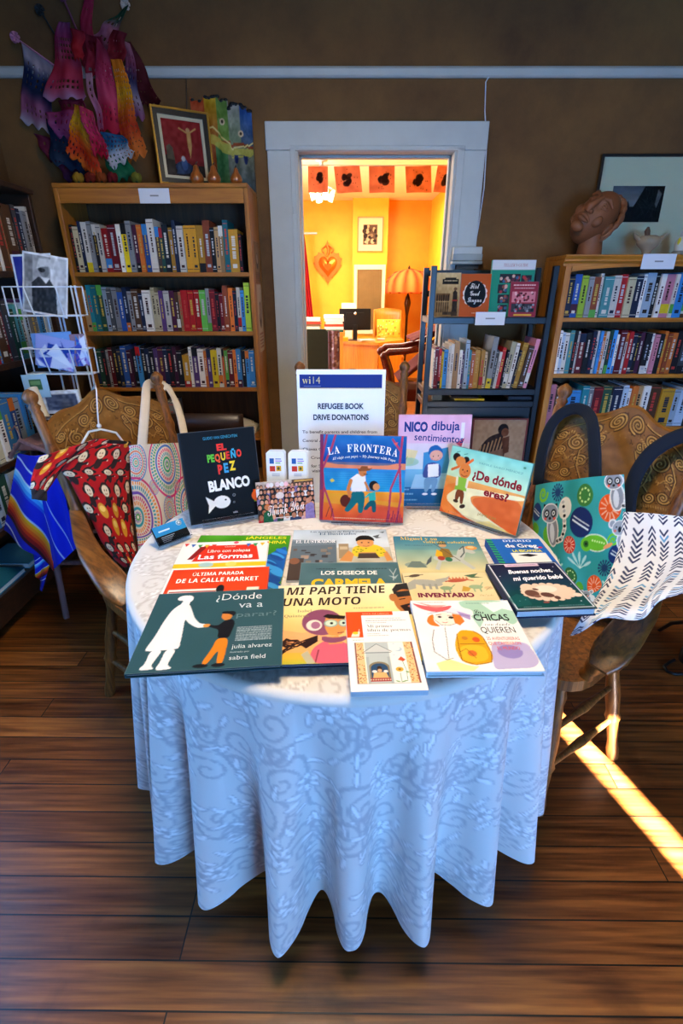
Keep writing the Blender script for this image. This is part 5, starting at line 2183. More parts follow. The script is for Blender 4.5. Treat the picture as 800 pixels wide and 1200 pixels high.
# ---- a dark low-backed chair between the left armchair and the oak bookcase
p = wy(236, 486, 2.52)
t = thing('dark_wooden_chair', 'dark low backed wooden chair standing before the oak bookcase', 'chair', (p[0], 2.45, 0))
zt = p[2]
b = MB()
P = [[(-.21 + .42 * k, .08 - .03 * (1 - (2 * k - 1) ** 2), zt - .1 + .1 * j + .008 * (1 - (2 * k - 1) ** 4) * j) for k in np.linspace(0, 1, 15)] for j in (0, .5, 1)]
b.grid(np.array(P))
build('top_rail', b, Mt['dark'], t, solid=.026)
b = MB()
b.prism([(-.2, -.26), (.2, -.26), (.19, .09), (-.19, .09)], .42, .45)
build('seat', b, Mt['dark'], t, bevel=.008)
for s in (-1, 1):
    b = MB()
    b.tube([(s * .18, .12, 0), (s * .18, .06, .44), (s * .19, .085, zt - .06)], .016, 8)
    build('back_post', b, Mt['dark'], t)
    b = MB()
    b.tube([(s * .18, -.23, 0), (s * .17, -.22, .43)], .016, 8)
    build('leg', b, Mt['dark'], t)
# ================================================================== things on top of the bookcases and on the walls
class Pc:
    """paints a canvas with both coordinates given as 0..100 of the width and of the height"""

    def __init__(s, cv):
        s.cv, s.k = cv, cv.H / 100

    def el(s, x, y, rx, ry=None, col='000', rot=0, a=1.0):
        s.cv.el(x, y * s.k, rx, ry, col, rot, a)
        return s

    def po(s, pts, col, a=1.0):
        if len(pts) >= 6:                          # drawn shapes have soft corners
            for _ in range(2):
                nx_ = pts[1:] + pts[:1]
                pts = [q for (x0, y0), (x1, y1) in zip(pts, nx_) for q in ((.8 * x0 + .2 * x1, .8 * y0 + .2 * y1), (.2 * x0 + .8 * x1, .2 * y0 + .8 * y1))]
        s.cv.po([(x, y * s.k) for x, y in pts], col, a)
        return s

    def li(s, pts, w, col, a=1.0):
        s.cv.li([(x, y * s.k) for x, y in pts], w, col, a)
        return s

    def re(s, x0, y0, x1, y1, col, a=1.0):
        s.cv.re(x0, y0 * s.k, x1, y1 * s.k, col, a)
        return s

    def gr(s, x0, y0, x1, y1, c0, c1, horiz=False):
        s.cv.gr(x0, y0 * s.k, x1, y1 * s.k, c0, c1, horiz)
        return s

    def blot(s, amt, sc, seed=0):
        s.cv.blot(amt, sc, seed)
        return s

    def marks(s, x0, x1, y, h, col, seed=0, a=.9):
        s.cv.marks(x0, x1, y * s.k, h, col, seed, a)
        return s


# ---- cut paper banners gathered above the left bookcase: (top-left, top-right, bottom-right, bottom-left) in the photo, depth, colours, lattice
PP = [
    (((27, 50), (62, 76), (63, 158), (24, 142)), 2.98, ['#b8a8b0', '#c8b8c0', '#1c2c58', '#182448', '#a05a80', '#b06a90', '#c4bcc8'], 1, 'white and navy cut paper banner hanging at far left of the cluster'),
    (((72, 26), (80, 26), (95, 117), (60, 117)), 2.93, ['#7a3a6a', '#8a2a5a', '#a83a5a', '#c03048', '#c43a58', '#b88ab0'], 1, 'pink to red lattice cut paper banner left of the cluster centre'),
    (((86, 34), (96, 36), (95, 69), (87, 70)), 2.90, ['#8a1830', '#b81c28', '#c82830'], 0, 'short bright red paper fold near the top of the cluster'),
    (((99, -12), (105, -12), (110, 78), (98, 76)), 2.96, ['#a0204a', '#b0284a', '#8a1830', '#9a2038'], 0, 'tall crimson paper banner rising out of the top of the picture'),
    (((140, 14), (148, 6), (126, 66), (110, 44)), 2.97, ['#1c3a2c', '#244a34', '#b06a80', '#b86a88', '#8a4a58'], 1, 'green tipped pink paper banner at the upper right of the cluster'),
    (((114, 44), (122, 60), (149, 160), (120, 152)), 2.88, ['#7a1c3a', '#a8284a', '#c84068', '#d04a70', '#c82848', '#b81838'], 1, 'long pink lattice banner down the middle of the cluster'),
    (((134, 34), (146, 40), (142, 76), (124, 74)), 2.92, ['#6a1424', '#8a1a28', '#7a1420'], 0, 'dark crimson folded paper banner right of the pink one'),
    (((132, 68), (142, 70), (167, 180), (150, 194)), 2.87, ['#e07a1c', '#e89020', '#e8b028', '#d86a1c', '#c83a1c', '#d86a24', '#d87a30'], 2, 'orange and yellow cut paper banner trailing to lower right'),
    (((146, 48), (152, 52), (166, 142), (150, 132)), 2.95, ['#b8788a', '#a85a7a', '#3a3a64', '#c8b0c0', '#8a4a78'], 1, 'white and purple lattice banner at the right of the cluster'),
    (((148, 50), (154, 50), (184, 122), (164, 126)), 3.0, ['#4a1018', '#5a141c', '#5a1420', '#4a101c'], 0, 'dark maroon paper banner along the right edge of the cluster'),
    (((88, 122), (96, 126), (115, 216), (84, 178)), 2.85, ['#d8901c', '#e0b428', '#d89820', '#d85a1c', '#c83018', '#d8701c'], 2, 'yellow to red cut paper banner at the lower centre'),
    (((94, 124), (104, 130), (127, 186), (112, 180)), 2.83, ['#c83a5a', '#d83a6a', '#c82040'], 2, 'narrow hot pink paper strip beside the yellow banner'),
    (((62, 140), (86, 150), (98, 206), (66, 190)), 2.92, ['#16284c', '#1a3050', '#142440', '#2a4060'], 0, 'navy blue paper banner at the lower left of the cluster'),
    (((60, 132), (88, 128), (90, 166), (68, 158)), 2.90, ['#8a2a5a', '#a04a80', '#7a3a78'], 1, 'purple pink lattice banner above the navy one'),
    (((122, 154), (140, 158), (153, 180), (134, 200)), 2.84, ['#2a5a8a', '#2a6a9a', '#b8c0d0', '#c8c8d0'], 2, 'blue and white cut paper banner at the lower right'),
    (((124, 186), (142, 178), (158, 208), (140, 212)), 2.84, ['#1c6a48', '#1c7a50', '#186040'], 0, 'green paper banner end resting on the bookcase top'),
    (((99, 86), (104, 84), (122, 150), (117, 152)), 2.86, ['#b88a9a', '#c87a98', '#b85a80'], 1, 'pale pink narrow banner between the two lattice banners'),
    (((74, 118), (94, 116), (100, 152), (78, 156)), 2.915, ['#5a1030', '#8a1c3c', '#b02c48', '#7a1c3c'], 1, 'crimson lattice banner tucked behind the yellow and purple ones'),
    (((128, 128), (142, 132), (152, 170), (132, 172)), 2.925, ['#8a2040', '#a83050', '#6a2a5a'], 1, 'rose banner behind the orange and yellow banner end'),
    (((64, 176), (84, 182), (104, 212), (82, 212)), 2.935, ['#3a1030', '#5a1838', '#402050'], 0, 'dark plum banner low behind the navy banner'),
    (((104, 40), (118, 44), (126, 92), (106, 90)), 2.945, ['#7a1830', '#a02038', '#b82a40'], 1, 'red banner at the heart of the cluster below the crimson tip'),
    (((44, 156), (66, 164), (74, 198), (58, 186)), 2.95, ['#6a1c3a', '#7a2444', '#5a1830'], 1, 'maroon banner hanging under the white and navy one'),
]
_dep = {i: 2.810 + .0112 * k for k, i in enumerate(sorted(range(len(PP)), key=lambda i: PP[i][1]))}
for i, (q, y, cols, lat, lab) in enumerate(PP):
    y = _dep[i]
    rg = random.Random(100 + i)
    kq = 1.0 if i == 0 else 1.45
    mt, mb2 = (q[0][0] + q[1][0]) / 2, (q[2][0] + q[3][0]) / 2
    q = [((u - m_) * kq + m_, v) for (u, v), m_ in zip(q, (mt, mt, mb2, mb2))]
    W = [wy(u, v, y + d) for (u, v), d in zip(q, (0, .0, -.004, -.004))]
    w = max(.05, np.linalg.norm(W[2] - W[3]))
    h = np.linalg.norm(W[3] - W[0])
    cv = Cv(w, h, cols[0], .006)
    n = len(cols)
    ys = np.linspace(0, cv.H, n)
    A = np.array([hx(c) for c in cols])
    yy = cv.Y + 5 * np.sin(cv.X * .11 + i)
    for k in range(3):
        cv.A[..., k] = np.interp(yy, ys, A[:, k])
    cv.blot(.16, 14, i)
    mb = MB()
    ph = rg.uniform(0, 6)

    def f(U, V, W=W, ph=ph, i=i):
        a, b_ = U[..., None], V[..., None]
        bow = (1 - 2 * np.abs(U - .5)) * (1 - V)
        P = W[0] * (1 - a) * b_ + W[1] * a * b_ + W[2] * a * (1 - b_) + W[3] * (1 - a) * (1 - b_)
        d = .007 * np.sin(P[..., 0] * 62) + .004 * np.sin(P[..., 2] * 21)
        e = .010 * np.cos(U * 2 * PI * 3) * np.clip((.12 - V) / .12, 0, 1)
        return P[..., 0] + .006 * np.sin(V * 9 + ph), P[..., 1] - d, P[..., 2] + e

    def keep(U, V, lat=lat, cv=cv, w=w, h=h):
        if lat == 0:
            k = (np.sin(U * w * 340) * np.sin(V * h * 300) < .93)
        elif lat == 1:
            k = ~((np.sin(U * w * 260 + 1) > .25) & (np.sin(V * h * 260) > .25) & (V < .85) & (V > .12) & (U > .1) & (U < .9) & (np.sin(V * 9 + 1) > -.55))
        else:
            k = ~((np.sin(U * w * 330 + 1.6 * np.sin(V * h * 90)) > .72) & (np.sin(V * h * 280 + U * 3) > .1) & (V < .93))
        return k
    sheet(mb, cv, f, keep)
    o = build('paper_banner', mb, Mt['tissue'], solid=.0016, loc=tuple(W[3]))
    tag(o, lab, 'banner', 'cut paper banners above the left bookcase')
for i, (a, b_) in enumerate((((18, 44), (64, 77)), ((73, -5), (92, 40)), ((47, 12), (70, 50)), ((147, 6), (118, 74)))):
    mb = MB()
    p, q = wy(*a, 3.045 - .03 * (i == 0)), wy(*b_, 3.045 - .03 * (i == 0))
    mb.tube([p, (p + q) / 2, q], .004, 6)
    for k in range(7):
        an = k * .9
        mb.tube([p, p + np.array([.02 * math.cos(an), -.008, .02 * math.sin(an)])], [.004, .008], 6)
    col = ['#c07a98', '#7a3a5a', '#1c2428', '#c8b8a8'][i]
    tag(build('banner_stick', mb, plain('stick_%d' % i, col, .7)), ['pink stick with a tuft at far left of the banners', 'thin stick through the top of the purple banner', 'dark tufted stick left of the purple banner', 'white tufted stick at the upper right of the banners'][i], 'stick')
# paper flowers at the foot of the banners
for i, (u, v, c) in enumerate(((92, 213, '#b8902a'), (106, 212, '#8a2a1c'), (119, 212, '#a04a1c'), (132, 213, '#7a1c24'), (160, 213, '#7a7a2c'))):
    mb = MB()
    p = wy(u, v - 3, 2.792)
    p[2] = 1.837 + .022
    for k in range(9):
        a = k * 2 * PI / 9
        mb.ball(p + np.array([.014 * math.cos(a), .014 * math.sin(a), .004 * math.sin(k * 2)]), (.012, .012, .018), c, 8, 6)
    mb.ball(p + (0, 0, .006), .012, '#d8b83a', 8, 6)
    mb.lathe([(.008, -.022), (.005, -.01), (.01, 0)], 8, '#2c4a2c', T(*p))
    tag(build('paper_flower', mb, Mt['tissue']), ['mustard paper flower at left on the oak bookcase top', 'dark red paper flower second along the bookcase top', 'rust paper flower at the middle of the bookcase top', 'crimson paper flower left of the green banner end', 'olive paper flower at right beside the gold frame'][i], 'paper flower', 'paper flowers on the left bookcase')

# ---- framed painting leaning on the bookcase
def frame_rect(mb, w, h, f, d, col='fff', z0=0):
    mb.span((-w / 2, 0, z0), (-w / 2 + f, h, z0 + d), col)
    mb.span((w / 2 - f, 0, z0), (w / 2, h, z0 + d), col)
    mb.span((-w / 2 + f, 0, z0), (w / 2 - f, f, z0 + d), col)
    mb.span((-w / 2 + f, h - f, z0), (w / 2 - f, h, z0 + d), col)


a = math.radians(28)
M = T(-.755, 2.885, 1.8365) @ RZ(a) @ RX(PI / 2 - .10)
t = thing('framed_painting', 'gold and black framed painting of a crucifix leaning on the oak bookcase', 'picture', M=M)
FW, FH = .27, .315
b = MB()
frame_rect(b, FW, FH, .009, .02)
build('outer_frame', b, plain('gilt', '#a8802c', .35, .6), t, bevel=.002)
b = MB()
frame_rect(b, FW - .018, FH - .018, .02, .014)
b.shift((0, .009, .002))
build('inner_frame', b, Mt['blackp'], t)
b = MB()
frame_rect(b, FW - .058, FH - .058, .014, .006)
b.shift((0, .029, .002))
build('mount', b, plain('ivory_mount', '#b8b094', .7), t)
cv = Cv(FW - .086, FH - .086, '#7a1c1c', .003)
p = Pc(cv)
p.gr(0, 0, 100, 100, '#7c1a1c', '#5a1214')
p.re(0, 78, 100, 100, '#14100e').po([(0, 100), (0, 66), (14, 56), (24, 70), (24, 100)], '#2c2620').po([(6, 70), (6, 48), (14, 44), (22, 50), (24, 72)], '#4a4436')
p.el(66, 16, 5, 5, '#a8845a').po([(62, 20), (72, 20), (72, 44), (66, 66), (62, 44)], '#a8804a').li([(44, 14), (66, 22), (86, 12)], 3.4, '#a8804a')
p.el(46, 84, 22, 14, '#1c2c4a').el(48, 78, 8, 14, '#30486e').el(46, 68, 5, 6, '#9a9a98').po([(24, 96), (34, 74), (44, 96)], '#223650').blot(.1, 8, 3)
b = MB()
sheet(b, cv, lambda U, V: ((U - .5) * (FW - .086), .043 + V * (FH - .086), .004 + 0 * U))
build('painting', b, Mt['print'], t)
b = MB()
b.span((-FW / 2 + .004, .004, -.004), (FW / 2 - .004, FH - .004, .001))
build('backing', b, Mt['blackp'], t)

# ---- small painted panel
cv = Cv(.298, .40, '#7a4a1c', .003)
p = Pc(cv)
p.gr(0, 0, 100, 100, '#8a3a1c', '#7a3c1c')
for x0, c0, c1 in ((0, '#a03c1c', '#7a3818'), (22, '#a88a1c', '#8a4a1c'), (42, '#4a6a2c', '#6a8a3c'), (60, '#8a8a80', '#6a7a5c'), (80, '#1c4a8a', '#3a4a5a')):
    p.gr(x0, 0, x0 + 22, 42, c0, c1)
p.gr(0, 46, 36, 100, '#7c3c16', '#5a2c12').gr(36, 46, 56, 100, '#3a6a3c', '#2c5a40').gr(56, 46, 100, 100, '#6a6a50', '#3a4a52')
p.po([(0, 42), (30, 36), (50, 44), (78, 50), (100, 44), (100, 54), (76, 60), (48, 56), (30, 46), (0, 50)], '#a8a03c', .8)
p.li([(2, 30), (16, 33), (34, 30), (46, 38), (66, 48), (84, 46), (100, 38)], 2.2, '#c8b878')
for x, y, r in ((18, 21, 5), (50, 22, 4.5), (80, 32, 4.5)):
    p.el(x, y, r, r * 1.1, '#c0a888').el(x, y, r * .5, r * .6, '#3a2c1c')
for x in (70, 86):
    p.po([(x - 3, 56), (x + 3, 56), (x + 4, 60), (x + 2, 66), (x - 2, 66), (x - 4, 60)], '#14204a')
p.li([(62, 56), (94, 57)], 1, '#2a3a4a').blot(.16, 9, 6).blot(.08, 3, 7)
for k in range(12):
    p.el(random.Random(k).uniform(0, 34), random.Random(k + 50).uniform(50, 95), 2, 1.4, '#4a2410', 20 * k, .7)
b = MB()
TOPV = lambda U: 1 - .035 * (np.sin(U * 14) > .2) - .075 * (U > .62) - .03 * (U > .84)


def fpan(U, V):
    return (U * .298, V * TOPV(U) * .40, .006 + 0 * U)


t = thing('rainbow_painting', 'rainbow coloured painted panel with a stepped dark top edge', 'picture', M=T(-.744, 3.045, 1.8365) @ RX(PI / 2 - .03))
sheet(b, cv, fpan)
build('painted_face', b, Mt['print'], t)
b = MB()
b.span((0, 0, -.008), (.298, .30, .0055))
build('board', b, Mt['blackp'], t)
b = MB()
rg = random.Random(3)
for k in range(30):
    u = rg.uniform(.02, .98)
    b.ball((u * .298, .4 * float(TOPV(np.array(u))) + rg.uniform(-.004, .004), .002), (.012, .009, .006), '#0c0c10', 8, 6)
build('dark_crest', b, Mt['matte'], t)

# ---- three gourds
for i, (u, s, lab) in enumerate(((231, 1, 'left gourd in front of the gold framed painting'), (251, .98, 'middle gourd before the rainbow painted panel'), (277, .86, 'small darker gourd with curved stem, right of the other two'))):
    p = wy(u, 212, 2.83)
    t = thing('gourd', lab, 'gourd', (p[0], 2.83, 1.8365), i * .8, 'gourds on the left bookcase')
    b = MB()
    b.lathe([(.004, 0), (.02 * s, .001), (.031 * s, .014 * s), (.033 * s, .027 * s), (.027 * s, .042 * s), (.017 * s, .055 * s), (.0135 * s, .066 * s), (.012 * s, .074 * s), (.006 * s, .08 * s)], 18)
    build('body', b, Mt['brick'], t)
    b = MB()
    b.tube([(0, 0, .079 * s), (.003, 0, .088 * s), (.010, 0, .093 * s)], [.004, .003, .0025], 6)
    build('stem', b, Mt['dark'], t)

# ---- carved head on the right bookcase
def gb(n, d, w):
    d = np.asarray(d, float) / np.linalg.norm(d)
    return np.exp(-(np.arccos(np.clip(n @ d, -1, 1)) / w) ** 2)


t = thing('clay_sculpture', 'large reddish clay head tilted back, on the right bookcase', 'sculpture', (1.285, 2.9, 1.5355))
nu, nv = 120, 90
th = np.linspace(0, PI, nv)
ph = np.linspace(0, 2 * PI, nu, endpoint=False)
N = np.stack([np.sin(th)[:, None] * np.cos(ph), np.sin(th)[:, None] * np.sin(ph), -np.cos(th)[:, None] * np.ones(nu)], -1)
r = np.ones((nv, nu))
for d, w, k in [(a_, b__, .9 * c_) for a_, b__, c_ in (((0, 1, -.05), .13, .20), ((0, 1, .12), .12, .14), ((0, 1, .27), .13, .07), ((.27, 1, .33), .17, .09), ((-.27, 1, .33), .17, .09), ((.3, 1, .16), .13, -.09), ((-.3, 1, .16), .13, -.09),
                ((.3, 1, .15), .07, .05), ((-.3, 1, .15), .07, .05), ((0, 1, -.36), .10, .09), ((.13, 1, -.36), .09, .06), ((-.13, 1, -.36), .09, .06), ((0, 1, -.45), .035, -.05), ((0, 1, -.55), .10, .07), ((.1, 1, -.54), .08, .05), ((-.1, 1, -.54), .08, .05),
                ((0, 1, -.95), .22, .15), ((.5, .8, -.2), .25, .05), ((-.5, .8, -.2), .25, .05), ((1, -.05, -.05), .16, .08), ((-1, -.05, -.05), .16, .08), ((.12, 1, -.12), .07, .05), ((-.12, 1, -.12), .07, .05))]:
    r = r + k * gb(N, d, w)
P = N * r[..., None] * np.array([.088, .105, .132])
_f = Vector((-.50, -.76, .42)).normalized()
_u = Vector((.72, .05, .66))
_u = (_u - _f * _u.dot(_f)).normalized()
M = axes((0, 0, .168), _f.cross(_u), _f, _u)
b = MB()
b.grid(P, closed_u=True)
for sx in (-1, 1):
    b.tube([(sx * .014, .100, .052), (sx * .038, .094, .062), (sx * .066, .070, .050)], [.008, .011, .006], 10)
    b.ball((sx * .036, .084, .026), (.021, .013, .012), 'fff', 14, 10)
    b.tube([(sx * .014, .092, .026), (sx * .036, .098, .037), (sx * .06, .078, .026)], [.004, .005, .003], 8)
    b.tube([(sx * .014, .092, .026), (sx * .036, .097, .015), (sx * .06, .078, .026)], [.004, .004, .003], 8)
    b.ball((sx * .013, .112, -.026), (.013, .013, .011), 'fff', 12, 8)
    b.ball((sx * .05, .07, -.03), (.03, .022, .03), 'fff', 14, 10)
    b.ball((sx * .092, -.005, -.005), (.012, .025, .034), 'fff', 12, 10)
b.tube([(0, .096, .055), (0, .108, .03), (0, .122, 0), (0, .130, -.020), (0, .118, -.034)], [.011, .013, .016, .018, .010], 12)
q_ = np.linspace(-1, 1, 15)
b.tube([(.036 * k, .112 - .02 * k * k, -.054 - .010 * k * k + .004 * abs(k) ** .5) for k in q_], [.003 + .006 * (1 - k * k) for k in q_], 10)
b.tube([(.033 * k, .110 - .02 * k * k, -.070 + .005 * k * k) for k in q_], [.003 + .008 * (1 - k * k) for k in q_], 10)
b.ball((0, .082, -.100), (.034, .026, .026), 'fff', 16, 10)
b.xf(M)
build('head', b, Mt['clay'], t)
b = MB()
b.lathe([(.062, 0), (.060, .02), (.055, .06), (.06, .1), (.05, .13)], 24)
build('neck', b, Mt['clay'], t)
b = MB()
pts = []
for k in np.linspace(-.15, 1.12, 60):
    a = k * PI
    pts.append(tuple(M @ Vector((.102 * math.cos(a), -.02 - .012 * math.sin(a * 1.0), .142 * math.sin(a)))))
b.tube(pts, [.013 + .003 * math.sin(i * 1.3) for i in range(60)], 10)
for dx in (.006, -.006):
    b.tube([(p[0] + .01 * math.sin(i * .65 + dx * 500), p[1] - .004, p[2] + .008 * math.cos(i * .65 + dx * 500)) for i, p in enumerate(pts)], .007, 8)
build('braided_headband', b, Mt['clay'], t)

# ---- little pot with ear-like petals, and a figurine
t = thing('clay_creature_pot', 'small cream clay pot with wing shaped handles beside the head', 'pottery', (1.555, 2.85, 1.5355))
cl_ = plain('cream_clay', '#a89478', .6, noise=.1)
b = MB()
b.lathe([(.022, 0), (.02, .012), (.028, .024), (.05, .045), (.058, .062), (.05, .08), (.03, .088), (.004, .09)], 20)
build('pot', b, cl_, t)
for s in (-1, 1):
    b = MB()
    b.tube([(s * .04, 0, .06), (s * .065, 0, .08), (s * .085, -.005, .098)], [.014, .02, .004], 10, flat=.5)
    build('wing', b, cl_, t)
b = MB()
b.tube([(0, .02, .085), (-.004, .025, .11), (-.006, .02, .128)], [.011, .014, .005], 10)
build('tail', b, plain('brown_glaze', '#5a4030', .5), t)
t = thing('painted_figurine', 'small painted figurine in white, yellow and red at the right edge', 'figurine', (1.73, 2.86, 1.5355))
b = MB()
b.lathe([(.035, 0), (.035, .015), (.028, .02)], 16, '#8a8880')
b.lathe([(.026, .02), (.03, .05), (.022, .075), (.012, .085)], 16, '#c8c4b4')
b.ball((0, 0, .098), .016, '#c8c0b0')
b.ball((-.02, -.012, .06), (.008, .008, .02), '#c8b428')
b.ball((.018, -.016, .05), (.008, .008, .014), '#3a8a3a')
b.ball((.02, -.014, .075), (.009, .009, .009), '#a82828')
build('figure', b, Mt['matte'], t)

# ---- framed photograph behind the head
M = T(1.66, 3.035, 1.5365) @ RX(PI / 2 - .05)
t = thing('framed_landscape_photo', 'black framed small landscape photograph in a wide mount, behind the clay head', 'picture', M=M)
PW, PH = .66, .468
b = MB()
frame_rect(b, PW, PH, .011, .018)
build('frame', b, Mt['blackp'], t, bevel=.0015)
b = MB()
b.span((-PW / 2 + .008, .008, 0), (PW / 2 - .008, PH - .008, .006))
build('mount', b, plain('cream_mount_board', '#d9cea4', .75, noise=.01), t)
cv = Cv(.27, .165, '#4a4c4c', .003)
p = Pc(cv)
p.gr(0, 0, 100, 56, '#55585a', '#8a8c8a').re(0, 56, 100, 100, '#141616')
p.po([(44, 60), (62, 0), (100, 0), (100, 100), (44, 100)], '#0e1010').po([(88, 10), (96, 22), (90, 60), (86, 50)], '#8a8c88', .8)
rg = random.Random(6)
for k in range(50):
    p.li([(rg.uniform(50, 96),) * 1 + (rg.uniform(5, 60),), (rg.uniform(50, 96), rg.uniform(40, 96))], .6, '#3a3c3a', .35)
p.po([(28, 56), (33, 40), (38, 56)], '#202222').blot(.06, 8, 2)
b = MB()
sheet(b, cv, lambda U, V: (-.13 + (U - .5) * .27 + .02, .165 + V * .165, .0072 + 0 * U))
build('photograph', b, Mt['print'], t)
b = MB()
b.span((-PW / 2 + .011, .011, .009), (PW / 2 - .011, PH - .011, .0105))
g_ = plain('picture_glass', '#ffffff', .02, trans=1.0, ior=1.08)
build('glass', b, g_, t)

# ---- junction box and wire beside the door
t = thing('wall_box', 'grey white wall box with an open lid at the door casing', 'wall box', (.678, 3.055, 1.50))
b = MB()
b.span((-.075, -.05, .02), (.08, .0, .085))
build('housing', b, Mt['trim'], t, bevel=.004)
b = MB()
b.span((-.08, -.058, .0), (.085, .0, .016))
b.span((-.078, -.056, .018), (.082, -.048, .05))
build('lid', b, plain('box_lid', '#9aa09c', .5), t, bevel=.003)
b = MB()
b.span((-.05, -.035, -.022), (.07, .0, -.002), '2a2c2c')
build('vent', b, plain('box_vent_grey', '#3a3c3a', .6), t)  # dark grey slab below the lid
b = MB()
b.tube([wy(u, v, 3.068) for u, v in ((574, 88), (569, 96), (568, 130), (570, 170), (567, 220), (561, 262), (556, 290))], .003, 6)
tag(build('thin_cable', b, Mt['wire']), 'thin white cable running down the wall beside the door casing', 'cable')
b = MB()
b.tube([wy(u, v, 3.072) for u, v in ((218, 92), (219, 140), (221, 205))], .0022, 6)
tag(build('hanging_cord', b, Mt['dark']), 'thin dark cord hanging from the picture rail left of the painted panel', 'cord')
# ---- framed print standing low in front of the black shelf unit
M = T(.868, 2.655, .40) @ RX(PI / 2 - .06)
t = thing('framed_figure_print', 'red edged print of a seated figure in a striped shawl', 'picture', M=M)
b = MB()
frame_rect(b, .30, .335, .006, .016)
build('frame', b, plain('red_frame', '#6a1c14', .5), t)
cv = Cv(.29, .325, '#a08468', .003)
p = Pc(cv)
p.blot(.05, 20, 2)
p.po([(8, 78), (14, 50), (30, 30), (52, 22), (62, 30), (66, 52), (60, 80)], '#2a1c18')
for k in range(7):
    p.li([(12 + k * 7, 74 - k * 3), (18 + k * 7, 46 - k * 3)], 2.6, '#b8895a', .8)
p.el(57, 17, 10, 11, '#1a1210').el(61, 22, 7, 8, '#6a4028').po([(56, 32), (70, 28), (72, 56), (62, 60)], '#5a3420').po([(36, 56), (60, 50), (64, 74), (40, 84)], '#7a5a44')
p.blot(.08, 5, 4)
b = MB()
sheet(b, cv, lambda U, V: ((U - .5) * .29, .005 + V * .325, .008 + 0 * U))
build('print', b, Mt['print'], t)
b = MB()
b.span((-.148, .002, 0), (.148, .333, .006))
build('backing', b, Mt['blackp'], t)
b = MB()
b.span((.66, 2.56, 0), (1.06, 2.695, .398))
tag(build('low_black_box', b, Mt['black'], bevel=.006), 'low black box on the floor that carries the figure print', 'box')
# ================================================================== picture books and papers on the table
TT = TZ + .0008


def cover_book(name, label, w, h, t, M, paint, texts, spine='#333', page='#e6e0d2', hard=True, back=None, step=.0015, group=None, mat='print', cat='book'):
    """local frame: x to the right, y up the cover, z out of the front; the spine is at x = 0"""
    root = thing(name, label, cat, M=M, group=group)
    cv = Cv(w, h, '#888888', step)
    paint(Pc(cv))
    mb = MB()
    bt = .0022 if hard else .0006
    ov = .003 if hard else 0.0
    mb.span((0, 0, t - bt), (w, h, t), spine)
    mb.span((0, 0, 0), (w, h, bt), back or spine)
    mb.span((0, 0, bt), (bt, h, t - bt), spine)
    sheet(mb, cv, lambda U, V: (U * w, V * h, t + .00025 + 0 * U))
    for i, (s, x0, x1, y, hh, col, kw) in enumerate(texts):
        kw = dict(kw)
        f = kw.pop('font', None)
        if f:
            s = serif(s, f)
        kw['arc'] = kw.get('arc', 0) * h / 100
        mb.text(s, x0 * w / 100, x1 * w / 100, h * (1 - y / 100), None if hh is None else hh * h / 100, col, t + .0006 + i * .00004, **kw)
    build('cover', mb, Mt[mat], root)
    p = MB()
    p.span((bt + .0004, ov, bt + .0001), (w - max(ov, .0005), h - ov, t - bt - .0001), page)
    if t > .006:
        n = int(t / .0016)
        for k in range(1, n):
            z = bt + (t - 2 * bt) * k / n
            p.span((bt + .001, ov - .0002, z), (w - max(ov, .0005) + .0002, h - ov + .0002, z + .0003), 'bdb6a6')
    build('pages', p, Mt['paper'], root)
    return root


def lying(u0, v0, u1, v1, ztop, t):
    """matrix of a book lying flat: bottom-left and bottom-right corners of its cover seen at two pixels"""
    a, b_ = wz(u0, v0, ztop), wz(u1, v1, ztop)
    d = b_ - a
    return T(a[0], a[1], ztop - t) @ RZ(math.atan2(d[1], d[0]))


def lay(x, y, ang, z, t):
    return T(x, y, z) @ RZ(math.radians(ang))


B_ = dict(off=.012)
# --- back to front: green book (angels), shapes, last stop, where-to-rest
Z0 = TT


def p_angeles(p):
    p.gr(0, 0, 100, 100, '#4a9a1c', '#2c6a2a').blot(.1, 20, 1)
    rg = random.Random(2)
    p.po([(100, 20), (86, 34), (74, 52), (66, 78), (64, 100), (100, 100)], '#1c5aa8')
    for k in range(16):
        x, y = 74 + rg.uniform(-8, 22), 34 + k * 4
        p.el(x, y, 9, 3.4, rg.choice(['#2a7ad0', '#1c4a9a', '#3a94dc']), 40)
    p.el(76, 78, 10, 10, '#20140e').el(77, 82, 8, 8, '#c8763a')


cover_book('picture_book', 'green picture book with yellow lettering, half under the shapes book', .246, .268, .0055, lay(-.385, .942, 0, Z0, 0), p_angeles,
           [('¡ÁNGELES', 52, 96, 8.2, 6.5, '#e8dc28', B_), ('EN LA CHINA', 48, 97, 18.5, 6.5, '#e8dc28', B_)], '#2c6a1c', hard=False)
z = Z0 + .0066


def p_formas(p):
    p.re(0, 0, 100, 100, '#f0ebe0')
    p.re(0, 44, 100, 52, '#e8c428').re(0, 52, 100, 100, '#f0ebe0')
    p.po([(26, 8), (86, 8), (92, 40), (18, 40)], '#e0341c').po([(22, 10), (30, 10), (18, 36), (12, 36)], '#8a1c1c')
    for k in range(13):
        x = 2 + k * 8
        y = 2 + 4 * abs(math.sin(k * .5))
        if 34 < x < 70:
            continue
        p.po([(x, y), (x + 6, y), (x + 3, y + 7)], ['#d83a2a', '#2a6ab8', '#38a058', '#e8b828'][k % 4])
    p.el(62, 3, 3, 3, '#d8506a')
    p.el(35, 47, 8, 5, '#a8c8c0').el(62, 47, 6, 5, '#f0d86a')


cover_book('picture_book', 'white book with a red trapezium title and small bunting border', .220, .25, .012, lay(-.392, .891, 4.2, z, 0), p_formas,
           [('Combel', 50, 62, 13, 3, '#f4e8d8', {}), ('Libro con solapas', 32, 80, 23, 6, '#fff4e4', B_), ('Las formas', 24, 84, 36, 9, '#ffffff', dict(off=.02))], '#e8e0d0')
z += .0125


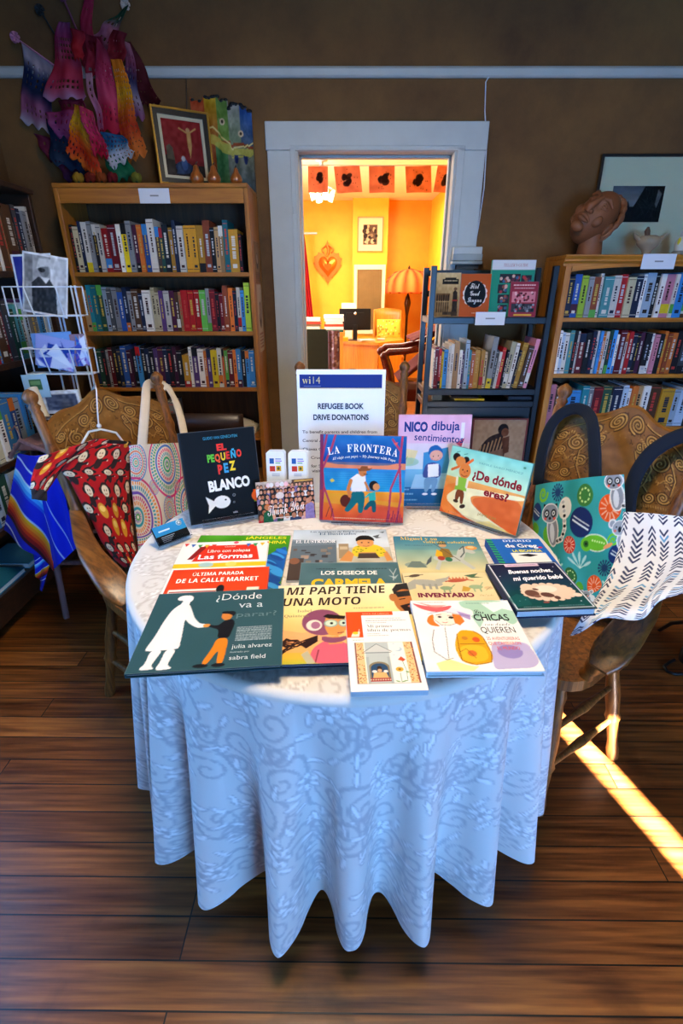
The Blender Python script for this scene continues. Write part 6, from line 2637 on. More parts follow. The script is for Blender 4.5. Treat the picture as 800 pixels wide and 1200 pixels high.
def p_ultima(p):
    p.re(0, 0, 100, 100, '#e0421c').blot(.04, 20, 3)
    p.re(4, 42, 52, 60, '#f0e8dc').re(5, 46, 50, 48, '#b02818').re(0, 52, 60, 54, '#1c1c20').el(54, 44, 4, 8, '#1c1c20').re(80, 42, 92, 60, '#ece0cc')


cover_book('picture_book', 'orange red book lettered in white across two lines', .220, .20, .0095, lay(-.373, .788, 4.3, z, 0), p_ultima,
           [('ÚLTIMA PARADA', 22, 74, 15, 8.5, '#fff6ec', dict(font='slab', off=0)), ('DE LA CALLE MARKET', 8, 90, 29, 8.5, '#fff6ec', dict(font='slab'))], '#c83a18')
z += .0103


def p_donde(p):
    p.re(0, 0, 100, 100, '#2f5157').blot(.02, 25, 2)
    W = '#ece8e0'
    p.el(24.5, 10, 4.2, 5, W).el(21, 8.2, 4.6, 3.4, W, -20).po([(21, 14), (27, 14), (27, 19), (20, 19)], W)
    p.po([(20, 17), (27, 18), (30, 26), (34, 38), (39, 46), (44, 47), (44, 51), (38, 51.5), (31, 45), (27, 38), (28.5, 56), (29.5, 72), (29, 76), (8, 77), (7, 74), (10, 60), (12, 42), (15, 26)], W)
    p.po([(11, 76), (19, 76), (16, 88), (15, 93), (18, 96.5), (9, 97), (8, 95), (10.5, 91)], W).po([(21, 76), (28, 76), (26, 88), (25.5, 93), (29.5, 97), (20, 98), (18.5, 96), (20, 90)], W)
    K, O = '#15151a', '#d87c1c'
    p.el(44.5, 49, 2.6, 2, '#d8903c').el(58, 37, 4.0, 5.6, '#c87a34').po([(53, 34), (57, 30.5), (63, 31), (64.5, 34), (63, 38.5), (60, 35)], K).el(57.5, 32.4, 4, 1.6, K)
    p.po([(57, 43), (63, 42), (65, 48), (63, 62), (62, 66), (54, 66), (54, 55), (48, 52), (46, 50.5), (47, 48.5), (53, 50)], K)
    p.po([(54, 66), (62, 66), (62, 82), (61, 95), (57, 95), (57, 78), (51, 95), (47, 94), (52, 78)], O)
    p.el(47, 96, 5, 1.9, K).el(58.5, 96, 4.4, 1.9, K)
    rg = random.Random(3)
    for k in range(9):
        p.marks(67, 92, 53 + k * 2.0, 1.0, '#b8c0c0', k, .8)


cover_book('picture_book', 'dark teal book with a white paper figure and a boy holding hands', .260, .238, .0085, lay(-.361, .638, 5.0, z, 0), p_donde,
           [('¿Dónde', 47, 82.5, 14.5, 9.6, '#ece8e0', dict(off=-.004)), ('va a', 65.5, 84, 27, 6, '#d0d4d4', {}), ('parar?', 65, 95, 40, 6.5, '#62787c', {}),
            ('julia alvarez', 65.5, 93, 79, 4.5, '#d8dcda', {}), ('ilustrado por', 65, 78, 84, 1.8, '#b0bab8', {}), ('sabra field', 65, 89, 91.5, 4.5, '#d8dcda', {})], '#2a484e', '#8a8478')

# --- middle stack: bootblack, wishes, motorbike, first poems
z = Z0


def p_lustrador(p):
    p.gr(0, 0, 100, 40, '#aebfcc', '#d4dce0').gr(0, 40, 100, 100, '#c8c4b4', '#a89878').blot(.12, 14, 5)
    p.po([(0, 26), (46, 26), (46, 70), (0, 74)], '#5f6d75').blot(.03, 8, 2)
    p.po([(0, 22), (46, 25), (46, 34), (0, 36)], '#6f7f88', .8)
    rg = random.Random(4)
    for k in range(26):
        x, y = rg.uniform(0, 44), rg.uniform(38, 98)
        p.re(x, y, x + rg.uniform(3, 8), y + rg.uniform(2, 6), rg.choice(['#3a3230', '#6a5448', '#8a7a68', '#2a2624', '#b0907a']), .85)
    p.re(0, 62, 14, 100, '#4a3c34').el(5, 66, 5, 6, '#8a5a40')
    p.re(48, 32, 58, 62, '#a08a68').re(49, 38, 57, 44, '#c8b490')
    p.po([(60, 60), (62, 40), (70, 34), (86, 34), (94, 42), (97, 60)], '#e0c02c')
    for k in range(16):
        p.el(rg.uniform(62, 94), rg.uniform(38, 58), 1.1, 1.1, '#7a8a1c')
    p.po([(48, 66), (58, 46), (63, 54), (60, 68)], '#d08a4a').po([(100, 66), (96, 48), (92, 54), (94, 68)], '#d08a4a')
    p.el(75.5, 30, 8.8, 10, '#d8955a').po([(66, 28), (66, 20), (71, 14), (80, 14), (85, 20), (85.5, 28), (82, 24), (70, 24)], '#17130f')
    p.el(72, 30, 1, 1.2, '#20140c').el(79, 30, 1, 1.2, '#20140c').li([(73, 37), (76, 38), (79, 37)], .8, '#8a4a2c')
    p.po([(66, 62), (68, 50), (84, 50), (88, 62)], '#4a3a30').li([(68, 51), (84, 51)], 2.2, '#d0945a')
    p.po([(84, 16), (92, 12), (90, 18), (94, 19), (88, 21)], '#50585c').po([(92, 7), (98, 5), (96, 9)], '#50585c')


cover_book('picture_book', 'pale sky coloured book with a dark haired boy in a yellow shirt', .258, .262, .0055, lay(-.128, .980, 1.2, z, 0), p_lustrador,
           [('Las aventuras de Beto Casado', 18, 78, 6.5, 3.6, '#2c3a48', dict(font='serif', off=-.006)), ('El Ilustrador', 28, 68, 12.5, 5.4, '#2c4a68', dict(font='serif', off=-.006)), ('EL LUSTRADOR', 4, 45, 30, 6.4, '#f4f6f6', dict(font='serif', off=-.004))], '#9ab0c0', hard=False)
z += .0062


def p_carmela(p):
    p.re(0, 0, 100, 100, '#49686c').blot(.05, 12, 4)
    p.marks(16, 36, 11, 1.6, '#2a4044', 1).marks(56, 88, 11, 1.6, '#2a4044', 2).re(0, 0, 100, 1.2, '#6a8488')
    p.li([(90, 13), (93, 22), (97, 12)], .6, '#c8d0ca').li([(93, 22), (92, 32)], .6, '#c8d0ca').po([(88, 24), (94, 26), (98, 22), (94, 30)], '#c8d0ca', .7)
    p.gr(0, 50, 100, 100, '#5a7a7a', '#3a5a60')


cover_book('picture_book', 'grey teal book with big yellow title letters, under the motorbike book', .234, .255, .0095, lay(-.0947, .789, .65, z, 0), p_carmela,
           [('LOS DESEOS DE', 21, 77, 22, 6.5, '#f0ece0', dict(off=.03)), ('CARMELA', 12, 86, 43, 14, '#e8b81c', dict(off=.05))], '#3a585c')
z += .0102


def p_papi(p):
    p.gr(0, 0, 100, 45, '#ebe2ba', '#f2d98c').gr(0, 45, 100, 88, '#f2d58a', '#f0a860').gr(0, 88, 100, 100, '#e8b040', '#b8b030').blot(.04, 18, 6)
    p.po([(0, 60), (20, 66), (40, 62), (40, 76), (0, 80)], '#f4a070', .6)
    # girl with a helmet
    for k in range(7):
        p.li([(30, 70 + k), (23, 74 + k * 1.5), (17, 78 + math.sin(k) * 4), (10, 82 - k * 1.6), (3, 76 + k * 1.2)], 1.2, '#2a1614')
        p.li([(17, 78 + math.sin(k) * 4), (9, 86 + math.cos(k) * 2), (6, 92 - k)], .7, '#2a1614')
    p.po([(24, 100), (27, 84), (34, 76), (44, 75), (52, 82), (56, 100)], '#d86070').li([(31, 86), (29, 99)], .9, '#8a2c3c').po([(20, 90), (24, 86), (29, 99), (24, 100)], '#b8b090')
    p.po([(35, 72), (44, 70), (47, 79), (38, 80)], '#d8904a').el(40.5, 56, 9.5, 12, '#d8904a').po([(47, 56), (51, 61), (47.5, 63)], '#d8904a')
    p.el(33.5, 53, 14, 14.5, '#8a4a64').po([(36, 44), (49, 47), (51, 60), (46, 70), (38, 70), (35, 60)], '#d8904a').po([(34, 46), (37, 43), (50, 46), (49, 50), (38, 49)], '#20140e')
    p.el(28, 57, 5.4, 6, '#e8d8c8').el(29, 57, 3.2, 4, '#a86a84').po([(33, 70), (42, 73), (50, 70), (49, 76), (40, 79), (33, 76)], '#8a4a64')
    p.el(39.5, 55, 4.8, 4.2, '#8aa898').el(39.5, 55, 3.8, 3.2, '#c8d8c0').el(48, 55, 3.4, 4, '#8aa898').el(48, 55, 2.6, 3, '#c8d8c0').el(40, 55, 1.1, 1.4, '#1c1410').el(48.2, 55, 1, 1.3, '#1c1410')
    p.li([(44, 67), (48, 66.4)], .9, '#8a2c2c').el(51, 63, 1.4, 1.8, '#d8904a')
    # man with a dark helmet
    p.po([(88, 20), (87, 10), (91, 2), (100, 0), (100, 22)], '#2c2824').el(96, 28, 9.5, 16, '#b87038').po([(88, 14), (100, 12), (100, 20), (90, 22)], '#2c2824').el(86.5, 22, 3, 5, '#b87038')
    p.po([(90, 34), (97, 31), (100, 33), (100, 46), (94, 46)], '#2a1a14').li([(91, 25), (95, 24)], 1.2, '#20140e').el(98, 35, 2.2, 1.4, '#c8704a')
    p.marks(56, 78, 35, 1.3, '#a89468', 4, .7)


cover_book('picture_book', 'cream book with bold brown title and a girl in a mauve helmet', .284, .252, .0095, lay(-.128, .674, 2.4, z, 0), p_papi,
           [('MI PAPI TIENE', 7, 82, 15, 11.5, '#3a2418', dict(font='slab', shear=.15)), ('UNA MOTO', 5, 62, 31, 11, '#3a2418', dict(font='slab', shear=.15)), ('Isabel', 16, 26, 40, 3.6, '#8a7a5a', dict(font='serif', off=-.01)), ('Quintero', 7, 24, 46.5, 3.6, '#8a7a5a', dict(font='serif', off=-.01))], '#2c3444', '#4a5060')
zc_ = z + .0104


def p_poemas(p):
    p.re(0, 0, 100, 100, '#f2eee8').re(0, 0, 24, 37, '#e8501a').re(0, 0, 74, 5.6, '#e8501a')
    p.po([(6, 36), (9, 30), (20, 29), (18, 36)], '#f0e0c8').el(13, 31, 4.5, 3.2, '#e8c02c').li([(19, 26), (17, 33)], .8, '#f4ece0')
    p.re(10, 44, 93, 92, '#f2ece0')
    for x0 in (10, 80):
        p.re(x0, 44, x0 + 13, 92, '#e8c088').re(x0 if x0 < 50 else x0 + 11, 44, x0 + 2 if x0 < 50 else x0 + 13, 92, '#8a3a3a')
        rg = random.Random(x0)
        for k in range(70):
            p.el(x0 + rg.uniform(1, 12), rg.uniform(45, 91), 1.1, .8, rg.choice(['#c8702c', '#a84a2c', '#d89a3a', '#8a6a3a']), rg.uniform(0, 180))
    p.re(24, 44, 58, 92, '#b8c0bc').po([(22, 56), (41, 46), (62, 56)], '#c8cac4').li([(22, 56), (41, 46), (62, 56)], 1, '#6a706c').li([(24, 57), (60, 57)], 1.3, '#6a706c').re(24, 62, 28, 92, '#a8b0ac').re(54, 62, 58, 92, '#a8b0ac')
    p.el(41, 74, 14, 10.5, '#8a7a5a').re(27, 74, 55, 90, '#8a7a5a').el(41, 75, 11.5, 9, '#2a4a6a').re(29.5, 75, 52.5, 86, '#2a4a6a').re(27, 86, 55, 90, '#a83a3c')
    for k in range(9):
        p.el(28 + k * 3.2, 88, 1, 1, '#e8d0a8')
    p.po([(31, 86), (33, 80), (49, 80), (52, 86)], '#e0b070').el(41, 78, 3, 3, '#d8a878').po([(37, 80), (38, 73), (44, 73), (45, 80), (43, 76), (39, 76)], '#3a2418').el(34, 79, 3.5, 2.5, '#e8e4dc').el(49, 79, 3, 2.5, '#e8e4dc')
    p.el(71, 53, 6, 5, '#b8c8d0').el(68.5, 52, 5.4, 4.6, '#f2ece0').el(64, 60, 2, 1.6, '#c8d0d4').el(66, 46, 2, 1.4, '#c8d0d4')
    p.po([(68, 66), (73, 62), (79, 66), (75, 68)], '#c8502c').el(68, 77, 5.4, 4.4, '#d8a83c').el(68, 77, 2, 1.7, '#8a5a24').li([(74, 68), (77, 78), (76, 90)], .8, '#4a7a3c').li([(68, 81), (68, 91)], .8, '#4a7a3c').el(78, 80, 3, 1.1, '#6a9a4c', 30).el(72, 90, 4, 1, '#6a9a4c', -20).el(63, 90, 3.4, 1, '#6a9a4c', 20)
    p.li([(10, 44), (93, 44), (93, 92), (10, 92), (10, 44)], .5, '#8a7a6a')
    p.marks(30, 86, 10, 1.5, '#8a8480', 1, .8).marks(30, 92, 13.2, 1.5, '#8a8480', 2, .8).marks(30, 62, 16.4, 1.5, '#8a8480', 3, .8).marks(30, 50, 32, 1.4, '#9a9490', 4, .8).marks(30, 62, 34.6, 1.4, '#9a9490', 5, .8).marks(8, 24, 40, 1.6, '#8aa090', 6, .8)


cover_book('paperback_book', 'white and orange poetry paperback nearest the front of the table', .125, .213, .011, lay(.0145, .599, 1.8, zc_, 0), p_poemas,
           [('SOPA DE LIBROS', 26, 68, 4.4, 1.9, '#f4b890', {}), ('Mi primer', 31, 70, 24, 4, '#5a5450', dict(font='serif', off=-.014)), ('libro de poemas', 31, 96, 29.5, 4, '#5a5450', dict(font='serif', off=-.014))], '#f0ece6', '#b8c4d0', hard=False, step=.0011)

# --- right stack: knight, inventory, girls
z = Z0


def p_miguel(p):
    p.gr(0, 0, 100, 26, '#2f7592', '#6f9a98').gr(0, 26, 100, 60, '#7ea296', '#d6c894').gr(0, 60, 100, 100, '#d8c890', '#c0a868').blot(.07, 14, 3)
    G, D = '#b8bcb4', '#4a5458'
    p.el(58, 40, 17, 8, G).po([(66, 40), (72, 24), (80, 18), (86, 22), (92, 30), (86, 32), (80, 28), (76, 40)], G).po([(46, 44), (50, 44), (44, 60), (40, 58)], G).po([(68, 44), (74, 42), (84, 56), (80, 58)], G).po([(40, 36), (34, 44), (30, 54), (38, 46)], D)
    p.li([(74, 24), (80, 18), (78, 30), (72, 38)], 1.6, D).po([(48, 30), (54, 22), (62, 24), (64, 38), (52, 40)], '#8a6a2c').el(56, 17, 4.5, 4.5, '#c89a68').po([(50, 15), (62, 15), (59, 9), (53, 9)], '#3a4a4a').po([(44, 36), (48, 24), (53, 30), (52, 44)], '#e0a820').el(50, 40, 4, 5, '#a83a2c').el(58, 42, 4, 5, '#2a6a4a').li([(42, 8), (70, 44)], 1, '#5a4a3a')
    p.el(88, 21, 7, 5, '#d8954a').el(88, 20, 4, 2.4, '#f0c88a').el(20, 52, 12, 6, '#8a9a8c').po([(10, 56), (16, 46), (26, 46), (32, 56)], '#6a7a70')
    p.marks(12, 44, 17, 1.3, '#2a5468', 2, .7)


cover_book('picture_book', 'blue to sand coloured book with a knight on a grey horse', .225, .295, .0045, lay(.1336, .912, -1.5, z, 0), p_miguel,
           [('Miguel y su', 8, 52, 7.5, 6, '#e8c04a', dict(font='serif', off=-.004)), ('valiente caballero', 34, 94, 13, 4.4, '#e8c04a', dict(font='serif', off=-.006))], '#2a6a86', hard=False)
z += .0052


def p_invent(p):
    p.re(0, 0, 100, 100, '#e2d0a0').blot(.05, 12, 8)
    p.el(26, 20, 18, 7, '#a8a69a', 10).po([(4, 20), (14, 12), (12, 30), (2, 34)], '#a8a69a').po([(36, 14), (50, 10), (56, 6), (50, 16), (40, 22)], '#a8a69a')
    for x in (20, 27, 34):
        p.re(x, 22, x + 3, 32, '#98968a')
    p.el(14, 6, 7, 3, '#5a4a3a', -15).li([(2, 8), (10, 6), (24, 4)], 1.4, '#5a4a3a')
    p.el(62, 16, 12, 3.4, '#b8553c', -8).li([(48, 18), (62, 12), (80, 16)], 2, '#b8553c')
    for k in range(6):
        p.po([(52 + k * 4, 14), (54 + k * 4, 8), (56 + k * 4, 14)], '#c8704a')
    p.po([(72, 6), (90, 2), (84, 8), (94, 10), (80, 11)], '#4a6a4a')
    p.el(46, 30, 7, 4, '#8aa07a').re(42, 32, 44, 38, '#8aa07a').re(48, 32, 50, 38, '#8aa07a').li([(52, 29), (57, 24)], 1.4, '#8aa07a').po([(62, 36), (66, 26), (74, 30), (70, 36)], '#c89a3a')
    p.el(80, 28, 8, 4.4, '#9ab088').re(76, 30, 78, 37, '#9ab088').re(83, 30, 85, 37, '#9ab088').li([(86, 26), (90, 20)], 1.6, '#9ab088').el(94, 30, 5, 3, '#d8b888').li([(90, 34), (97, 28)], .7, '#a8906a')


cover_book('picture_book', 'sand coloured book printed with small prehistoric animals', .197, .22, .0105, lay(.1438, .777, .7, z, 0), p_invent,
           [('INVENTARIO', 12, 74, 46, 7.5, '#7a2440', dict(off=.05)), ('ilustrado', 80, 95, 45, 4, '#a88a5a', dict(font='script', off=-.02))], '#c8b080', '#d8d0b8')
z = Z0 + .0266


def p_chicas(p):
    p.re(0, 0, 100, 100, '#efede8')
    p.po([(48, 0), (100, 0), (100, 34), (92, 40), (86, 30), (74, 34), (66, 26), (58, 30), (60, 16), (50, 12)], '#a8cdb4').po([(56, 26), (64, 20), (66, 34), (60, 44)], '#8fc0a4', .7).po([(70, 4), (100, 2), (100, 18), (90, 14), (80, 20)], '#eef2ee', .9).blot(.03, 10, 2)
    p.po([(64, 66), (72, 62), (80, 68), (90, 62), (98, 70), (100, 88), (92, 96), (70, 97), (58, 98), (60, 84)], '#a89ac8', .75).el(78, 76, 11, 9, '#8a7ab8', 0, .8).el(92, 70, 6, 6, '#b8acd4', 0, .8)
    p.po([(10, 90), (26, 84), (46, 94), (40, 99), (12, 99)], '#f4dc78', .7)
    # coat
    p.po([(16, 46), (28, 40), (40, 42), (54, 50), (58, 62), (56, 92), (40, 94), (28, 88), (20, 84), (12, 76), (14, 58)], '#f6f2ea').li([(16, 46), (12, 60), (11, 76), (20, 86), (26, 84)], .7, '#4a4038').li([(27, 42), (25, 62), (22, 84)], .6, '#4a4038')
    # rucksack
    p.po([(36, 52), (42, 46), (54, 48), (60, 56), (62, 80), (58, 90), (42, 93), (32, 88), (30, 70)], '#e8a01c').po([(34, 70), (46, 66), (58, 70), (57, 86), (42, 90), (34, 86)], '#f0b42c').li([(36, 52), (34, 70), (33, 87), (44, 92), (58, 89), (61, 78), (59, 56), (52, 48)], .7, '#5a3810').el(44, 78, 4, 4, '#d86a2c').el(52, 60, 3.4, 3.6, '#d8582c').li([(36, 66), (58, 66)], .7, '#7a4a14').el(42, 58, 3, 2.6, '#c8802c').li([(34, 76), (40, 72), (46, 84)], .6, '#8a5018')
    # head, hair, hat with a red feather
    p.po([(14, 26), (20, 22), (18, 34), (24, 42), (14, 40), (11, 34)], '#e0782c').el(30, 30, 11, 10, '#f6e2d0').po([(38, 22), (46, 24), (48, 34), (42, 40), (38, 36)], '#e0782c').li([(20, 32), (24, 39), (32, 40), (39, 37)], .6, '#5a3a2c')
    p.el(25, 27, 2, 1.6, '#2a2420').el(36, 28, 2.6, 2, '#2a2420').li([(22, 24), (27, 23)], .8, '#7a3a1c').li([(33, 25), (40, 25)], .8, '#7a3a1c').li([(26, 35), (29, 36), (31, 35)], .8, '#c84a3c').el(31, 31, .7, .7, '#c89a84')
    p.po([(14, 22), (24, 12), (36, 10), (48, 16), (54, 24), (46, 22), (30, 18)], '#e0dce4').po([(44, 18), (56, 24), (54, 32), (46, 26)], '#9a7ab8', .8).li([(14, 22), (30, 18), (54, 26)], .6, '#6a6070')
    p.po([(0, 4), (10, 8), (26, 12), (42, 8), (36, 16), (22, 20), (8, 14)], '#e84a4a', .85).po([(4, 2), (20, 8), (36, 8), (24, 14)], '#f07a70', .7)
    p.li([(0, 0), (0, 100)], 1, '#e8e4dc').marks(10, 34, 3, 1.2, '#8a8480', 3, .7).marks(56, 80, 4.5, 1.2, '#7a9a84', 5, .7)


cover_book('picture_book', 'white book with a red feathered girl carrying an orange rucksack', .199, .207, .0125, lay(.142, .643, .3, z, 0), p_chicas,
           [('Las', 60, 70, 22, 6, '#20241f', dict(font='script', off=.0)), ('CHICAS', 58, 92, 33, 10, '#20241f', dict(off=.02)), ('van donde', 66, 90, 40.5, 4, '#20241f', dict(font='script', off=-.01)), ('QUIEREN', 60, 92, 51, 8.5, '#20241f', dict(off=.0)),
            ('25 AVENTURERAS', 62, 92, 61, 4.2, '#d8503c', {}), ('QUE CAMBIARON', 62, 91, 67.5, 4.2, '#d8503c', {}), ('EL MUNDO', 68, 88, 74, 4.2, '#d8503c', {})], '#dfe6ea', '#c8d4dc')

# --- right edge: diary and bedtime board book
def p_diario(p):
    p.re(0, 0, 100, 100, '#1c62b8').re(0, 0, 10, 100, '#0f4a7a')
    for k in range(16):
        p.po([(0, k * 6.5), (10, k * 6.5 + 1.5), (10, k * 6.5 + 4.5), (0, k * 6.5 + 3)], '#2aa868')
    p.re(30, 38, 92, 100, '#e8e8e4').po([(40, 44), (60, 40), (76, 44), (60, 48)], '#1c1c20')
    p.el(90, 24, 4, 3, '#c8203c')


cover_book('small_hardback', 'bright blue diary style hardback with a green striped spine', .141, .20, .021, lay(.3797, .959, .3, Z0, 0), p_diario,
           [('DIARIO', 30, 82, 9, 5.5, '#d8e0ec', dict(font='slab')), ('de Greg', 28, 86, 24, 9.5, '#0c2c64', dict(off=.10)), ('de Greg', 28, 86, 24, 9.5, '#e4ecf4', dict(off=.03)), ('LA ESCAPADA', 36, 88, 36, 6, '#e8dc2c', dict(off=.04))], '#17508f')


def p_buenas(p):
    p.gr(0, 0, 100, 60, '#1c1638', '#143a4a').gr(0, 60, 100, 100, '#123c44', '#0e4844').blot(.05, 20, 3)
    p.li([(2.5, 2.5), (97.5, 2.5), (97.5, 97), (2.5, 97), (2.5, 2.5)], 1.0, '#e8e8f0')
    p.re(24, 3, 72, 9, '#d8b8c8').marks(28, 68, 5, 1.2, '#7a5a80', 2, .8)
    for x, y in ((8, 30), (90, 12), (12, 82), (20, 80), (88, 86), (70, 15), (94, 52)):
        p.el(x, y, .7, .7, '#e8e8f0')
    p.po([(0, 76), (14, 68), (24, 74), (24, 90), (4, 92)], '#1a5a58', .6)
    p.el(56, 66, 32, 16, '#e2c4ac').el(34, 58, 10, 11, '#e2c4ac')
    for k in range(20):
        a = k * 2 * PI / 20
        p.el(56 + 31 * math.cos(a), 66 + 15.5 * math.sin(a), 4.6, 3.6, '#e2c4ac')
    p.el(90, 74, 6, 4, '#e8d0bc').el(56, 60, 14, 8, '#eedccc', 0, .8)
    p.el(34, 68, 9, 8, '#6a4438', 10).el(42, 60, 4, 2.2, '#5a3830', 20).el(52, 72, 8.5, 5.4, '#5a3830', 15).el(62, 78, 4, 4, '#5a3830').el(38, 74, 5, 3, '#7a5448').el(44, 86, 4, 1.8, '#8a4a44')
    p.marks(12, 34, 93, 1.0, '#8aa0a8', 3, .8).marks(56, 88, 92.5, 1.0, '#8aa0a8', 4, .8)


cover_book('board_book', 'dark night blue board book with a sleeping sheep, at the right table edge', .165, .184, .0185, lay(.3462, .811, 3.7, Z0 + .0225, 0), p_buenas,
           [('Buenas noches,', 22, 84, 24.5, 8.5, '#f4f4f8', dict(shear=.35, off=.03, rot=.03)), ('mi querido bebé', 22, 92, 40, 9, '#f4f4f8', dict(shear=.35, off=.03, rot=.03))], '#1c2a44', '#c8ccd4')


# --------------------------------------------------------------- standing books
def stood(x, y, deg, z, lean, t):
    """matrix for a standing book of thickness t whose lower left front corner is at (x, y)"""
    return T(x, y, z) @ RZ(math.radians(deg)) @ RX(PI / 2 - lean) @ T(0, 0, -t)


def standing(xl, yl, xr, yr, z, lean):
    """matrix for a book that stands with its lower front edge from (xl, yl) to (xr, yr), leaning back"""
    ang = math.atan2(yr - yl, xr - xl)
    return T(xl, yl, z) @ RZ(ang) @ RX(PI / 2 - lean)


def stand(name, label, M, w, t, h=.10, d=.11, lip=.012):
    """acrylic book stand in the book's own frame turned upright"""
    R = M.to_euler()
    mb = MB()
    k = .0022
    c, s = math.cos(0), 0
    mb.span((w * .15, -.002, -.003), (w * .85, h, -.0008))                 # back plate behind the book
    mb.span((w * .15, -.0045, -.003), (w * .85, -.0022, t + .012))           # ledge
    mb.span((w * .15, -.0022, t + .010), (w * .85, lip, t + .012))           # lip
    o = build(name, mb, Mt['acrylic'])
    o.matrix_world = M
    return tag(o, label, 'book stand')


def p_pez(p):
    p.re(0, 0, 100, 100, '#0b0c0e').re(0, 0, 3, 100, '#141c22')
    W = '#ecece8'
    p.el(45, 79, 11, 8.6, W).po([(36, 78), (24, 71), (27, 81), (25, 90), (36, 82)], W).el(50, 77, 1.4, 1.2, '#15181c')
    p.cv.ring(62, 73 * p.k, 1.6, .6, '#8a9094')
    p.cv.ring(61, 81 * p.k, 1.0, .5, '#8a9094')
    p.gr(89, 70, 100, 84, '#e03a1c', '#6ab82c').el(97, 77, 11, 9, '#e8641c').po([(92, 70), (100, 68), (100, 86), (96, 80)], '#9ac83a').re(86, 72, 88, 82, '#15181c', 0)
    p.re(0, 97, 100, 100, '#101216')


PEZ = [('EL', 47, 60, 22, 7, '#d8342c', dict(off=.05)), ('PE', 33, 42.5, 33.5, 8, '#5ab83a', dict(off=.05)), ('Q', 43, 50, 33.5, 8, '#d8582c', dict(off=.05)), ('U', 51, 57, 32.8, 8, '#e8c82c', dict(off=.05)), ('E', 58, 63, 32, 8, '#d8342c', dict(off=.05)), ('Ñ', 64.5, 71, 31.5, 10, '#3aa0c8', dict(off=.05)), ('O', 72, 79, 31, 8, '#d83a2c', dict(off=.05)),
       ('P', 45, 51, 47.5, 10, '#d8342c', dict(off=.05)), ('E', 53, 59, 46.5, 10, '#3a94c8', dict(off=.05)), ('Z', 60.5, 69, 45, 10, '#e8c82c', dict(off=.05)), ('BLANCO', 30, 86, 65, 11.5, '#f0f0ec', dict(off=.05, rot=.03)), ('GUIDO VAN GENECHTEN', 31, 76, 9.5, 3, '#3a94b8', {}), ('edebé', 58, 64, 93.5, 2.4, '#c8ccd0', {})]
M = stood(-.423, 1.254, 22.5, TT + .014, .20, .010)
cover_book('picture_book', 'black book with multicoloured letters and a white fish, standing at left', .209, .257, .010, M, p_pez, PEZ, '#1c2a38', '#c8c8c0')
stand('book_stand', 'clear acrylic stand under the black fish book', M, .209, .011)


def p_frontera(p):
    p.gr(0, 0, 100, 32, '#1f6aa8', '#1c3c84').re(0, 31, 100, 40, '#d8805a').gr(0, 38, 100, 66, '#2a7ab0', '#1c8cb8').gr(0, 64, 100, 100, '#e09428', '#d8482c')
    p.po([(0, 68), (30, 66), (60, 74), (100, 76), (100, 82), (0, 80)], '#d8a02c', .6).po([(10, 20), (40, 14), (70, 20), (90, 12), (96, 34), (4, 34)], '#16508c', .6)
    for k in range(9):
        p.li([(4 + k * 3, 44 + k * 2.4), (94, 43 + k * 2.6)], .6, '#4aa4cc', .5)
    p.po([(40, 100), (60, 78), (96, 82), (100, 100)], '#c83a3a', .5).blot(.08, 9, 7)
    for pts in ([(2, 100), (5, 60), (2, 30), (8, 0)], [(5, 60), (14, 84), (18, 100)], [(3, 40), (14, 14), (18, 0)], [(95, 0), (93, 30), (96, 70), (92, 100)], [(94, 34), (84, 60), (82, 100)], [(93, 16), (84, 4)]):
        p.li(pts, 2.4, '#a83a58')
    p.re(0, 0, 4, 100, '#8a2440', .8)
    for k in range(9):
        p.li([(80 + k * 2.2, 100), (82 + k * 2, 86 + (k % 3) * 4)], .9, '#5a1c4a')
    p.li([(8, 96), (12, 84)], .8, '#4a1c2c').li([(14, 97), (16, 86)], .8, '#4a1c2c')
    # father and child
    p.el(31, 76, 6.4, 7.4, '#5a241c').po([(38, 64), (53, 64), (54, 74), (52, 90), (46, 90), (46, 76), (40, 84), (34, 90), (29, 87), (37, 76)], '#14646a').po([(36, 50), (44, 44), (54, 46), (55, 64), (38, 65)], '#e4e0d8').li([(37, 52), (34, 62), (36, 70)], 4, '#c8763c').li([(54, 54), (58, 62)], 3, '#c8763c')
    p.el(50.5, 42, 4.6, 5, '#c8763c').po([(44, 38), (62, 37), (58, 40), (46, 41)], '#8a4a24').po([(47, 38), (49, 35), (56, 35), (57, 38)], '#8a4a24').li([(52, 44), (56, 44)], 1, '#2a1410')
    p.el(64, 57, 5.6, 5.8, '#201818').el(67, 58.5, 4.0, 4.2, '#d88a50').po([(58, 66), (66, 64), (67, 74), (59, 76)], '#2aa89a').po([(59, 75), (67, 74), (68, 88), (63, 89), (62, 80), (56, 87), (52, 85)], '#14545c').li([(59, 67), (55, 71)], 2, '#2aa89a')
    p.po([(12, 52), (15, 50), (18, 53), (14, 55)], '#d8b84a').po([(85, 8), (90, 7), (88, 11)], '#d85a4a').marks(18, 78, 96, 1.2, '#f0c8a0', 6, .8)


M = stood(-.0645, 1.3054, -5.4, TT + .008, .20, .0095)
FRT = []
for i, chh in enumerate('LA FRONTERA'):
    if chh == ' ':
        continue
    x = 10 + i * 7.35
    q = (i - 5) / 5
    FRT.append((chh, x, x + 6.1, 18.5 + 4.2 * q * q, 8.6, '#f0ece0', dict(font='serif', off=.0, rot=-.20 * q)))
FRT += [('El viaje con papá ~ My Journey with Papa', 15, 88, 25, 3, '#f0e4d0', dict(font='slant', off=-.004, arc=4))]
cover_book('picture_book', 'blue and orange book with a father in white shirt walking beside a child', .242, .247, .0095, M, p_frontera, FRT, '#7a2040', '#d8d0c0')
stand('book_stand', 'clear acrylic stand under the blue and orange walking figures book', M, .242, .010)


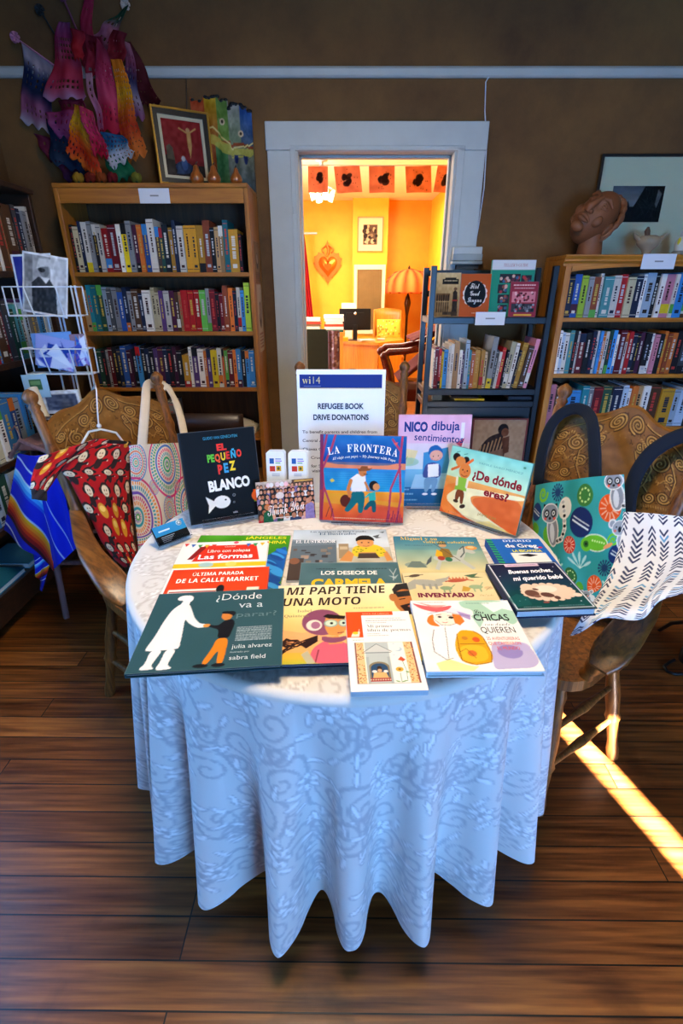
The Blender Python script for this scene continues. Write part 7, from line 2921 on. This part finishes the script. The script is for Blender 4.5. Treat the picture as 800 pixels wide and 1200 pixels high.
def p_nico(p):
    p.gr(0, 0, 100, 36, '#d8a4c0', '#dcb4cc').gr(0, 30, 100, 60, '#d8c4d0', '#b8d0d8').gr(0, 58, 100, 100, '#7ab8d8', '#1c6a9c')
    p.po([(0, 34), (28, 38), (22, 52), (0, 58)], '#e0cc8a', .8).el(16, 50, 14, 6, '#8ab8a0', 0, .7).li([(6, 56), (14, 44)], .7, '#7a9a4a')
    p.po([(36, 40), (70, 34), (76, 66), (36, 66)], '#3a86b8').re(0, 78, 100, 100, '#1c5a8c').po([(26, 64), (80, 62), (84, 80), (20, 80)], '#9cc4dc', .8)
    p.po([(42, 42), (44, 34), (54, 31), (62, 36), (64, 44), (60, 40), (48, 42)], '#1c5a9a').el(54, 43, 9, 7.4, '#e0a088').el(50, 44, .8, .9, '#2a1c1c').el(57, 43.4, .8, .9, '#2a1c1c').li([(51, 48), (54, 48.6), (57, 47.6)], .6, '#a84a4a').el(48.5, 47, 1.6, 1, '#d87a7a').el(60, 46, 1.6, 1, '#d87a7a')
    p.po([(36, 64), (40, 52), (52, 50), (62, 54), (62, 68), (38, 68)], '#3a4a84').po([(43, 53), (58, 52), (59, 66), (44, 67)], '#f0ece8').po([(38, 67), (60, 67), (54, 84), (50, 84), (50, 73), (44, 84), (40, 84)], '#6a94b8').el(41, 86, 4, 1.6, '#e8e8e8').el(54, 86, 4, 1.6, '#e8e8e8')
    p.re(86, 8, 91, 34, '#e8e4ec', .9).po([(80, 30), (92, 24), (88, 34)], '#c84a6a').marks(4, 18, 80, 2, '#9ac4dc', 2, .7).marks(4, 24, 85, 2, '#9ac4dc', 3, .7).marks(4, 30, 92, 1.6, '#9ac4dc', 4, .7).blot(.04, 9, 3)


M = stood(.168, 1.404, .2, TT + .008, .10, .008)
cover_book('picture_book', 'pink topped book with a child in blue holding a white sheet', .214, .280, .008, M, p_nico,
           [('NICO', 8, 40, 17, 10, '#1c3478', dict(off=.05)), ('dibuja', 45, 84, 16, 9.5, '#1c3478', dict(off=.02)), ('sentimientos', 22, 90, 28, 7, '#1c3478', dict(off=.01, rot=-.06))], '#c890b0')
stand('book_stand', 'clear acrylic stand under the pink topped book', M, .214, .009)


def p_eres(p):
    p.gr(0, 0, 100, 46, '#7fcabc', '#c8dcb0').gr(0, 44, 100, 100, '#e8a050', '#d85a24')
    p.po([(0, 66), (10, 58), (34, 54), (70, 50), (100, 46), (100, 52), (60, 58), (36, 64), (40, 76), (66, 90), (96, 100), (40, 100), (12, 84), (2, 76)], '#f0e4b0')
    p.po([(60, 58), (100, 52), (100, 96), (70, 90), (42, 76), (40, 66)], '#d8642c').po([(0, 60), (14, 52), (30, 52), (14, 62), (4, 76), (18, 92), (36, 100), (0, 100)], '#e8843a').blot(.07, 7, 5)
    p.po([(48, 100), (66, 92), (98, 100)], '#f0d878', .7)
    # child on the grandfather's shoulders
    p.el(9, 15, 5, 5, '#20140e').el(22, 16, 4, 4, '#20140e').el(15, 20, 6.4, 6, '#d8813c').li([(6, 34), (14, 28)], 3.2, '#e06a2c').li([(20, 26), (30, 14)], 3.2, '#e06a2c')
    p.el(23, 32, 7.6, 9, '#d87a34').po([(16, 42), (28, 42), (30, 60), (14, 62)], '#8ab83a').li([(15, 44), (16, 54)], 3, '#e8d8b8').li([(29, 44), (29, 54)], 3, '#e8d8b8').po([(17, 60), (28, 60), (29, 80), (25, 80), (23, 68), (21, 78), (17, 76)], '#7a3a1c').el(29, 83, 4, 2.4, '#3a2418', -30).el(19, 78, 3.4, 2, '#3a2418')
    p.li([(19, 38), (23, 40), (27, 38)], 1, '#8a3a1c').el(20, 31, 1, 1, '#2a1410').el(26, 31, 1, 1, '#2a1410').el(23, 33.5, 1.4, 1.4, '#c8602c')
    p.el(92, 8, 1.6, 1.2, '#4a8a70').li([(8, 8), (12, 6)], .8, '#3a7a6a').li([(18, 9), (22, 7)], .8, '#3a7a6a')


M = stood(.2959, 1.3660, -43.6, TT + .010, .20, .0095)
cover_book('picture_book', 'teal and orange book with a child on shoulders, tilted at right', .244, .200, .0095, M, p_eres,
           [('YAMILE SAIED MÉNDEZ', 38, 92, 17, 3.4, '#5a9a8c', dict(rot=-.0)), ('¿De dónde', 34, 94, 39, 12.5, '#8a1c24', dict(off=.035)), ('eres?', 52, 82, 58, 11, '#8a1c24', dict(off=.035)), ('JAIME KIM', 50, 73, 88, 3.6, '#a8843a', {})], '#5a8a7c', '#e0d8c8')
stand('book_stand', 'clear acrylic stand under the tilted teal and orange book', M, .244, .010)

# --------------------------------------------------------------- donation sign
t = thing('donation_sign', 'white printed donation sign with a blue header behind the books', 'sign', M=standing(-.130, 1.452, .128, 1.452, TT, .04))
SW, SH = .258, .41
b = MB()
b.span((0, 0, -.002), (SW, SH, 0), '#eceef0')
b.span((.008, SH - .052, 0), (SW - .010, SH - .014, .0003), '#16307e')
b.span((.008, SH - .054, 0), (SW - .010, SH - .0522, .0003), '#b8a84a')
Y = lambda px: SH - (px - 433) / (590 - 433) * .385
b.text(serif('wi14'), .016, .068, SH - .040, .020, '#d8c88a', .0008, off=-.012)
b.span((.02, SH - .0475, .0003), (.07, SH - .0465, .0006), '#8a94b8')
for s, x0, x1, y, h in (('REFUGEE BOOK', .060, .196, 476, .0165), ('DRIVE DONATIONS', .046, .211, 488.5, .0165)):
    b.text(s, x0, x1, SH - (y - 433) * .00262, h, '#1c2c44', .0008, off=.03)
L_ = ['To benefit parents and children from', 'Central America, served by the Casa', 'Chavez Center in Santa Fe', 'Cruces and El Paso, Texas', 'for Spanish language books']
for i, s in enumerate(L_):
    w_ = [.225, .228, .16, .165, .168][i]
    x0 = [.012, .012, .012, .036, .036][i]
    b.text(s, x0, x0 + w_, SH - (504 + i * 10.2 - 433) * .00262, .0088, '#1c2836', .0008, off=.008)
b.text('visit', .038, .066, SH - (551 - 433) * .00262, .0088, '#1c2836', .0008, off=.008)
build('printed_sheet', b, Mt['paper'], t)
b = MB()
b.span((.02, .0045, -.09), (SW - .02, .0065, -.004))
build('foot', b, Mt['acrylic'], t)

# --------------------------------------------------------------- bookmarks in a holder, thank-you card
MH = standing(-.228, 1.376, -.095, 1.372, TT + .003, .14)
for i, (u, v, lab) in enumerate(((324, 600, 'left stack of white bookmarks with coloured squares'), (357, 600, 'right stack of white bookmarks with coloured squares, beside the sign'))):
    t = thing('bookmark_stack', lab, 'bookmarks', M=MH @ T(.0025 + .0655 * i, .0024, .0003 - .0012 * i))
    b = MB()
    for k in range(7):
        o_ = -.0012 * k
        dx = .0007 * k
        b.prism([(.002 + dx, 0), (.056 + dx, 0), (.056 + dx, .176 + dx), (.050 + dx, .182 + dx), (.008 + dx, .182 + dx), (.002 + dx, .176 + dx)], o_ - .0009, o_, ['ecebe6', 'd2d0c8'][k % 2] if k else 'f0f0ec')
    for x0, y0, w_, c in ((.012, .145, .013, '#2a60a8'), (.012, .122, .016, '#d83a28'), (.031, .123, .015, '#e8b428')):
        b.span((x0, y0, 0), (x0 + w_, y0 + .016, .0003), c)
    b.ball((.038, .131, .0003), (.004, .005, .0002), '#6a5a2c', 8, 4)
    for k, (x1, c) in enumerate(((.046, '#3a6ab8'), (.048, '#8a5ac8'), (.044, '#3a9a5a'))):
        b.span((.029, .158 - k * .006, 0), (x1, .1605 - k * .006, .0003), c)
    for k in range(2):
        b.span((.018, .113 - k * .005, 0), (.041, .1148 - k * .005, .0003), '#9aa8c0')
    for k in range(5):
        b.span((.010, .09 - k * .007, 0), (.047 - .004 * (k % 2), .0916 - k * .007, .0003), '#b8bcba')
    build('bookmarks', b, Mt['paper'], t)
b = MB()
M = MH
b.span((0, 0, .002), (.133, .075, .0035))
b.span((0, 0, -.014), (.133, .12, -.0125))
b.span((0, 0, -.014), (.133, .0015, .0035))
b.span((0, 0, -.0125), (.0015, .075, .002))
b.span((.1315, 0, -.0125), (.133, .075, .002))
o = build('leaflet_holder', b, Mt['acrylic'])
o.matrix_world = M
tag(o, 'clear acrylic holder with two pockets carrying the bookmarks', 'holder')

cv = Cv(.168, .120, '#6a4a40', .001)
p = Pc(cv)
p.gr(0, 0, 100, 26, '#c8b8a8', '#8a6a5c').gr(0, 24, 100, 100, '#5a3a34', '#2a2428')
rg = random.Random(17)
p.re(62, 0, 100, 16, '#5a4434').re(66, 2, 98, 6, '#c89a4a')
for j in range(7):
    y = 12 + j * 12.5
    n = 15 - j
    for k in range(n):
        x = (k + .5 + (j % 2) * .5) * 100 / n + rg.uniform(-1.5, 1.5)
        r = 2.5 + j * .36
        cl_2 = rg.choice(['#1c1c22', '#a8302c', '#c84a34', '#2a3a5a', '#e0dcd8', '#2a2a2c', '#b86a6a', '#1c4a3a', '#18181c', '#7a6a9a', '#c8a0a0'])
        p.po([(x - r * 1.8, y + 24), (x - r * 1.5, y + 6), (x, y + 3), (x + r * 1.5, y + 6), (x + r * 1.8, y + 24)], cl_2)
        p.el(x, y - r * .35, r * 1.12, r * 1.25, rg.choice(['#20140e', '#2a1a12', '#4a2c1a', '#1a1210']))
        p.el(x, y + .6, r * .82, r * 1.02, rg.choice(['#c88a68', '#b87858', '#d8a080', '#a8684a', '#d09070']))
p.el(40, 36, 7, 6, '#d8ccc8')
for k in range(5):
    p.el(20 + k * 8 + rg.uniform(-2, 2), 9, 4, 4, rg.choice(['#e0c8cc', '#d8d8d8', '#e8b8c0']))
p.po([(82, 100), (83, 66), (92, 58), (98, 64), (99, 100)], '#8a7ab0').el(89, 55, 4.4, 5, '#c88a6a')
p.po([(8, 100), (10, 76), (18, 70), (24, 80), (26, 100)], '#1c5a3a').el(17, 63, 4.4, 5, '#c87a4a').po([(12, 58), (17, 54), (22, 58)], '#d8702c')
p.blot(.1, 3, 4)
b = MB()
sheet(b, cv, lambda U, V: (U * .168, V * .12, .0012 + 0 * U))
b.span((0, 0, 0), (.168, .12, .001), '#e8e4dc')
b.text(serif('Thank', 'script'), .028, .086, .021, .030, '#f4f0ea', .0018, off=-.004, rot=.08)
b.text(serif('You', 'script'), .096, .137, .029, .028, '#f4f0ea', .0018, off=-.004, rot=.08)
b.span((.05, .010, .0012), (.098, .0125, .0016), '#d8d0c8')
o = build('thank_you_card', b, Mt['print'])
o.matrix_world = stood(-.2399, 1.2971, 13.9, TT, .20, .0014)
tag(o, 'thank you photo card of a crowd leaning in front of the bookmarks', 'card')
b = MB()
b.span((.02, 0, -.002), (.148, .06, -.0006))
o = build('card_stand', b, Mt['acrylic'])
o.matrix_world = stood(-.2399, 1.2971, 13.9, TT, .20, .0014)
tag(o, 'clear acrylic easel behind the thank you photo card', 'holder')

# --------------------------------------------------------------- business cards in a holder
P0 = wz(190, 644, TT)
P1 = wz(226, 630, TT)
ang = math.atan2(P1[1] - P0[1], P1[0] - P0[0])
M = T(P0[0] - .002, P0[1] - .004, TT + .0115) @ RZ(ang) @ RX(math.radians(52))
t = thing('business_card_stack', 'stack of black and blue business cards at the left table edge', 'cards', M=M)
b = MB()
for k in range(8):
    b.span((0, .002, -.0012 * k - .001), (.09, .052, -.0012 * k), '#14161a' if k % 2 == 0 else '#2a2c30')
b.span((0, .024, 0), (.09, .052, .0003), '#2a8ac8')
b.span((.012, .034, .0003), (.044, .038, .0005), '#c8e0f0')
b.ball((.074, .043, .0005), (.008, .008, .0003), '#c8d8e4', 16, 4)
for k in range(6):
    b.ball((.074 + .0045 * math.cos(k), .043 + .0045 * math.sin(k), .0007), (.002, .002, .0003), '#3a7a9a', 8, 4)
for k in range(4):
    b.span((.012, .018 - k * .0045, 0), (.05 - .005 * k, .0196 - k * .0045, .0004), '#a8b4bc')
build('cards', b, Mt['print'], t)
b = MB()
b.span((-.003, -.002, -.013), (.093, .0, .004))
b.span((-.003, -.002, .0025), (.093, .012, .004))
b.span((-.003, -.002, -.013), (.093, .05, -.0115))
build('holder', b, Mt['acrylic'], t)
b = MB()
o_ = M.to_3x3()
# --------------------------------------------------------------- display books on top of the black shelf
ZS = 1.2468


def p_b1(p):
    p.gr(0, 0, 100, 100, '#c8b080', '#7a5a30').re(26, 14, 92, 26, '#181410').re(36, 11, 82, 14, '#181410').re(4, 46, 60, 62, '#5a4020').po([(70, 98), (72, 44), (80, 38), (90, 44), (94, 98)], '#2a2018').el(81, 36, 7, 6, '#6a4a30').re(70, 60, 94, 64, '#8a2a1c')
    for k in range(6):
        p.re(6 + k * 9, 50, 12 + k * 9, 64, '#2a1c10').re(6 + k * 9, 66, 12 + k * 9, 90, '#4a3820')
    p.marks(34, 86, 17, 3, '#d8c89a', 3).re(34, 88, 90, 95, '#3a2c1c').blot(.1, 7, 2)


def p_b2(p):
    p.re(0, 0, 100, 100, '#b0501c')
    for k in range(14):
        a = k * 2 * PI / 14
        p.el(50 + 32 * math.cos(a), 47 + 32 / p.k * math.sin(a), 13, 7, '#e4dcd0', math.degrees(a) + 60)
    p.el(50, 47, 36, 42, '#101216').marks(44, 58, 90, 2.5, '#e8c8a0', 3)


def p_b3(p):
    p.re(0, 0, 100, 100, '#23876e').re(0, 0, 100, 17, '#c8ccd0')
    rg = random.Random(5)
    for x, y, w, h in ((20, 24, 26, 16), (18, 42, 22, 16), (20, 60, 26, 16), (22, 78, 22, 14), (46, 24, 22, 16), (70, 26, 24, 18)):
        p.re(x, y, x + w, y + h, '#2a2c30')
        for k in range(7):
            p.el(x + rg.uniform(3, w - 3), y + rg.uniform(3, h - 2), 3.4, 3.4, rg.choice(['#8a4a3c', '#c8a090', '#5a2a3a', '#3a5a7a', '#a83a3c']))
    p.marks(6, 40, 94, 2.6, '#e0ece4', 2)


def p_b4(p):
    p.re(0, 0, 100, 100, '#8a2a3c').re(8, 28, 92, 58, '#c87a84').re(8, 62, 92, 86, '#30343c').re(20, 92, 84, 96, '#e0b83a')
    rg = random.Random(8)
    for k in range(30):
        p.el(rg.uniform(12, 88), rg.uniform(30, 56), 4, 4, rg.choice(['#6a1c2c', '#e0b0b0', '#a83a4c', '#402028']))
        p.el(rg.uniform(12, 88), rg.uniform(64, 84), 4, 4, rg.choice(['#5a6470', '#1c1e24', '#a83a4c', '#8a929c']))
    p.marks(10, 90, 8, 4, '#e8c0c0', 2).marks(14, 86, 17, 3, '#e8c0c0', 4)


cover_book('display_book', 'tan book with a standing figure, leftmost on the black shelf top', .122, .205, .012, standing(.474, 2.735, .594, 2.725, ZS, .10), p_b1, [], '#5a4424', step=.0022)
cover_book('display_book', 'rust orange book with a black oval title on the black shelf top', .150, .2, .014, standing(.598, 2.735, .748, 2.735, ZS, .06), p_b2,
           [('Flirt', 32, 62, 34, 12, '#e8e4dc', dict(font='script')), ('Good', 34, 66, 50, 11, '#e8e4dc', dict(font='script')), ('Lengua', 26, 74, 65, 11, '#e8e4dc', dict(font='script'))], '#7a3814', step=.0022)
cover_book('display_book', 'tall green book with a pale heading and small pictures', .215, .262, .02, standing(.752, 2.76, .966, 2.755, ZS, .06), p_b3,
           [('TELLER’S GUIDE', 26, 82, 11.5, 5.5, '#b07a80', dict(font='serif'))], '#2a8a6e', step=.0022)
cover_book('display_book', 'small crimson book leaning against the tall green one', .138, .165, .008, standing(.848, 2.718, .985, 2.712, ZS, .12), p_b4, [], '#6a1c2c', step=.0022)
